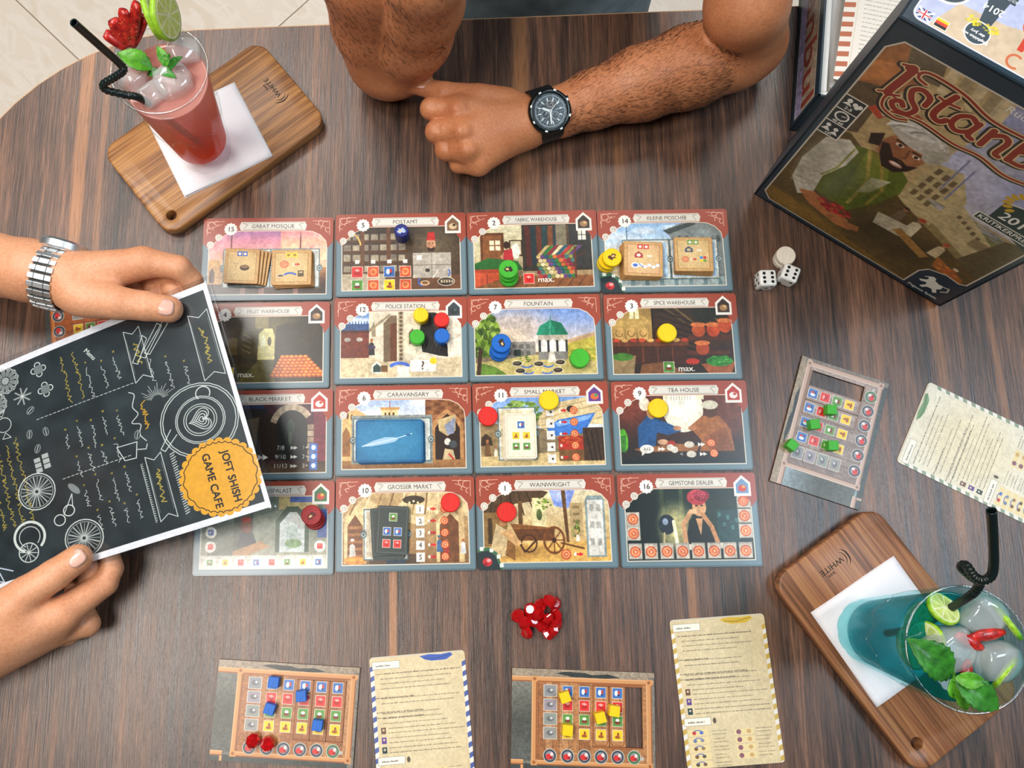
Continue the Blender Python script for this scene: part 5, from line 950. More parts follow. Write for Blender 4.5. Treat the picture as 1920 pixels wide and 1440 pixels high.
# ================================================================== serving boards, napkins, drinks, menu
BT = 13.0
def board_wood(name, a, b, c, seed, ang=0):
    m = bpy.data.materials.new(name); m.use_nodes = True; t = NT(m); bs = t.n['Principled BSDF']; tc = t.node('TexCoord')
    mp = t.node('Mapping'); mp.inputs['Scale'].default_value = (2.6, 44, 20); mp.inputs['Location'].default_value = (seed, seed*.7, 0); mp.inputs['Rotation'].default_value = (0, 0, ang); t.link(tc.outputs['Object'], mp.inputs[0])
    n = t.node('TexNoise'); n.inputs['Scale'].default_value = 1.0; n.inputs['Detail'].default_value = 2; n.inputs['Distortion'].default_value = .5; t.link(mp.outputs[0], n.inputs[0])
    w = t.node('Math', operation='MULTIPLY'); w.inputs[1].default_value = 26; t.link(n.outputs[0], w.inputs[0])
    s = t.node('Math', operation='SINE'); t.link(w.outputs[0], s.inputs[0])
    mp2 = t.node('Mapping'); mp2.inputs['Scale'].default_value = (12, 420, 100); t.link(tc.outputs['Object'], mp2.inputs[0])
    f = t.node('TexNoise'); f.inputs['Scale'].default_value = 1.0; f.inputs['Detail'].default_value = 4; t.link(mp2.outputs[0], f.inputs[0])
    ad = t.node('Math', operation='MULTIPLY_ADD'); ad.inputs[1].default_value = .13; ad.inputs[2].default_value = .0; t.link(s.outputs[0], ad.inputs[0])
    a2 = t.node('Math', operation='ADD'); t.link(ad.outputs[0], a2.inputs[0]); t.link(f.outputs[0], a2.inputs[1])
    r = t.node('ValToRGB'); e = r.color_ramp.elements; e[0].position = .28; e[0].color = (*srgb(a), 1); e[1].position = .72; e[1].color = (*srgb(c), 1); q = e.new(.5); q.color = (*srgb(b), 1)
    t.link(a2.outputs[0], r.inputs[0]); t.link(r.outputs[0], bs.inputs['Base Color']); bs.inputs['Roughness'].default_value = .42
    bp = t.node('Bump'); bp.inputs['Strength'].default_value = .35; bp.inputs['Distance'].default_value = .0005; t.link(a2.outputs[0], bp.inputs['Height']); t.link(bp.outputs[0], bs.inputs['Normal'])
    return m
def text_mesh(body, size, mat, parent, M, sx=1, name='burned_lettering', off=0.0, thick=.06):
    cu = bpy.data.curves.new('t', 'FONT'); cu.body = body; cu.size = size; cu.align_x = 'CENTER'; cu.align_y = 'CENTER'; cu.extrude = thick; cu.offset = off; cu.resolution_u = 3
    ob = bpy.data.objects.new('t', cu); C.objects.link(ob); dg = bpy.context.evaluated_depsgraph_get(); dg.update()
    me = bpy.data.meshes.new_from_object(ob.evaluated_get(dg)); bpy.data.objects.remove(ob)
    me.transform(Matrix.Scale(MM, 4)@M@Matrix.Diagonal((sx, 1, 1, 1))); me.materials.clear(); me.materials.append(mat)
    o = bpy.data.objects.new(name, me); C.objects.link(o); o.parent = parent; return o
burn = pmat('burned_mark', '#231f1c', .7, .1)
def serving_board(corners, hole_px, logo_px, mat, label):
    c, a, (w, h) = place(corners, BT); root = empty('serving_board', (c.x, c.y, 0), a, label, 'serving board', 'wooden serving boards')
    hp = P(*hole_px, BT)-c; hx, hy = hp.x*math.cos(-a)-hp.y*math.sin(-a), hp.x*math.sin(-a)+hp.y*math.cos(-a)
    n = 24; out = rrect(w, h, 15, 8); r = 4.6
    bm = bmesh.new(); layers = []
    for z, ins in ((0, 1.0), (1.4, 0), (BT-1.6, 0), (BT-.5, .5), (BT, 1.6)):
        ov = [bm.verts.new((x*(1-2*ins/w)*MM, y*(1-2*ins/h)*MM, z*MM)) for x, y in out]
        hv = [bm.verts.new(((hx+(r+(ins if z > 6 else 0)*.5)*math.cos(2*PI*i/n))*MM, (hy+(r+(ins if z > 6 else 0)*.5)*math.sin(2*PI*i/n))*MM, z*MM)) for i in range(n)]; layers.append((ov, hv))
    for (o1, h1), (o2, h2) in zip(layers, layers[1:]):
        for L1, L2 in ((o1, o2), (h2, h1)):
            for i in range(len(L1)): j = (i+1) % len(L1); bm.faces.new((L1[i], L1[j], L2[j], L2[i]))
    for ov, hv in (layers[0], layers[-1]):
        ed = [bm.edges.get((L[i], L[(i+1) % len(L)])) for L in (ov, hv) for i in range(len(L))]
        bmesh.ops.triangle_fill(bm, use_beauty=True, use_dissolve=False, edges=ed)
    bmesh.ops.recalc_face_normals(bm, faces=bm.faces[:]); me = bpy.data.meshes.new('board_body'); bm.to_mesh(me); bm.free(); me.materials.append(mat)
    o = bpy.data.objects.new('board_body', me); C.objects.link(o); o.parent = root; smooth_angle(o, .9)
    lp = P(*logo_px, BT)-c; lx, ly = lp.x*math.cos(-a)-lp.y*math.sin(-a), lp.x*math.sin(-a)+lp.y*math.cos(-a)
    return root, lx, ly, c
wd1 = board_wood('oiled_board_wood', '#7c5230', '#a27040', '#bd8a50', 1.3); wd2 = board_wood('dark_board_wood', '#6a452b', '#946040', '#ad7c50', 5.1, .04)
b1, lx, ly, _ = serving_board([(190, 278), (485, 75), (615, 224), (314, 447)], (321, 403), (520, 168), wd1, 'honey brown serving board with rounded corners under the red drink')
b2, lx2, ly2, _ = serving_board([(1725, 1467), (1450, 1088), (1635, 948), (1917, 1290)], (1720, 1394), (1567, 1056), wd2, 'darker brown serving board under the blue drink')
def logo(root, x, y, ang):
    M = Matrix.Translation((x, y, BT+.05))@Matrix.Rotation(ang, 4, 'Z')
    text_mesh('WHITE', 6.6, burn, root, M@Matrix.Translation((4.5, 0, 0)), sx=1.15, off=.02); text_mesh('BAR', 3.4, burn, root, M@Matrix.Translation((9, 5, 0)), sx=1.15, off=.02)
    mb = MB()
    for r, w_ in ((9.6, 1.1), (6.8, .7)):
        p = [(-4+r*math.cos(t), r*math.sin(t)) for t in [2.15+i*.14 for i in range(15)]]; q = [(-4+(r-w_*math.sin(PI*i/14)-.1)*math.cos(2.15+i*.14), (r-w_*math.sin(PI*i/14)-.1)*math.sin(2.15+i*.14)) for i in range(15)]
        for i in range(14): mb.prism([p[i], p[i+1], q[i+1], q[i]], -.05, .08)
    me = mb.build('burned_arcs', burn, root); me.matrix_local = Matrix.Translation((x*MM, y*MM, (BT+.05)*MM))@Matrix.Rotation(ang, 4, 'Z')
# lettering runs across the board, read from the far long side
logo(b1, lx-2, ly, PI/2); logo(b2, lx2, ly2, PI/2)
# napkins
def napkin(cs, label):
    c, a, (w, h) = place(cs, BT+1); n = 14; v = []; f = []; r = np.random.default_rng(int(w))
    for lay, (zz, sh) in enumerate(((.2, 0), (.9, .6))):
        b = len(v)
        for j in range(n+1):
            for i in range(n+1):
                x, y = (i/n-.5)*(w-sh*2), (j/n-.5)*(h-sh*2); e = max(abs(i/n-.5), abs(j/n-.5))*2
                v.append((x, y, zz+.35*math.sin(x*.09+lay)*math.cos(y*.07)+.35+(1.3*max(0, e-.85)/.15*(.5+.5*math.sin(x*.05+y*.06)) if lay else 0)))
        f += [(b+j*(n+1)+i, b+j*(n+1)+i+1, b+(j+1)*(n+1)+i+1, b+(j+1)*(n+1)+i) for j in range(n) for i in range(n)]
    o = add('paper_napkin', v, f, pmat('napkin_paper', '#f1eff3', .9, .02, bump=.5, bscale=700), None, (c.x, c.y, BT), (0, 0, a), True)
    s = o.modifiers.new('s', 'SOLIDIFY'); s.thickness = .0003; tag(o, label, 'napkin', 'paper napkins')
napkin([(278, 229), (442, 152), (509, 294), (345, 371)], 'white paper napkin under the red drink'); napkin([(1520, 1150), (1676, 1041), (1801, 1216), (1645, 1325)], 'white paper napkin under the blue drink')
# glasses
def facing(t, amt, power, base):
    lw = t.node('LayerWeight'); lw.inputs[0].default_value = .5; p = t.node('Math', operation='POWER'); p.inputs[1].default_value = power; t.link(lw.outputs['Facing'], p.inputs[0])
    g = t.node('NewGeometry'); f = t.node('Math', operation='SUBTRACT'); f.inputs[0].default_value = 1; t.link(g.outputs['Backfacing'], f.inputs[1])
    m = t.node('Math', operation='MULTIPLY_ADD'); m.inputs[1].default_value = amt; m.inputs[2].default_value = base; t.link(p.outputs[0], m.inputs[0])
    q = t.node('Math', operation='MULTIPLY'); q.use_clamp = True; t.link(m.outputs[0], q.inputs[0]); t.link(f.outputs[0], q.inputs[1]); return q.outputs[0]
def glass_mat(name, tint, ior=1.45, extra=.06, bump=.12, gr=.04):
    m = bpy.data.materials.new(name); m.use_nodes = True; t = NT(m); t.n.remove(t.n['Principled BSDF']); out = t.n['Material Output']
    tr = t.node('BsdfTransparent'); tr.inputs[0].default_value = (*tint, 1); gl = t.node('BsdfGlossy'); gl.inputs['Roughness'].default_value = gr
    ad = facing(t, .30, 4.5, extra*.5)
    nz = t.node('TexNoise'); nz.inputs['Scale'].default_value = 90; bp = t.node('Bump'); bp.inputs['Strength'].default_value = bump; bp.inputs['Distance'].default_value = .001; t.link(nz.outputs[0], bp.inputs['Height']); t.link(bp.outputs[0], gl.inputs['Normal'])
    mx = t.node('MixShader'); t.link(ad, mx.inputs[0]); t.link(tr.outputs[0], mx.inputs[1]); t.link(gl.outputs[0], mx.inputs[2]); t.link(mx.outputs[0], out.inputs[0]); return m
def liquid_mat(name, lo, hi, z0, z1, clear, tint, z0b=None):
    """cloudy drink: scattering body mixed with tinted clearness, colour graded with height"""
    m = bpy.data.materials.new(name); m.use_nodes = True; t = NT(m); t.n.remove(t.n['Principled BSDF']); out = t.n['Material Output']
    tc = t.node('TexCoord'); sp = t.node('SeparateXYZ'); t.link(tc.outputs['Object'], sp.inputs[0]); mr = t.node('MapRange'); mr.inputs[1].default_value = z0*MM; mr.inputs[2].default_value = z1*MM; t.link(sp.outputs[2], mr.inputs[0])
    nz = t.node('TexNoise'); nz.inputs['Scale'].default_value = 40; ad = t.node('Math', operation='MULTIPLY_ADD'); ad.inputs[1].default_value = .3; t.link(nz.outputs[0], ad.inputs[0]); t.link(mr.outputs[0], ad.inputs[2])
    r = t.node('ValToRGB'); e = r.color_ramp.elements; e[0].position = .15; e[0].color = (*srgb(lo), 1); e[1].position = 1.15 if False else 1.0; e[1].color = (*srgb(hi), 1); t.link(ad.outputs[0], r.inputs[0])
    df = t.node('BsdfDiffuse'); tl = t.node('BsdfTranslucent'); t.link(r.outputs[0], df.inputs[0]); t.link(r.outputs[0], tl.inputs[0]); m1 = t.node('MixShader'); m1.inputs[0].default_value = .45; t.link(df.outputs[0], m1.inputs[1]); t.link(tl.outputs[0], m1.inputs[2])
    tr = t.node('BsdfTransparent'); tr.inputs[0].default_value = (*tint, 1); m2 = t.node('MixShader'); m2.inputs[0].default_value = clear; t.link(m1.outputs[0], m2.inputs[1]); t.link(tr.outputs[0], m2.inputs[2])
    gl = t.node('BsdfGlossy'); gl.inputs['Roughness'].default_value = .05; m3 = t.node('MixShader'); t.link(facing(t, .22, 5, .025), m3.inputs[0]); t.link(m2.outputs[0], m3.inputs[1]); t.link(gl.outputs[0], m3.inputs[2]); t.link(m3.outputs[0], out.inputs[0]); return m
GH, GR0, GR1 = 134, 24.5, 38.5
def rad(z, a, n=10):
    t = z/GH; r = GR0+(GR1-GR0)*(t**.9); fa = a*n/(2*PI) % 1; top = 70+14*math.sin(PI*fa); k = min(1, max(0, (top-z)/6)); return r-(.9*k)*(1-abs(math.cos(PI*(fa-.5)))**.5)-.5*k
rimm = glass_mat('glass_rim', (.93, .96, .96), extra=.34)
def glass(c, r1, label, lm, level, film):
    root = empty('cocktail_glass', c, 0, label, 'drinking glass', 'tall drinks'); n = 80; k = r1/GR1
    zs = [0, 1.2, 4, 9, 16, 26, 36, 46, 56, 64, 70, 76, 82, 90, 105, 120, GH-1.2]; prof = []
    v = []; f = []
    rows = [(z, 0, 1 if z > .5 else .9) for z in zs]+[(GH, -.9, 1), (GH-1.2, -1.9, 1)]+[(z, -2.1, 1) for z in (110, 80, 50, 24)]+[(15, -3.5, 1), (13, -9, .9)]
    for z, off, m in rows:
        for i in range(n):
            a = 2*PI*i/n; rr = (rad(z, a) if off > -2 else GR0+(GR1-GR0)*((z/GH)**.9)-.6)*k*m+off; v.append((rr*math.cos(a), rr*math.sin(a), z))
    R_ = len(rows)
    for q in range(R_-1):
        for i in range(n): j = (i+1) % n; f.append((q*n+i, q*n+j, (q+1)*n+j, (q+1)*n+i))
    f.append(tuple(reversed(range(n)))); f.append(tuple(range((R_-1)*n, R_*n)))
    add('tumbler', v, f, film, root, smooth=True)
    rin = lambda z: (GR0+(GR1-GR0)*((z/GH)**.9)-.6)*k-2.4
    rim = [(k*GR1-.5+1.15*math.cos(q), GH-.6+1.15*math.sin(q)) for q in [2*PI*i/10 for i in range(11)]]; MB().lathe(rim, 80, close=False).build('rim', rimm, root, smooth=True)
    ridge = [((rad(zz_, a_)*k+.5)*math.cos(a_), (rad(zz_, a_)*k+.5)*math.sin(a_), zz_) for a_, zz_ in [(2*PI*i/120, 64+16*math.sin(PI*((i/12) % 1))) for i in range(121)]]; MB().tube(ridge, .42, 6).build('facet_ridge', rimm, root, smooth=True)
    mb = MB(); mb.lathe([(0, 15.5), (rin(16)-4, 15.5), (rin(20), 20)]+[(rin(z), z) for z in (30, 45, 60, 75, 90, level-1.5)]+[(rin(level)-.2, level), (rin(level)-1.6, level-.5), (0, level-.6)], 64)
    o = mb.build('drink', lm, root, smooth=True); return root, rin(level), k
z0 = BT+1.6
g1 = P(388, 285, z0); g1 = Vector((-216, 369, z0)); g2 = Vector((354, -61, z0))
redliq = liquid_mat('red_cocktail', '#ff5a30', '#f2b4a8', 25, 125, .22, (.98, .42, .30))
blueliq = liquid_mat('blue_cocktail', '#38f0ff', '#1a7f78', 14, 66, .50, (.20, .90, .95))  # bright cyan low end paints in the glow of light refracted through the base
glass(g1, 38, 'tall glass of cloudy red cocktail on the honey brown board', redliq, 117, glass_mat('clear_glass', (.96, .97, .97)))
glass(g2, 41.5, 'tall glass of blue-green cocktail with citrus on the darker board', blueliq, 116, glass_mat('bluish_glass', (.72, .93, .94), extra=.08))
# ice
im = bpy.data.materials.new('ice'); im.use_nodes = True; t = NT(im); t.n.remove(t.n['Principled BSDF'])
df = t.node('BsdfDiffuse'); nz = t.node('TexNoise'); nz.inputs['Scale'].default_value = 70; tc = t.node('TexCoord'); t.link(tc.outputs['Object'], nz.inputs[0]); cr = t.node('ValToRGB'); cr.color_ramp.elements[0].color = (.80, .82, .82, 1); cr.color_ramp.elements[1].color = (1, 1, 1, 1); t.link(nz.outputs[0], cr.inputs[0]); t.link(cr.outputs[0], df.inputs[0])
tr = t.node('BsdfTransparent'); tr.inputs[0].default_value = (.93, .96, .96, 1); m1 = t.node('MixShader'); m1.inputs[0].default_value = .66; t.link(df.outputs[0], m1.inputs[1]); t.link(tr.outputs[0], m1.inputs[2])
gl = t.node('BsdfGlossy'); gl.inputs['Roughness'].default_value = .05; m2 = t.node('MixShader'); t.link(facing(t, .7, 2.5, .06), m2.inputs[0]); t.link(m1.outputs[0], m2.inputs[1]); t.link(gl.outputs[0], m2.inputs[2]); t.link(m2.outputs[0], t.n['Material Output'].inputs[0])
def ice(px, py, s, e, label, grp, zz=132):
    p = P(px, py, zz); s3 = (s, s*.86, s*.8)
    bm = bmesh.new(); bmesh.ops.create_cube(bm, size=1); bmesh.ops.subdivide_edges(bm, edges=bm.edges[:], cuts=5, use_grid_fill=True)
    for v in bm.verts:
        d = v.co.normalized()*.60; v.co = v.co*.42+d*.50; v.co *= 1+.05*math.sin(v.co.x*9+px)*math.cos(v.co.y*8)
        v.co = Vector((v.co.x*s3[0], v.co.y*s3[1], v.co.z*s3[2]))*MM
    me = bpy.data.meshes.new('ice_cube'); bm.to_mesh(me); bm.free(); me.materials.append(im); me.polygons.foreach_set('use_smooth', [True]*len(me.polygons))
    o = bpy.data.objects.new('ice_cube', me); C.objects.link(o); o.location = p*MM; o.rotation_euler = e; tag(o, label, 'ice cube', grp)
for q in ((325, 155, 31, (.2, .1, .5), 'clear ice cube near the front of the red drink'), (345, 98, 27, (.3, .4, .2), 'clear ice cube at the right side of the red drink'), (255, 150, 25, (-.2, .3, 1), 'clear ice cube beside the straw of the red drink'), (285, 178, 22, (.5, .2, .8), 'small ice cube at the front rim of the red drink')): ice(*q, 'ice in the red drink')
for q in ((1776, 1216, 34, (.2, .3, .4), 'largest frosty ice cube, at the left of the blue drink'), (1838, 1152, 31, (.1, -.3, .9), 'frosty ice cube at the back of the blue drink near the straw'), (1864, 1236, 31, (.4, .2, .1), 'frosty ice cube at the right of the blue drink')): ice(*q, 'ice in the blue drink', 130)
# straws
blk = pmat('black_straw', '#14201f', .3, .05, spec=.6)
def straw(pts, cor, label):
    sp = spline(pts, 10); rr = []
    for i, p in enumerate(sp):
        t_ = i/10; rr.append(2.9+(.38*math.sin(i*2.1) if cor[0] < t_ < cor[1] else 0))
    o = MB().tube(sp, rr, 14, cap=False).build('drinking_straw', blk, smooth=True); s = o.modifiers.new('s', 'SOLIDIFY'); s.thickness = .0005; return tag(o, label, 'drinking straw')
straw([P(138, 42, 226), P(185, 84, 196), P(226, 121, 171), P(231, 133, 167), P(214, 145, 162), P(194, 158, 157), P(200, 169, 152), P(235, 178, 146), P(266, 186, 138), (-222, 352, 100), (-213, 362, 40)], (2, 7.6), 'black bendy straw standing in the red drink')
straw([P(1859, 957, 236), P(1862, 1010, 218), P(1863, 1058, 203), P(1858, 1080, 197), P(1842, 1088, 193), P(1826, 1080, 189), P(1811, 1060, 183), P(1803, 1064, 178), P(1819, 1080, 171), P(1836, 1092, 163), P(1829, 1108, 156), P(1808, 1124, 146), (350, -50, 100), (354, -60, 45)], (3, 10.6), 'black bendy straw curling out of the blue drink')
# fruit and mint
rind = pmat('lime_rind', '#7fb81e', .35, .2, 200, bump=.3, coltwo='#a6cf38'); flesh = pmat('lime_flesh', '#c9dc7c', .3, .15, 300, bump=.3); pith = pmat('lime_pith', '#e6ecc0', .5, .05)
def lime(p, nrm, r, th, label, grp, cat='lime slice'):
    root = empty('lime_slice', p); q = Vector(nrm).to_track_quat('Z', 'Y'); root.rotation_euler = q.to_euler()
    MB().lathe([(r*.9, -th/2), (r, -th/2+.5), (r, th/2-.5), (r*.9, th/2)], 32, close=False).build('rind', rind, root, smooth=True)
    MB().lathe([(0, -th/2), (r*.92, -th/2+.05), (r*.92, th/2-.05), (0, th/2)], 32).build('pith', pith, root)
    mb = MB()
    for k in range(9):
        a0, a1 = 2*PI*k/9+.07, 2*PI*(k+1)/9-.07; pts = [(r*.1*math.cos((a0+a1)/2), r*.1*math.sin((a0+a1)/2))]+[(r*.82*math.cos(a0+(a1-a0)*i/4), r*.82*math.sin(a0+(a1-a0)*i/4)) for i in range(5)]
        mb.prism(pts, -th/2-.25, th/2+.25)
    mb.build('flesh', flesh, root); return tag(root, label, cat, grp)
lime(P(287, 30, 166), (.95, .25, .12), 17.5, 4.5, 'left one of two lime slices on the rim of the red drink', 'lime slices on the rim')
lime(P(311, 29, 165), (.95, -.08, .25), 18.5, 4.5, 'right one of two lime slices on the rim, its pale face towards us', 'lime slices on the rim')
for x, y, zz, n_, r_, lab in ((1768, 1141, 134, (.3, .5, .9), 12, 'yellowish lime slice at the back left of the blue drink'), (1737, 1200, 128, (-.9, 0, .5), 13, 'lime slice against the left wall of the blue drink'), (1888, 1165, 132, (.75, .5, .4), 14, 'lime slice at the right rim of the blue drink'), (1884, 1262, 130, (.6, -.6, .5), 13, 'lime slice at the front right of the blue drink'), (1722, 1165, 112, (-.9, .3, .1), 14, 'lime slice sunk behind the glass wall of the blue drink'), (1712, 1215, 106, (-.97, -.1, .2), 15, 'lime slice lowest in the blue drink, seen through the glass')): lime(P(x, y, zz), n_, r_, 3.6, lab, 'lime slices in the blue drink')
straw_m = pmat('strawberry', '#8e1416', .3, .35, 260, bump=.5, bscale=900, coltwo='#c02a22', coat=.4); seed_m = pmat('strawberry_seed', '#c9803c', .4, .1); str_w = pmat('strawberry_core', '#e8a090', .4, .1)
fan = empty('strawberry_garnish', P(247, 76, 150), 0, 'fanned sliced strawberry on the rim of the red drink', 'strawberry')
fc = Vector(fan.location)/MM
for k, (tx, ty, tz, w_) in enumerate(((196, 62, 158, 9), (211, 36, 166, 10), (231, 18, 173, 9.5), (257, 6, 177, 10), (272, 30, 164, 9))):
    a = P(252-(5-k)*3, 88-k*1.5, 146)-fc; b = P(tx, ty, tz)-fc; d = b-a; sd = d.cross(Vector((0, 0, 1))).normalized(); up = sd.cross(d).normalized(); v = []; f = []; n = 9; m_ = 12
    for i in range(n+1):
        t_ = i/n; wv = w_*.5*(.85+.35*math.sin(PI*(.15+.7*t_)))*(1 if i < n else .8); 
        for j in range(m_): an = 2*PI*j/m_; v.append(a+d*t_+sd*(wv*math.cos(an))*.95+up*(wv*.6*math.sin(an)))
    f = [(i*m_+j, i*m_+(j+1) % m_, (i+1)*m_+(j+1) % m_, (i+1)*m_+j) for i in range(n) for j in range(m_)]+[tuple(reversed(range(m_))), tuple(range(n*m_, (n+1)*m_))]
    sl = add('strawberry_slice', v, f, straw_m, fan, smooth=True)
    mb = MB()
    for i in range(10):
        t_ = random.uniform(.15, .95); an = random.uniform(.3, 2.8); wv = w_*.5*(.75+.45*math.sin(PI*(.15+.7*t_))); c_ = a+d*t_+sd*(wv*math.cos(an))*.96+up*(wv*.62*math.sin(an)); mb.box(c_, (.5, .5, .5))
    mb.build('seed_specks', seed_m, sl)['kind'] = 'stuff'
for x, y, zz, L_, an, lab in ((1818, 1203, 138, 20, -.5, 'strawberry piece in the middle of the blue drink'), (1852, 1190, 139, 24, .15, 'strawberry piece between two ice cubes of the blue drink'), (1812, 1258, 136, 16, 1.3, 'strawberry piece near the mint of the blue drink')):
    p = P(x, y, zz); v = []; m_ = 12; n = 8
    for i in range(n+1):
        t_ = i/n; w_ = 4.4*math.sin(PI*(.12+.8*t_))**.7
        for j in range(m_): q = 2*PI*j/m_; v.append(((t_-.5)*L_, w_*math.cos(q), w_*.7*math.sin(q)))
    f = [(i*m_+j, i*m_+(j+1) % m_, (i+1)*m_+(j+1) % m_, (i+1)*m_+j) for i in range(n) for j in range(m_)]+[tuple(reversed(range(m_))), tuple(range(n*m_, (n+1)*m_))]
    tag(add('strawberry_piece', v, f, straw_m, None, p, (.2, 0, an), True), lab, 'strawberry', 'strawberry pieces in the blue drink')
def leaf_mat(name, a, b):
    m = pmat(name, a, .38, .2, 120, bump=.4, bscale=500, coltwo=b); m.node_tree.nodes['Principled BSDF'].inputs['Subsurface Weight'].default_value = .15; m.node_tree.nodes['Principled BSDF'].inputs['Subsurface Scale'].default_value = .002; return m
lm1 = leaf_mat('mint_bright', '#3f8a1e', '#64b02c'); lm2 = leaf_mat('mint_dark', '#1f5a1e', '#3c8a2a')
def leaf(parent, base, tip, wid, mat, curl=1.0, n=16):
    a, b = Vector(base), Vector(tip); d = b-a; L_ = d.length; sd = d.cross(Vector((0, 0, 1))).normalized(); up = sd.cross(d).normalized(); v = []; f = []; cols = 9
    for i in range(n+1):
        t_ = i/n; w_ = wid/2*(math.sin(PI*min(1, t_*1.02))**.75)*(1-.35*t_)+.15; w_ *= 1+(.12 if i % 2 else -.02)
        for j in range(cols):
            s = j/(cols-1)*2-1; v.append(a+d*t_+sd*(w_*s)+up*(abs(s)*w_*.30*curl+math.sin(t_*PI)*L_*.10*curl-.35*math.cos(t_*26+abs(s)*5)*(1-abs(abs(s)-.5))))
    f = [(i*cols+j, i*cols+j+1, (i+1)*cols+j+1, (i+1)*cols+j) for i in range(n) for j in range(cols-1)]
    o = add('leaf', v, f, mat, parent, smooth=True); s = o.modifiers.new('s', 'SOLIDIFY'); s.thickness = .0005; return o
def mint(label, leaves, stem, loc):
    root = empty('mint_sprig', loc, 0, label, 'mint'); c_ = Vector(loc)
    for (bx, by, bz), (tx, ty, tz), w_, m_ in leaves: leaf(root, P(bx, by, bz)-c_, P(tx, ty, tz)-c_, w_, m_)
    MB().tube([P(*p)-c_ for p in stem], [1.1]*len(stem), 8).build('stem', lm1, root, smooth=True)
mint('small bright mint sprig floating on the red drink', [((286, 130, 142), (219, 99, 152), 18, lm1), ((317, 126, 144), (294, 86, 152), 9, lm1), ((317, 131, 144), (342, 106, 154), 8, lm2), ((300, 132, 142), (330, 146, 144), 8, lm2), ((298, 134, 142), (276, 140, 140), 9, lm2), ((308, 128, 144), (318, 100, 148), 7, lm1)], [(290, 132, 140), (305, 131, 142), (318, 129, 144)], P(300, 130, 140))
mint('large dark mint sprig hanging over the front of the blue drink', [((1784, 1268, 150), (1700, 1197, 156), 26, lm2), ((1790, 1274, 152), (1873, 1330, 150), 22, lm2), ((1790, 1272, 152), (1850, 1279, 156), 12, lm1), ((1788, 1276, 150), (1813, 1331, 140), 14, lm1), ((1784, 1272, 150), (1796, 1312, 146), 15, lm1), ((1782, 1266, 148), (1768, 1262, 146), 10, lm2)], [(1790, 1250, 132), (1788, 1266, 146), (1790, 1278, 151)], P(1788, 1272, 148))

# ================================================================== laminated menu held over the table
M_ = Art(210, 300, 4.6, '#f2f2f6'); M_.rect(6, 4, 204, 300, '#2b3336')
pp = vnoise(M_.h, M_.w, 60, 4); M_.a[:] = np.where((M_.a < .5), M_.a*(.85+.35*pp[..., None]), M_.a)
wh, ye = '#d6dcd6', '#c9b04a'
def squig(x, y, L_, col, amp=1.8, w_=.55, seed=0, f_=1.0):
    r = np.random.default_rng(seed+int(x*7+y)); pts = []; t_ = 0; yy = 0
    while t_ < L_: pts.append((x+t_, y+yy+r.uniform(-amp, amp))); t_ += r.uniform(.5, 1.9)*f_; yy += .02
    M_.line(pts, w_, col, .9)
def item(x, y, L_, seed=0): M_.text('×', x, y, 5, ye); squig(x+5, y, L_, wh, seed=seed)
def banner(x, y, L_, h_):
    M_.line([(x-8, y-h_/2), (x-3, y), (x-8, y+h_/2), (x+L_+8, y+h_/2+1), (x+L_+3, y), (x+L_+8, y-h_/2), (x-8, y-h_/2)], .7, wh); M_.line([(x, y-h_/2+1.4), (x+L_, y-h_/2+1.4)], .3, wh, .6); M_.line([(x, y+h_/2-.6), (x+L_, y+h_/2-.6)], .3, wh, .6); squig(x+6, y, L_-12, ye, 2.6, .9)
banner(32, 14, 46, 17); banner(24, 72, 34, 14); banner(142, 82, 44, 14)
for k, (x, y, L_) in enumerate(((62, 36, 18), (52, 50, 26), (44, 64, 22), (30, 92, 22), (34, 104, 22), (30, 118, 30), (84, 92+10, 20), (80, 114, 18), (84, 126, 22), (80, 138, 20), (84, 150, 14), (108, 102+8, 18), (110, 122, 14), (108, 134, 18), (112, 146, 16), (136, 108, 20), (138, 120, 22), (134, 134, 20), (140, 146, 16), (164, 104, 18), (168, 116, 14), (162, 128, 20), (166, 140, 14))): item(x, y, L_, k)
for k in range(2): squig(16, 126+k*12, 46, ye, 2, .6, k)
for k in range(4): squig(74+k*4, 196+k*9, 86-k*5, ye, 2.2, .6, k+9)
for x, y0, y1 in ((65, 82, 176), (128, 100, 164)):
    for k in range(int((y1-y0)/4)): M_.line([(x, y0+k*4), (x, y0+k*4+2.4)], .6, wh)
M_.text('Menu', 24, 112, 6, wh, ang=-.5, bold=1)
# chalk drawings
for dx in (0, 9, 24): M_.line([(16+dx*.4, 40+dx), (42+dx*.2, 66+dx*.5), (45+dx*.2, 62+dx*.5), (20+dx*.4, 37+dx), (16+dx*.4, 40+dx)], .7, wh)
for r in (33, 31): M_.arc(118, 37, r, 0, 2*PI, .8, wh)
for r in (21, 19.6, 14, 12): M_.arc(118, 36, r, 0, 2*PI, .7, wh)
hp = [(118+10*.06*16*math.sin(q)**3*1.0, 35-.62*(13*math.cos(q)-5*math.cos(2*q)-2*math.cos(3*q)-math.cos(4*q))) for q in [i*PI/16 for i in range(32)]]
for s_ in (1, .75, .5, .25): M_.line([(118+(x-118)*s_, 35+(y-35)*s_) for x, y in hp], .8, wh, close=True)
M_.arc(96, 28, 6, 1, 5.4, 1, wh); M_.line([(118, 62), (132, 74), (135, 71), (124, 58)], .8, wh)
for k in range(16): a = 2.0+k*.17; M_.line([(88+5*math.cos(a), 66+5*math.sin(a)), (88+(10+k % 3*3)*math.cos(a), 66+(10+k % 3*3)*math.sin(a))], .4, wh)
br = spline([(72, 88, 0), (76, 84, 0), (86, 88, 0), (94, 85, 0), (100, 92, 0), (104, 85, 0), (112, 88, 0), (120, 84, 0)], 6); M_.line([(p.x, p.y) for p in br], .8, wh); squig(84, 79, 26, '#d9a030', 2.6, 1)
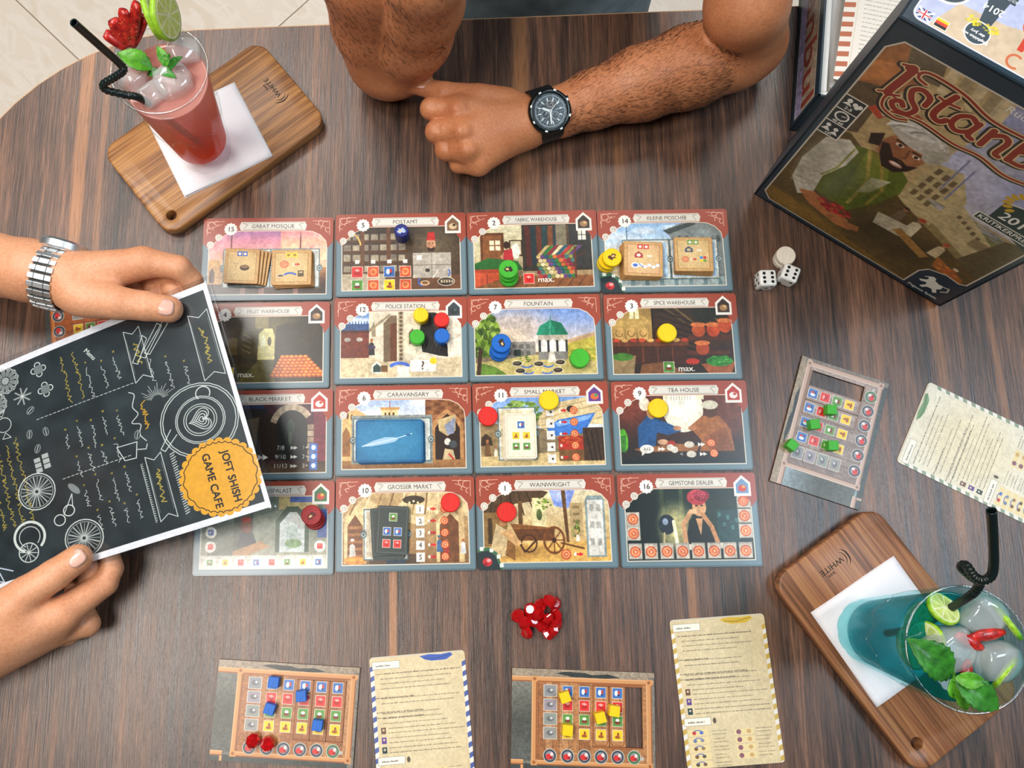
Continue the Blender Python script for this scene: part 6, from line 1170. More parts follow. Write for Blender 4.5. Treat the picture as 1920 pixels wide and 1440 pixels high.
M_.line([(118, 92), (132, 96), (131, 106), (117, 110), (118, 92)], .8, wh); M_.line([(125, 93), (127, 86), (123, 84)], .8, wh)
for x, y in ((19, 160), (40, 158)): [M_.arc(x+4.4*math.cos(a), y+4.4*math.sin(a), 2.6, a-1.8, a+1.8, .9, wh) for a in (0, PI/2, PI, 3*PI/2)]; M_.ell(x, y, 4.2, 4.2, wh, .45)
for cx, cy, R_ in ((9+8, 192, 14), (36, 206, 12)):
    for k in range(12): a = k*PI/6; M_.ell(cx+R_*.62*math.cos(a), cy+R_*.62*math.sin(a), R_*.34, R_*.13, wh, .5, rot=a); M_.arc(cx+R_*.6*math.cos(a), cy+R_*.6*math.sin(a), R_*.3, a-1.4, a+1.4, .5, wh)
    M_.ell(cx, cy, R_*.25, R_*.25, wh, .7)
for k in range(8): a = k*PI/4; M_.line([(38, 180), (38+8*math.cos(a), 180+8*math.sin(a))], 1.4, wh, .7)
M_.arc(58, 203, 7, 0, 2*PI, .7, wh); M_.line([(50, 203), (44, 199), (45, 207), (50, 203)], .6, wh); M_.line([(66, 203), (72, 199), (71, 207), (66, 203)], .6, wh)
for x, y, a in ((76, 182, .3), (79, 167, 0), (92, 178, .5), (54, 176, 1), (112, 90, .4)): M_.ell(x, y, 4.4, 2.8, wh, .55, rot=a); M_.ell(x, y, 3.6, 2, '#2b3336', .9, rot=a); M_.line([(x-3*math.cos(a), y-3*math.sin(a)), (x+3*math.cos(a), y+3*math.sin(a))], .6, wh)
for i in range(3):
    for j in range(2): M_.rect(99+i*5+j*1.5, 170+j*8, 103+i*5+j*1.5, 176+j*8, wh, .8)
for cx, cy, R_ in ((131, 188, 17), (187, 157, 17)):
    M_.arc(cx, cy, R_, 0, 2*PI, 1, wh); M_.arc(cx, cy, R_-2, 0, 2*PI, .4, wh); [M_.line([(cx+2*math.cos(k*PI/12), cy+2*math.sin(k*PI/12)), (cx+(R_-3)*math.cos(k*PI/12), cy+(R_-3)*math.sin(k*PI/12))], .5 if k % 2 else 1.1, wh, .8) for k in range(24)]
for x, y in ((158, 164), (164, 174)): M_.arc(x, y, 5, 0, 2*PI, 1, wh)
M_.line([(156, 160), (144, 158), (160, 169)], .8, wh); M_.ell(140, 155, 7, 3, wh, .5, rot=-.6)
M_.arc(170, 204, 14, .6, 5.6, 2.4, wh); M_.arc(170, 204, 9.6, .6, 5.6, .8, wh); M_.arc(184, 208, 9, 0, 2*PI, 1, wh); [M_.line([(184, 208), (184+8*math.cos(k*PI/5), 208+8*math.sin(k*PI/5))], .7, wh) for k in range(10)]
M_.ell(84, 250, 27, 27, '#e8a828'); M_.line([(30, 118), (30, 118)], .1, wh); M_.line([(196, 226), (188, 240), (204, 236), (192, 262)], 1.2, '#c9d4e4')
for k in range(26): M_.line([(138+k*2.2, 64+.8*(k % 2)), (139+k*2.2, 68)], .8, wh); M_.arc(140+k*2.1, 93, 1, 0, 4, .5, wh)
# yellow emblem
for k in range(28): a = 2*PI*k/28; M_.ell(172+31*math.cos(a), 33+31*math.sin(a), 3.6, 3.6, '#eeab33')
M_.ell(172, 33, 31.6, 31.6, '#eeab33'); M_.line([(172+(30.2+.9*math.cos(k*PI/1.5*2))*math.cos(2*PI*k/112), 33+(30.2+.9*math.sin(k*.9))*math.sin(2*PI*k/112)) for k in range(113)], .7, '#33261a')
M_.text('JOFT SHISH', 174, 24, 9, '#2b2620', sx=1.02, bold=2); M_.text('GAME CAFE', 173, 40, 9, '#2b2620', sx=1.04, bold=2)
M_.grain(.05, 10, 3)
mprint = M_.mat('print_menu', .25, .3, .02)
CA, CB, CA2, CB2 = P(386, 529, 84), P(509, 950, 84), P(-190, 769, 14), P(-110, 1141, 12)
def mpt(s, t, dz=0):
    """s across the page from the upper edge, t down the page from its right end"""
    p = (CA*(1-s)+CB*s)*(1-t)+(CA2*(1-s)+CB2*s)*t; return p+Vector((0, 0, dz+5*math.sin(PI*t)*(1-.4*s)))
menu = empty('laminated_menu', ((CA+CB+CA2+CB2)/4)*1.0, 0, 'laminated chalkboard style cafe menu with a yellow emblem, held by two hands', 'menu'); mc = Vector(menu.location)/MM
def sheet(name, s0, s1, t0, t1, dz, mats, uvs=True, n=44, cut=0):
    v = []; uv = []; f = []
    for j in range(n+1):
        for i in range(n+1):
            s = s0+(s1-s0)*i/n; t_ = t0+(t1-t0)*j/n; v.append(mpt(s, t_, dz)-mc); uv.append((i/n, 1-j/n))
    f = [(j*(n+1)+i, j*(n+1)+i+1, (j+1)*(n+1)+i+1, (j+1)*(n+1)+i) for j in range(n) for i in range(n)]
    if cut: f = [q for q in f if q not in (f[0], f[n-1], f[-1], f[-n])]
    f = [tuple(reversed(q)) for q in f]
    o = add(name, v, f, mats, menu, smooth=True, uv=uv); return o
o = sheet('printed_page', 0, 1, 0, 1, .35, mprint); o = sheet('page_back', 0, 1, 0, 1, -.35, pmat('menu_back_paper', '#dfe0e4', .35, .03))
film = glass_mat('laminate_film', (.90, .92, .94), extra=.13, bump=.0, gr=.17); o = sheet('laminate', -.022, 1.022, -.016, 1.016, 0, film); s = o.modifiers.new('s', 'SOLIDIFY'); s.thickness = .0012; s.offset = 0
# ================================================================== people: one continuous skin surface from blended tapered limbs
class SDF:
    def __init__(s, lo, hi, h):
        s.lo = np.array(lo, np.float32); s.h = h; s.n = np.ceil((np.array(hi)-np.array(lo))/h).astype(int)+1
    def field(s): return np.full(s.n, 60, np.float32)
    def cone(s, F, p0, p1, r0, r1, k=4, flat=1.0):
        p0 = np.array(p0, np.float32); p1 = np.array(p1, np.float32); pad = max(r0, r1)+k+5*s.h
        lo = np.minimum(p0, p1)-pad; hi = np.maximum(p0, p1)+pad; a = np.clip(((lo-s.lo)/s.h).astype(int), 0, s.n); b = np.clip(np.ceil((hi-s.lo)/s.h).astype(int)+1, 0, s.n)
        if (b-a).min() <= 0: return
        X = (s.lo[0]+s.h*np.arange(a[0], b[0], dtype=np.float32))[:, None, None]; Y = (s.lo[1]+s.h*np.arange(a[1], b[1], dtype=np.float32))[None, :, None]; Z = (s.lo[2]+s.h*np.arange(a[2], b[2], dtype=np.float32))[None, None]
        d = p1-p0; L2 = float(d@d)+1e-6; t = np.clip(((X-p0[0])*d[0]+(Y-p0[1])*d[1]+(Z-p0[2])*d[2])/L2, 0, 1)
        D = np.sqrt((X-p0[0]-t*d[0])**2+(Y-p0[1]-t*d[1])**2+((Z-p0[2]-t*d[2])/flat)**2)-(r0+(r1-r0)*t)
        G = F[a[0]:b[0], a[1]:b[1], a[2]:b[2]]; hh = np.clip(.5+.5*(G-D)/k, 0, 1); G[:] = G*(1-hh)+D*hh-k*hh*(1-hh)
    def chain(s, F, pts, k=3):
        for (a, b) in zip(pts, pts[1:]): s.cone(F, a[:3], b[:3], a[3], b[3], k)
    @staticmethod
    def blend(F, G, k): hh = np.clip(.5+.5*(F-G)/k, 0, 1); return F*(1-hh)+G*hh-k*hh*(1-hh)
    def mesh(s, F):
        nx, ny, nz = F.shape; I = F < 0
        c = np.zeros((nx-1, ny-1, nz-1), np.uint8)
        for dx in (0, 1):
            for dy in (0, 1):
                for dz in (0, 1): c += I[dx:nx-1+dx, dy:ny-1+dy, dz:nz-1+dz]
        act = (c > 0) & (c < 8); idx = np.argwhere(act); vid = np.full(act.shape, -1, np.int32); vid[act] = np.arange(len(idx))
        pos = np.zeros((len(idx), 3), np.float32); cnt = np.zeros(len(idx), np.float32)
        cr = [(x, y, z) for x in (0, 1) for y in (0, 1) for z in (0, 1)]
        val = {q: F[idx[:, 0]+q[0], idx[:, 1]+q[1], idx[:, 2]+q[2]] for q in cr}
        for q in cr:
            for ax in range(3):
                if q[ax]: continue
                r = list(q); r[ax] = 1; r = tuple(r); a, b = val[q], val[r]; m = (a < 0) != (b < 0); t = np.where(m, a/(a-b+1e-12), 0)
                p = np.array(q, np.float32)[None].repeat(len(idx), 0); p[:, ax] += t; pos += p*m[:, None]; cnt += m
        V = (idx+pos/cnt[:, None])*s.h+s.lo; Q = []
        for ax in range(3):
            sl0 = [slice(None)]*3; sl1 = [slice(None)]*3; sl0[ax] = slice(0, -1); sl1[ax] = slice(1, None); A0, A1 = I[tuple(sl0)], I[tuple(sl1)]; e = np.argwhere(A0 != A1)
            o1, o2 = [(1, 2), (2, 0), (0, 1)][ax]; ok = (e[:, o1] > 0) & (e[:, o2] > 0) & (e[:, o1] < act.shape[o1]) & (e[:, o2] < act.shape[o2]); e = e[ok]
            g = []
            for d1, d2 in ((1, 1), (0, 1), (0, 0), (1, 0)): k = e.copy(); k[:, o1] -= d1; k[:, o2] -= d2; g.append(vid[k[:, 0], k[:, 1], k[:, 2]])
            q = np.stack(g, 1); fl = A0[e[:, 0], e[:, 1], e[:, 2]]; q[~fl] = q[~fl][:, ::-1]; Q.append(q[(q >= 0).all(1)])
        return V, np.concatenate(Q)
def skin(name, col, two, dark):
    m = bpy.data.materials.new(name); m.use_nodes = True; t = NT(m); b = t.n['Principled BSDF']; tc = t.node('TexCoord')
    n1 = t.node('TexNoise'); n1.inputs['Scale'].default_value = 28; n1.inputs['Detail'].default_value = 3; t.link(tc.outputs['Object'], n1.inputs[0])
    r = t.node('ValToRGB'); r.color_ramp.elements[0].position = .35; r.color_ramp.elements[1].position = .68; r.color_ramp.elements[0].color = (*srgb(col), 1); r.color_ramp.elements[1].color = (*srgb(two), 1); t.link(n1.outputs[0], r.inputs[0])
    n2 = t.node('TexNoise'); n2.inputs['Scale'].default_value = 420; n2.inputs['Detail'].default_value = 3; t.link(tc.outputs['Object'], n2.inputs[0]); r2 = t.node('ValToRGB'); r2.color_ramp.elements[0].position = .3; r2.color_ramp.elements[1].position = .62; r2.color_ramp.elements[0].color = (*srgb(dark), 1); r2.color_ramp.elements[1].color = (1, 1, 1, 1); t.link(n2.outputs[0], r2.inputs[0])
    mx = t.node('Mix', data_type='RGBA', blend_type='MULTIPLY'); mx.inputs[0].default_value = .22; t.link(r.outputs[0], mx.inputs[6]); t.link(r2.outputs[0], mx.inputs[7]); t.link(mx.outputs[2], b.inputs['Base Color'])
    b.inputs['Roughness'].default_value = .5; b.inputs['Subsurface Weight'].default_value = .18; b.inputs['Subsurface Radius'].default_value = (1, .32, .16); b.inputs['Subsurface Scale'].default_value = .004
    bp = t.node('Bump'); bp.inputs['Strength'].default_value = .3; bp.inputs['Distance'].default_value = .0005; t.link(n2.outputs[0], bp.inputs['Height']); t.link(bp.outputs[0], b.inputs['Normal']); return m
def body(name, parent, meshes, mat, loc):
    V = []; Q = []; n = 0
    for v, q in meshes: V.append(v); Q.append(q+n); n += len(v)
    V = (np.concatenate(V)-np.array(loc))*MM; Q = np.concatenate(Q); me = bpy.data.meshes.new(name); me.vertices.add(len(V)); me.vertices.foreach_set('co', V.astype(np.float32).ravel())
    me.loops.add(len(Q)*4); me.loops.foreach_set('vertex_index', Q.ravel().astype(np.int32)); me.polygons.add(len(Q)); me.polygons.foreach_set('loop_start', np.arange(0, len(Q)*4, 4, dtype=np.int32)); me.polygons.foreach_set('loop_total', np.full(len(Q), 4, np.int32))
    me.materials.append(mat); me.update(calc_edges=True); me.validate(); me.polygons.foreach_set('use_smooth', [True]*len(me.polygons))
    o = bpy.data.objects.new(name, me); C.objects.link(o); o.parent = parent; s = o.modifiers.new('s', 'SMOOTH'); s.factor = .5; s.iterations = 3; return o
def K(x, y, z, r): p = P(x, y, z); return (p.x, p.y, p.z, r)
def hand_field(S, F, palm, fingers, kp=9, kf=1.3, kj=5, creases=()):
    for a, b in palm: S.cone(F, a[:3], b[:3], a[3], b[3], kp)
    q = np.array([p[:3] for ch in fingers for p in ch]); a = np.clip(((q.min(0)-26-S.lo)/S.h).astype(int), 0, S.n); b = np.clip(((q.max(0)+26-S.lo)/S.h).astype(int)+1, 0, S.n)
    T = SDF.__new__(SDF); T.lo = S.lo+a*S.h; T.h = S.h; T.n = b-a; G = T.field(); D = T.field()
    for ch in fingers:
        H = T.field(); T.chain(H, ch, 2.2); G = T.blend(G, H, kf)
    v = F[a[0]:b[0], a[1]:b[1], a[2]:b[2]]; R = T.blend(v, G, kj)
    for c0, c1 in creases: T.cone(D, c0, c1, .9, .9, .5)
    v[:] = -T.blend(-R, D, 1.2) if len(creases) else R; return F
def crease(x, y, z, dx, dy, n=1, gap=5, ax=(1, 0)): return [(P(x+ax[0]*gap*i-dx, y+ax[1]*gap*i-dy, z)[:], P(x+ax[0]*gap*i+dx, y+ax[1]*gap*i+dy, z)[:]) for i in range(n)]
nailm = pmat('fingernail', '#e2b3a2', .25, .04, coat=.4)
def nail(parent, loc, c, d, up, L_=11, w=9.5):
    """thin curved nail plate: centre, finger direction, outward normal"""
    d = Vector(d).normalized(); up = (Vector(up)-d*Vector(up).dot(d)).normalized(); s = d.cross(up); v = []; n, m = 6, 8
    for i in range(n+1):
        for j in range(m+1):
            a = (i/n-.5)*L_; b = (j/m-.5)*2; e = (1-(abs(a)/(L_*.56))**3)**.5; v.append(Vector(c)+d*a+s*(b*w/2*e)-up*(b*b*1.9*e)-up*(.5*(a/(L_/2))**2 if a > 0 else 0)-Vector(loc))
    f = [(i*(m+1)+j, i*(m+1)+j+1, (i+1)*(m+1)+j+1, (i+1)*(m+1)+j) for i in range(n) for j in range(m)]
    o = add('fingernail', v, f, nailm, parent, smooth=True); q = o.modifiers.new('s', 'SOLIDIFY'); q.thickness = .0007; q.offset = 0
def head(c, f, hair_col, name):
    c = Vector(c); f = Vector(f).normalized(); R_ = f.cross(Vector((0, 0, 1))).normalized(); U = R_.cross(f); L = lambda x, y, z_: (c+R_*x+f*y+U*z_)[:]
    S = SDF([v-170 for v in c], [v+130 for v in c], 3); F = S.field()
    for a, b, r0, r1, k in (((0, -18, 22), (0, 18, 26), 78, 72, 10), ((0, 30, -5), (0, 36, -52), 58, 42, 14), ((0, 44, -74), (0, 48, -80), 28, 24, 16), ((-34, 72, 20), (34, 72, 20), 11, 11, 8), ((0, 84, 8), (0, 98, -24), 7, 10, 6), ((-9, 90, -28), (9, 90, -28), 7, 7, 4), ((-19, 74, -50), (19, 74, -50), 8, 8, 5), ((-19, 74, -60), (19, 74, -60), 8, 8, 3)): S.cone(F, L(*a), L(*b), r0, r1, k)
    for sx in (-1, 1): S.cone(F, L(sx*78, -12, 8), L(sx*76, -6, -24), 13, 9, 5)
    S.cone(F, L(0, -20, -50), tuple(c+Vector((0, 0, -150))-Vector((f.x, f.y, 0))*30), 54, 58, 14)
    m = S.mesh(F); T = SDF([v-130 for v in c], [v+130 for v in c], 3.5); G = T.field(); T.cone(G, L(0, -30, 30), L(0, 10, 52), 80, 66, 10); T.cone(G, L(0, -40, -10), L(0, -36, -40), 62, 50, 12)
    return m, T.mesh(G), [L(sx*30, 76, 3) for sx in (-1, 1)]
def add_head_parts(parent, hd, mat_h, loc):
    h = body('hair', parent, [hd[1]], mat_h, loc)
    for e in hd[2]:
        o = MB().lathe([(0, -11)]+[(11*math.cos(q), 11*math.sin(q)) for q in [-1.2+i*.3 for i in range(9)]]+[(0, 11)], 16).build('eye', pmat('eye_white', '#e9e4dc', .2, .02), parent, smooth=True); o.location = (Vector(e)-Vector(loc))*MM
# ---------------------------------------------------------------- person opposite
loc1 = (120, 560, 0)
per1 = empty('person', loc1, 0, 'person in a grey T-shirt leaning on the table opposite, wearing a black watch', 'person', 'people at the table')
S = SDF((-150, 325, 2), (365, 700, 400), 1.6); F = S.field()
W = K(1000, 224, 30, 19.5)
arm = [W, K(1050, 210, 31, 21), K(1110, 187, 32, 25), K(1200, 157, 36, 32), K(1290, 127, 38, 35.5), K(1375, 95, 38, 34), K(1402, 78, 40, 33)]
S.chain(F, arm, 10)
S.chain(F, [K(1402, 75, 44, 34), K(1400, 10, 100, 34), (258, 560, 190, 40), (248, 640, 300, 48)], 8)
# other arm, propped on its elbow with the forearm rising
G = S.field(); S.chain(G, [K(722, 108, 40, 36), K(700, 40, 84, 36), K(690, -60, 150, 40), (-48, 600, 260, 45), (-20, 640, 310, 48)], 8)
H = S.field(); S.chain(H, [K(748, 108, 38, 34), K(768, 60, 82, 37), K(786, 0, 132, 36), K(796, -50, 185, 30), (14, 548, 290, 21), (20, 566, 325, 24)], 8)
G = S.blend(G, H, 1); S.cone(G, K(742, 116, 36, 0)[:3], K(735, 128, 34, 0)[:3], 31, 28, 8); F = S.blend(F, G, 2)
palm = [(K(985, 226, 32, 18.5), K(862, 205, 46, 12.5)), (K(985, 230, 34, 18), K(868, 246, 48, 12.6)), (K(985, 236, 31, 17), K(878, 280, 42, 12)), (K(985, 240, 28, 16), K(897, 306, 32, 11)), (K(970, 235, 22, 18), K(890, 250, 20, 17)), (K(960, 205, 30, 16), K(905, 190, 34, 14))]
fing = [[K(862, 205, 46, 12), K(809, 204, 41, 10.2), K(810, 206, 24, 9.6), K(850, 214, 14, 9)], [K(868, 246, 48, 12), K(819, 247, 41, 10.4), K(822, 248, 22, 9.6), K(858, 250, 13, 9)],
        [K(878, 280, 42, 11.5), K(836, 281, 35, 9.7), K(840, 280, 18, 9.2), K(870, 276, 12, 8.6)], [K(897, 306, 32, 10.6), K(861, 306, 25, 9.0), K(866, 303, 12.5, 8.4), K(890, 296, 11, 8)],
        [K(950, 193, 36, 13.5), K(895, 183, 42, 12), K(835, 174, 43, 9.6), K(786, 162, 36, 8)]]
F = hand_field(S, F, palm, fing, 10, 1.2, 5, crease(806, 204, 51.8, 0, 9, 2, 6)+crease(817, 247, 52, 0, 9, 2, 6)+crease(834, 281, 45.2, 0, 8, 2, 6)+crease(836, 173, 53, 1, 6, 2, 5))
pB = [((16, 556, 305, 20), (8+14*i, 585-4*i, 362, 13)) for i in range(4)]
fB = [[(2+14*i, 585-5*i, 362, 11), (4+13*i, 562-6*i, 376, 9.6), (8+12*i, 550-4*i, 356, 9), (14+10*i, 566-4*i, 346, 8)] for i in range(4)]+[[(2, 560, 320, 13), (-8, 556, 346, 11), (0, 548, 368, 9.5), (14, 548, 384, 8.6)]]
F = hand_field(S, F, pB, fB, 9, 1.2, 4)
for q in ((862, 204, 55), (869, 246, 57), (880, 281, 51)): p = P(*q); S.cone(F, p, p+Vector((-2, 0, 0)), 5, 5, 6)
sk1 = skin('tanned_skin', '#c17a50', '#cf8a5e', '#8a5a44'); hd1 = head((72, 632, 470), (-.1, -.78, -.6), 0, 'a'); body('skin', per1, [S.mesh(F), hd1[0]], sk1, loc1); add_head_parts(per1, hd1, pmat('dark_hair', '#1d1612', .6, .3, 200, bump=.6, bscale=900), loc1)
nail(per1, loc1, P(790, 158, 44.5), P(786, 160, 36)-P(835, 172, 43), (.2, .5, .9), 9, 8)
# T-shirt: torso and short sleeves
def loft(rings, n=40, cap=True):
    v = []; f = []
    for (c, ax, ay, rx, ry) in rings:
        c = Vector(c); ax = Vector(ax); ay = Vector(ay)
        for i in range(n): a = 2*PI*i/n; k = 1+.02*math.sin(5*a+c.z*.03); v.append(c+ax*(rx*k*math.cos(a))+ay*(ry*k*math.sin(a)))
    for q in range(len(rings)-1):
        for i in range(n): j = (i+1) % n; f.append((q*n+i, q*n+j, (q+1)*n+j, (q+1)*n+i))
    if cap: f.append(tuple(reversed(range(n)))); f.append(tuple(range((len(rings)-1)*n, len(rings)*n)))
    return v, f
def tshirt(parent, loc, mat, cx, cy, face, arms):
    """face: unit vector the person looks along; torso axis vertical"""
    fx, fy = face; R_ = (-fy, fx, 0); D_ = (fx, fy, 0); rings = []
    for z, rx, ry, lean in ((-330, 165, 120, 0), (-240, 168, 118, 6), (-120, 162, 112, 14), (0, 168, 110, 20), (120, 186, 112, 26), (220, 196, 108, 26), (300, 190, 92, 20), (345, 150, 74, 14), (375, 82, 62, 8), (388, 62, 56, 6)):
        rings.append(((cx+fx*lean, cy+fy*lean, z), R_, D_, rx, ry))
    v, f = loft(rings); mb = MB(); mb.raw([Vector(p)-Vector(loc) for p in v], f)
    for pts in arms:
        mb2 = []; pts = [Vector(p[:3]) for p in pts]; rr = [62, 60, 56, 50][:len(pts)]; mb.tube([p-Vector(loc) for p in pts], rr, 24)
    o = mb.build('t_shirt', mat, parent, smooth=True); return o
shirtm = pmat('grey_jersey', '#7b8c94', .85, .12, 40, bump=.5, bscale=900, coltwo='#8e9fa8')
tshirt(per1, loc1, shirtm, 105, 715, (0, -1), [[(215, 690, 330), (248, 650, 300), (257, 600, 240), (259, 575, 205)], [(20, 690, 330), (-22, 655, 300), (-44, 620, 262), (-58, 580, 232)]])
v, f = loft([((105+sx, 700+y, z), (1, 0, 0), (0, 0, 1), r, r*.85) for sx, y, z, r in ((0, 20, -330, 120), (0, -60, -345, 112))]) 
mb = MB()
for sx in (-78, 78): mb.tube([Vector((105+sx, y, z))-Vector(loc1) for y, z in ((720, -330), (560, -300), (330, -290), (300, -330), (290, -500), (292, -720))], [88, 82, 66, 62, 54, 46], 20)
mb.build('trousers', pmat('dark_trousers', '#2a2f38', .9, .1), per1, smooth=True)
# ---------------------------------------------------------------- person at the left holding the menu
loc2 = (-620, 60, 0)
per2 = empty('person', loc2, 0, 'person at the left holding the menu with both hands, wearing a steel watch', 'person', 'people at the table')
def mz(x, y):   # menu height under a photo pixel
    best = None
    for i in range(41):
        for j in range(41):
            p = mpt(i/40, j/40); q = px_of(p); d = (q[0]-x)**2+(q[1]-y)**2
            if best is None or d < best[0]: best = (d, p.z)
    return best[1]
def px_of(p): d = R_CAM.transposed()@(Vector(p)-Vector((0, 0, CAM_H))); return (PX0+F_PX*d.x/-d.z, 720-F_PX*d.y/-d.z)
zt = mz(310, 590)
S = SDF((-800, 70, 4), (-160, 330, 345), 1.6); F = S.field()
S.chain(F, [K(122, 524, 84, 21), K(60, 508, 82, 24), K(-60, 488, 76, 29), K(-250, 455, 66, 36), K(-420, 430, 60, 38), (-640, 130, 110, 44), (-760, 130, 280, 52)], 10)
palm = [(K(130, 520, 86, 20), K(268, 494, zt+8, 13)), (K(135, 526, 80, 20), K(250, 500, zt-13, 12.5)), (K(138, 535, 72, 18), K(232, 512, zt-28, 12)), (K(140, 540, 64, 17), K(220, 524, zt-38, 11)), (K(150, 552, zt+12, 18), K(200, 560, zt+14, 13.5))]
fing = [[K(268, 490, zt+8, 12.2), K(336, 502, zt+6, 9.8), K(360, 527, zt-5, 9), K(366, 552, zt-12, 8)], [K(250, 500, zt-14, 11.5), K(312, 514, zt-16, 9.4), K(326, 542, zt-13, 9.2), K(326, 572, zt-13, 8.4)],
        [K(232, 512, zt-30, 11), K(280, 524, zt-30, 9.2), K(290, 548, zt-17, 8.8), K(290, 580, zt-15, 8)], [K(226, 530, zt-34, 10.5), K(258, 540, zt-30, 8.6), K(264, 556, zt-22, 8.2), K(262, 580, zt-17, 7.6)],
        [K(165, 560, zt+14, 15.5), K(222, 568, zt+16, 13.2), K(274, 574, zt+13, 11.8), K(318, 580, zt+10.5, 10.8)]]
F = hand_field(S, F, palm, fing, 9, 1.2, 4, crease(264, 573, zt+25.4, 1, 14, 2, 9)+crease(330, 503, zt+16.6, -5, 9, 2, 6)); mA = S.mesh(F)
zl = mz(170, 1050)
S = SDF((-800, -330, 2), (-220, 30, 345), 1.6); F = S.field()
S.chain(F, [K(-50, 1222, zl+4, 24), K(-150, 1262, zl+6, 29), K(-300, 1330, 56, 36), K(-400, 1375, 54, 38), (-640, -180, 110, 44), (-760, -150, 280, 52)], 10)
palm = [(K(-45, 1205, zl+8, 22), K(118, 1150, zl+0, 14)), (K(-45, 1225, zl+2, 22), K(108, 1168, zl-9, 13.5)), (K(-45, 1235, zl-2, 20), K(95, 1185, zl-16, 12.5)), (K(-40, 1235, zl-6, 18), K(70, 1196, zl-20, 12)), (K(-50, 1190, zl+8, 20), K(30, 1138, zl+12, 16))]
fing = [[K(118, 1150, zl, 13), K(196, 1094, zl-13, 10.4), K(210, 1066, zl-13, 9), K(206, 1042, zl-11, 8.2)], [K(112, 1166, zl-9, 12), K(158, 1118, zl-20, 9.6), K(168, 1088, zl-18, 9), K(170, 1062, zl-14, 8.2)],
        [K(95, 1185, zl-16, 12), K(164, 1170, zl-24, 10), K(150, 1132, zl-28, 9), K(140, 1108, zl-24, 8.2)], [K(70, 1196, zl-20, 11), K(128, 1188, zl-31, 9), K(120, 1160, zl-34, 8), K(112, 1140, zl-32, 7.6)],
        [K(0, 1150, zl+12, 17), K(48, 1114, zl+15, 13.8), K(102, 1078, zl+14, 12.2), K(147, 1046, zl+11.4, 11)]]
F = hand_field(S, F, palm, fing, 9, 1.2, 4, crease(99, 1078, zl+26.6, 7, 12, 2, 8, (.8, -.5))); mC = S.mesh(F)
sk2 = skin('fair_skin', '#d99a72', '#e3a882', '#a87058'); hd2 = head((-838, -10, 500), (.85, .05, -.5), 0, 'b'); body('skin', per2, [mA, mC, hd2[0]], sk2, loc2); add_head_parts(per2, hd2, pmat('brown_hair', '#33231a', .6, .3, 200, bump=.6, bscale=900), loc2)
nail(per2, loc2, P(309, 575.5, zt+21.2), P(318, 580, zt+10)-P(270, 573, zt+13), (.15, -.12, 1), 13.5, 13)
nail(per2, loc2, P(142, 1046, zl+22), P(147, 1046, zl+11)-P(100, 1079, zl+14), (.15, .1, 1), 13.5, 13)
tshirt(per2, loc2, pmat('dark_green_jersey', '#2f4038', .85, .1, 40, bump=.4, bscale=900), -880, -10, (1, 0), [[(-850, 110, 320), (-760, 130, 285), (-715, 131, 222), (-690, 131, 182)], [(-850, -130, 320), (-760, -150, 285), (-715, -160, 222), (-690, -166, 182)]])
mb = MB()
for sy in (-90, 70): mb.tube([Vector((x, sy, z))-Vector(loc2) for x, z in ((-880, -330), (-720, -300), (-500, -290), (-470, -330), (-455, -500), (-450, -720))], [88, 82, 66, 62, 54, 46], 20)
mb.build('trousers', pmat('blue_jeans', '#33445a', .9, .12), per2, smooth=True)
shoe = pmat('black_shoe', '#1c1c1e', .5, .05)
for par, loc, pts in ((per1, loc1, [(27, 292, 0, -1), (183, 292, 0, -1)]), (per2, loc2, [(-450, -90, 1, 0), (-450, 70, 1, 0)])):
    for x, y, fx, fy in pts:
        mb = MB(); mb.tube([Vector((x-fx*60, y-fy*60, -722))-Vector(loc), Vector((x, y, -712))-Vector(loc), Vector((x+fx*90, y+fy*90, -722))-Vector(loc), Vector((x+fx*170, y+fy*170, -730))-Vector(loc)], [26, 42, 34, 18], 16); mb.build('shoe', shoe, par, smooth=True)
# ================================================================== wrist watches
steel = pmat('brushed_steel', '#e4e8ea', .40, .06, 300, metal=1.0); dsteel = pmat('dark_steel', '#3c4244', .3, .08, metal=1.0); rub = pmat('black_resin', '#15191b', .42, .06, bump=.2); glz = glass_mat('watch_crystal', (.96, .97, .98), extra=.03)
w0 = P(1018, 216, 31); ax = (P(1110, 187, 32)-P(985, 226, 32)); an = math.atan2(ax.y, ax.x); RW = Matrix.Rotation(an, 3, 'Z')@Matrix.Rotation(.40, 3, 'X'); wc = w0+RW@Vector((0, 0, 22))
wb = empty('wrist_watch', wc, an, 'chunky black chronograph watch with white markers on the resting wrist', 'watch'); wb.rotation_euler = RW.to_euler()
mb = MB(); R_ = 19.5
prof = [(0, -6), (R_-1.5, -6), (R_, -4), (R_, 2.5), (R_-1, 4.2), (R_-3, 5), (R_-3.6, 4.4), (0, 4.2)]; smooth_angle(mb.lathe(prof, 48).build('case', rub, wb), .5)
A = Art(40, 40, 14, '#20282b'); A.ell(20, 20, 19.4, 19.4, '#2c3538'); A.arc(20, 20, 17.4, 0, 2*PI, .5, '#8fa0a2'); A.arc(20, 20, 13.6, 0, 2*PI, .4, '#667476')
for k in range(60): a = k*PI/30; A.line([(20+(16.2 if k % 5 else 14.8)*math.cos(a), 20+(16.2 if k % 5 else 14.8)*math.sin(a)), (20+17.1*math.cos(a), 20+17.1*math.sin(a))], .35, '#c9d2d2')
for k in range(12): a = k*PI/6; A.line([(20+11.4*math.cos(a), 20+11.4*math.sin(a)), (20+14*math.cos(a), 20+14*math.sin(a))], 1.2, '#e6ebe8')
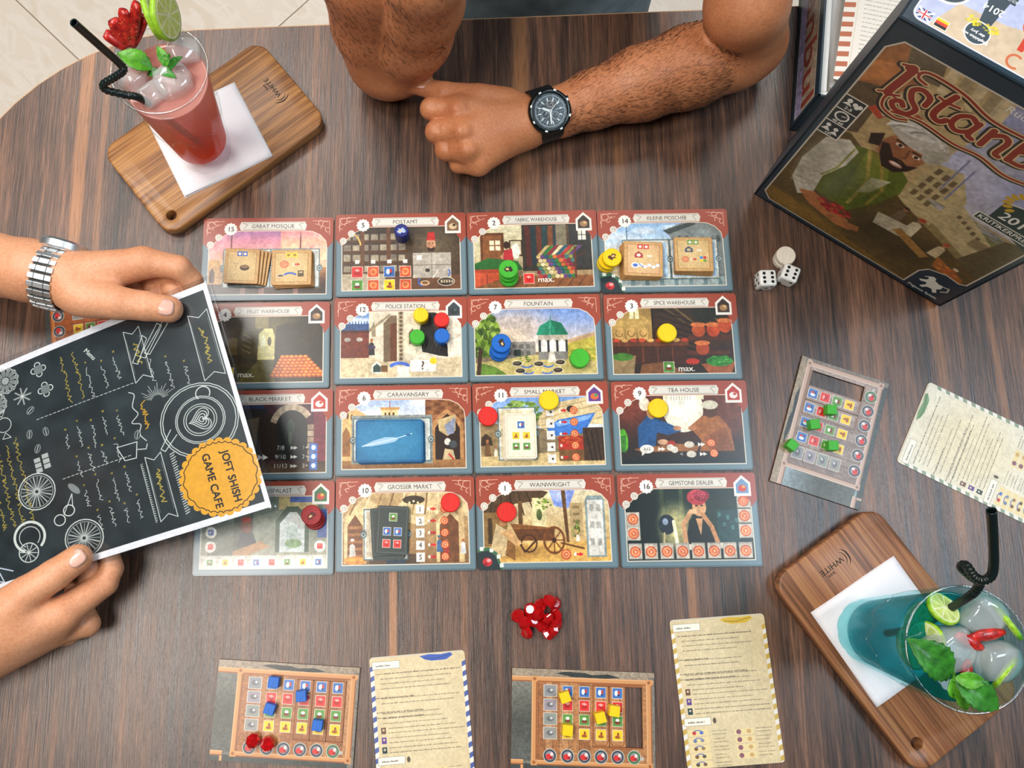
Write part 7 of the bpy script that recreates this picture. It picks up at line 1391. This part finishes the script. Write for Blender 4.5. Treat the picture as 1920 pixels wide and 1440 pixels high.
for x, y, r in ((13.4, 22, 4.4), (24.6, 26, 4.2), (22, 12.4, 3.6)): A.ell(x, y, r, r, '#12181a'); A.arc(x, y, r, 0, 2*PI, .5, '#9aa6a6' if y > 14 else '#c9a184'); [A.line([(x+r*.7*math.cos(q), y+r*.7*math.sin(q)), (x+r*.9*math.cos(q), y+r*.9*math.sin(q))], .25, '#c9d2d2') for q in [i*PI/6 for i in range(12)]]; A.line([(x, y), (x+r*.6, y-r*.3)], .4, '#e6ebe8')
A.text('1000', 28, 20, 2.2, '#c9d2d2'); dialm = A.mat('print_watch_dial', .3, .4, .02)
pts = [(15.6*math.cos(2*PI*i/40), 15.6*math.sin(2*PI*i/40)) for i in range(40)]; MB().prism(pts, 4.2, 4.5).build('dial', dialm, wb, uv=[(x/31.2+.5, y/31.2+.5) for x, y in pts]*2)
MB().lathe([(15.4, 4.4), (15.6, 6), (16.6, 6.3), (18.6, 5.6), (19.2, 4.0)], 48, close=False).build('bezel', dsteel, wb, smooth=True)
first = None
for k in range(8):
    a = k*PI/4+.3
    if first is None: first = MB().box((0, 0, 0), (2.6, 1.5, 1.2)).build('bezel_screw', steel, wb, bevel=.3); o = first
    else: o = first.copy(); C.objects.link(o)
    o.location = Vector((17.9*math.cos(a), 17.9*math.sin(a), 6))*MM; o.rotation_euler = (0, 0, a+PI/2)
lum = pmat('luminous_white', '#e9ece6', .4, .02)
for L_, w_, a in ((8.5, 1.9, 2.55), (12, 1.4, -1.75), (13.5, .5, .6)): MB().prism([(-1.5, -w_/2), (L_*.8, -w_/2), (L_, 0), (L_*.8, w_/2), (-1.5, w_/2)], 4.9, 5.15).build('watch_hand', lum, wb, rot=(0, 0, a))
MB().lathe([(0, 5.5), (15.2, 5.5), (15.2, 5.9), (0, 5.95)], 40).build('crystal', glz, wb)
for y, r in ((0, 2.4), (7.5, 1.6), (-7.5, 1.6)): MB().lathe([(0, 0), (r, 0), (r, 3), (0, 3)], 16, M=Matrix.Rotation(PI/2, 3, 'Y')).build('crown' if y == 0 else 'push_button', dsteel, wb, loc=(18.6*math.cos(math.asin(y/19)), y, -.6))
def strap_loop(name, parent, mat, rx, rz, cz, wd, th, a0, a1, n=36, taper=.0):
    v = []; f = []
    for i in range(n+1):
        a = a0+(a1-a0)*i/n; w_ = wd*(1-taper*abs(math.sin((a-PI/2)/2)))
        for rr in (0, th):
            for s_ in (-1, 1): v.append((s_*w_/2, (rx+rr)*math.cos(a), cz+(rz+rr)*math.sin(a)))
    for i in range(n):
        b = i*4; f += [(b, b+1, b+5, b+4), (b+2, b+6, b+7, b+3), (b, b+4, b+6, b+2), (b+1, b+3, b+7, b+5)]
    f += [(0, 2, 3, 1), (n*4, n*4+1, n*4+3, n*4+2)]
    return add(name, v, f, mat, parent, smooth=False)
so = strap_loop('strap', wb, rub, 21.8, 22, -21, 24, 2.6, PI*.5-PI*.94, PI*.5+PI*.94, 40, .25)
s2 = MB()
# steel bracelet watch
bc = P(104, 523, 83); a2 = P(130, 526, 84)-P(0, 498, 80); an2 = math.atan2(a2.y, a2.x)
ws = empty('wrist_watch', bc, an2, 'silver steel bracelet watch on the wrist above the menu', 'watch')
lnk = None; N_ = 24
for k in range(N_):
    a = 2*PI*k/N_
    if 1.15 < a < 1.95-0.001 and False: continue
    ca = (a+2*PI) % (2*PI)
    if ca < .55 or ca > 5.9: continue   # the case sits here
    mb = MB(); L_ = 6.1
    if lnk is None:
        for xx, w_, mi in ((-7.2, 5.2, 0), (0, 8.4, 1), (7.2, 5.2, 0)): mb.box((xx, 0, 0), (w_, L_*.74, 2.8 if mi else 2.4), mi=mi)
        mb.box((0, 0, -.9), (17.5, L_, .8), mi=2); lnk = mb.build('bracelet_link', [steel, steel, dsteel], ws, bevel=.5); o = lnk
    else: o = lnk.copy(); C.objects.link(o)
    o.location = Vector((0, 25*math.cos(a), 25*math.sin(a)))*MM; o.rotation_euler = (a-PI/2, 0, 0)
cr = empty('x'); bpy.data.objects.remove(cr)
M3 = Matrix.Rotation(.10-PI/2, 3, 'X')
smooth_angle(MB().lathe([(0, -5), (18, -5), (19.5, -3), (19.5, 2), (17.5, 4), (16, 4), (0, 3.6)], 40, M=M3, c=(0, 27*math.cos(.10), 27*math.sin(.10))).build('case', steel, ws), .5)
MB().lathe([(0, 3.7), (15.6, 3.7), (15.6, 4.2), (0, 4.3)], 32, M=M3, c=(0, 27*math.cos(.10), 27*math.sin(.10))).build('dial', dsteel, ws)

# ---------------------------------------------------------------- fine dark hair on the forearms
def hairs(parent, skin_o, name, test, flow, n, seed, L_=6.5):
    r = np.random.default_rng(seed); me = skin_o.data; co = np.empty(len(me.vertices)*3, np.float32); me.vertices.foreach_get('co', co); co = co.reshape(-1, 3)/MM; no = np.empty(len(me.vertices)*3, np.float32); me.vertices.foreach_get('normal', no); no = no.reshape(-1, 3)
    w = co+np.array(Vector(parent.location)/MM); vd = np.array([0, 0, CAM_H])-w; vd /= np.linalg.norm(vd, axis=1)[:, None]; ok = np.where(test(w) & ((no*vd).sum(1) > .12))[0]; ids = r.choice(ok, min(n, len(ok)), False); v = []; f = []
    for k, i in enumerate(ids):
        p, q = co[i], no[i]; d = np.array(flow)+r.normal(0, .28, 3); d -= q*d.dot(q); d /= np.linalg.norm(d)+1e-6; s_ = np.cross(d, q)*.045; l = L_*r.uniform(.5, 1.15)
        b = len(v); v += [p+s_, p-s_, p+d*l*.5+q*l*.14, p+d*l+q*l*.10]; f += [(b, b+1, b+2), (b+1, b+3, b+2)]
    o = add(name, v, f, pmat('arm_hair_brown', '#5c3a26', .6, .1), parent); o['kind'] = 'stuff'
s1 = [o for o in per1.children if o.name.startswith('skin')][0]; s2_ = [o for o in per2.children if o.name.startswith('skin')][0]
e0 = np.array(P(1030, 215, 30)[:]); 
hairs(per1, s1, 'arm_hair', lambda w: (w[:, 0] > e0[0]+14) & (w[:, 0] < 262) & (w[:, 2] < 84), (.75, .5, 0), 2600, 3, 5.5)
hairs(per1, s1, 'arm_hair', lambda w: (w[:, 0] < 8) & (w[:, 2] > 72) & (w[:, 2] < 200), (.5, -.4, -.6), 1200, 4, 5)
hairs(per2, s2_, 'arm_hair', lambda w: (w[:, 0] < -375) & (w[:, 0] > -520) & (w[:, 1] > 60), (.8, .1, 0), 500, 5, 6)
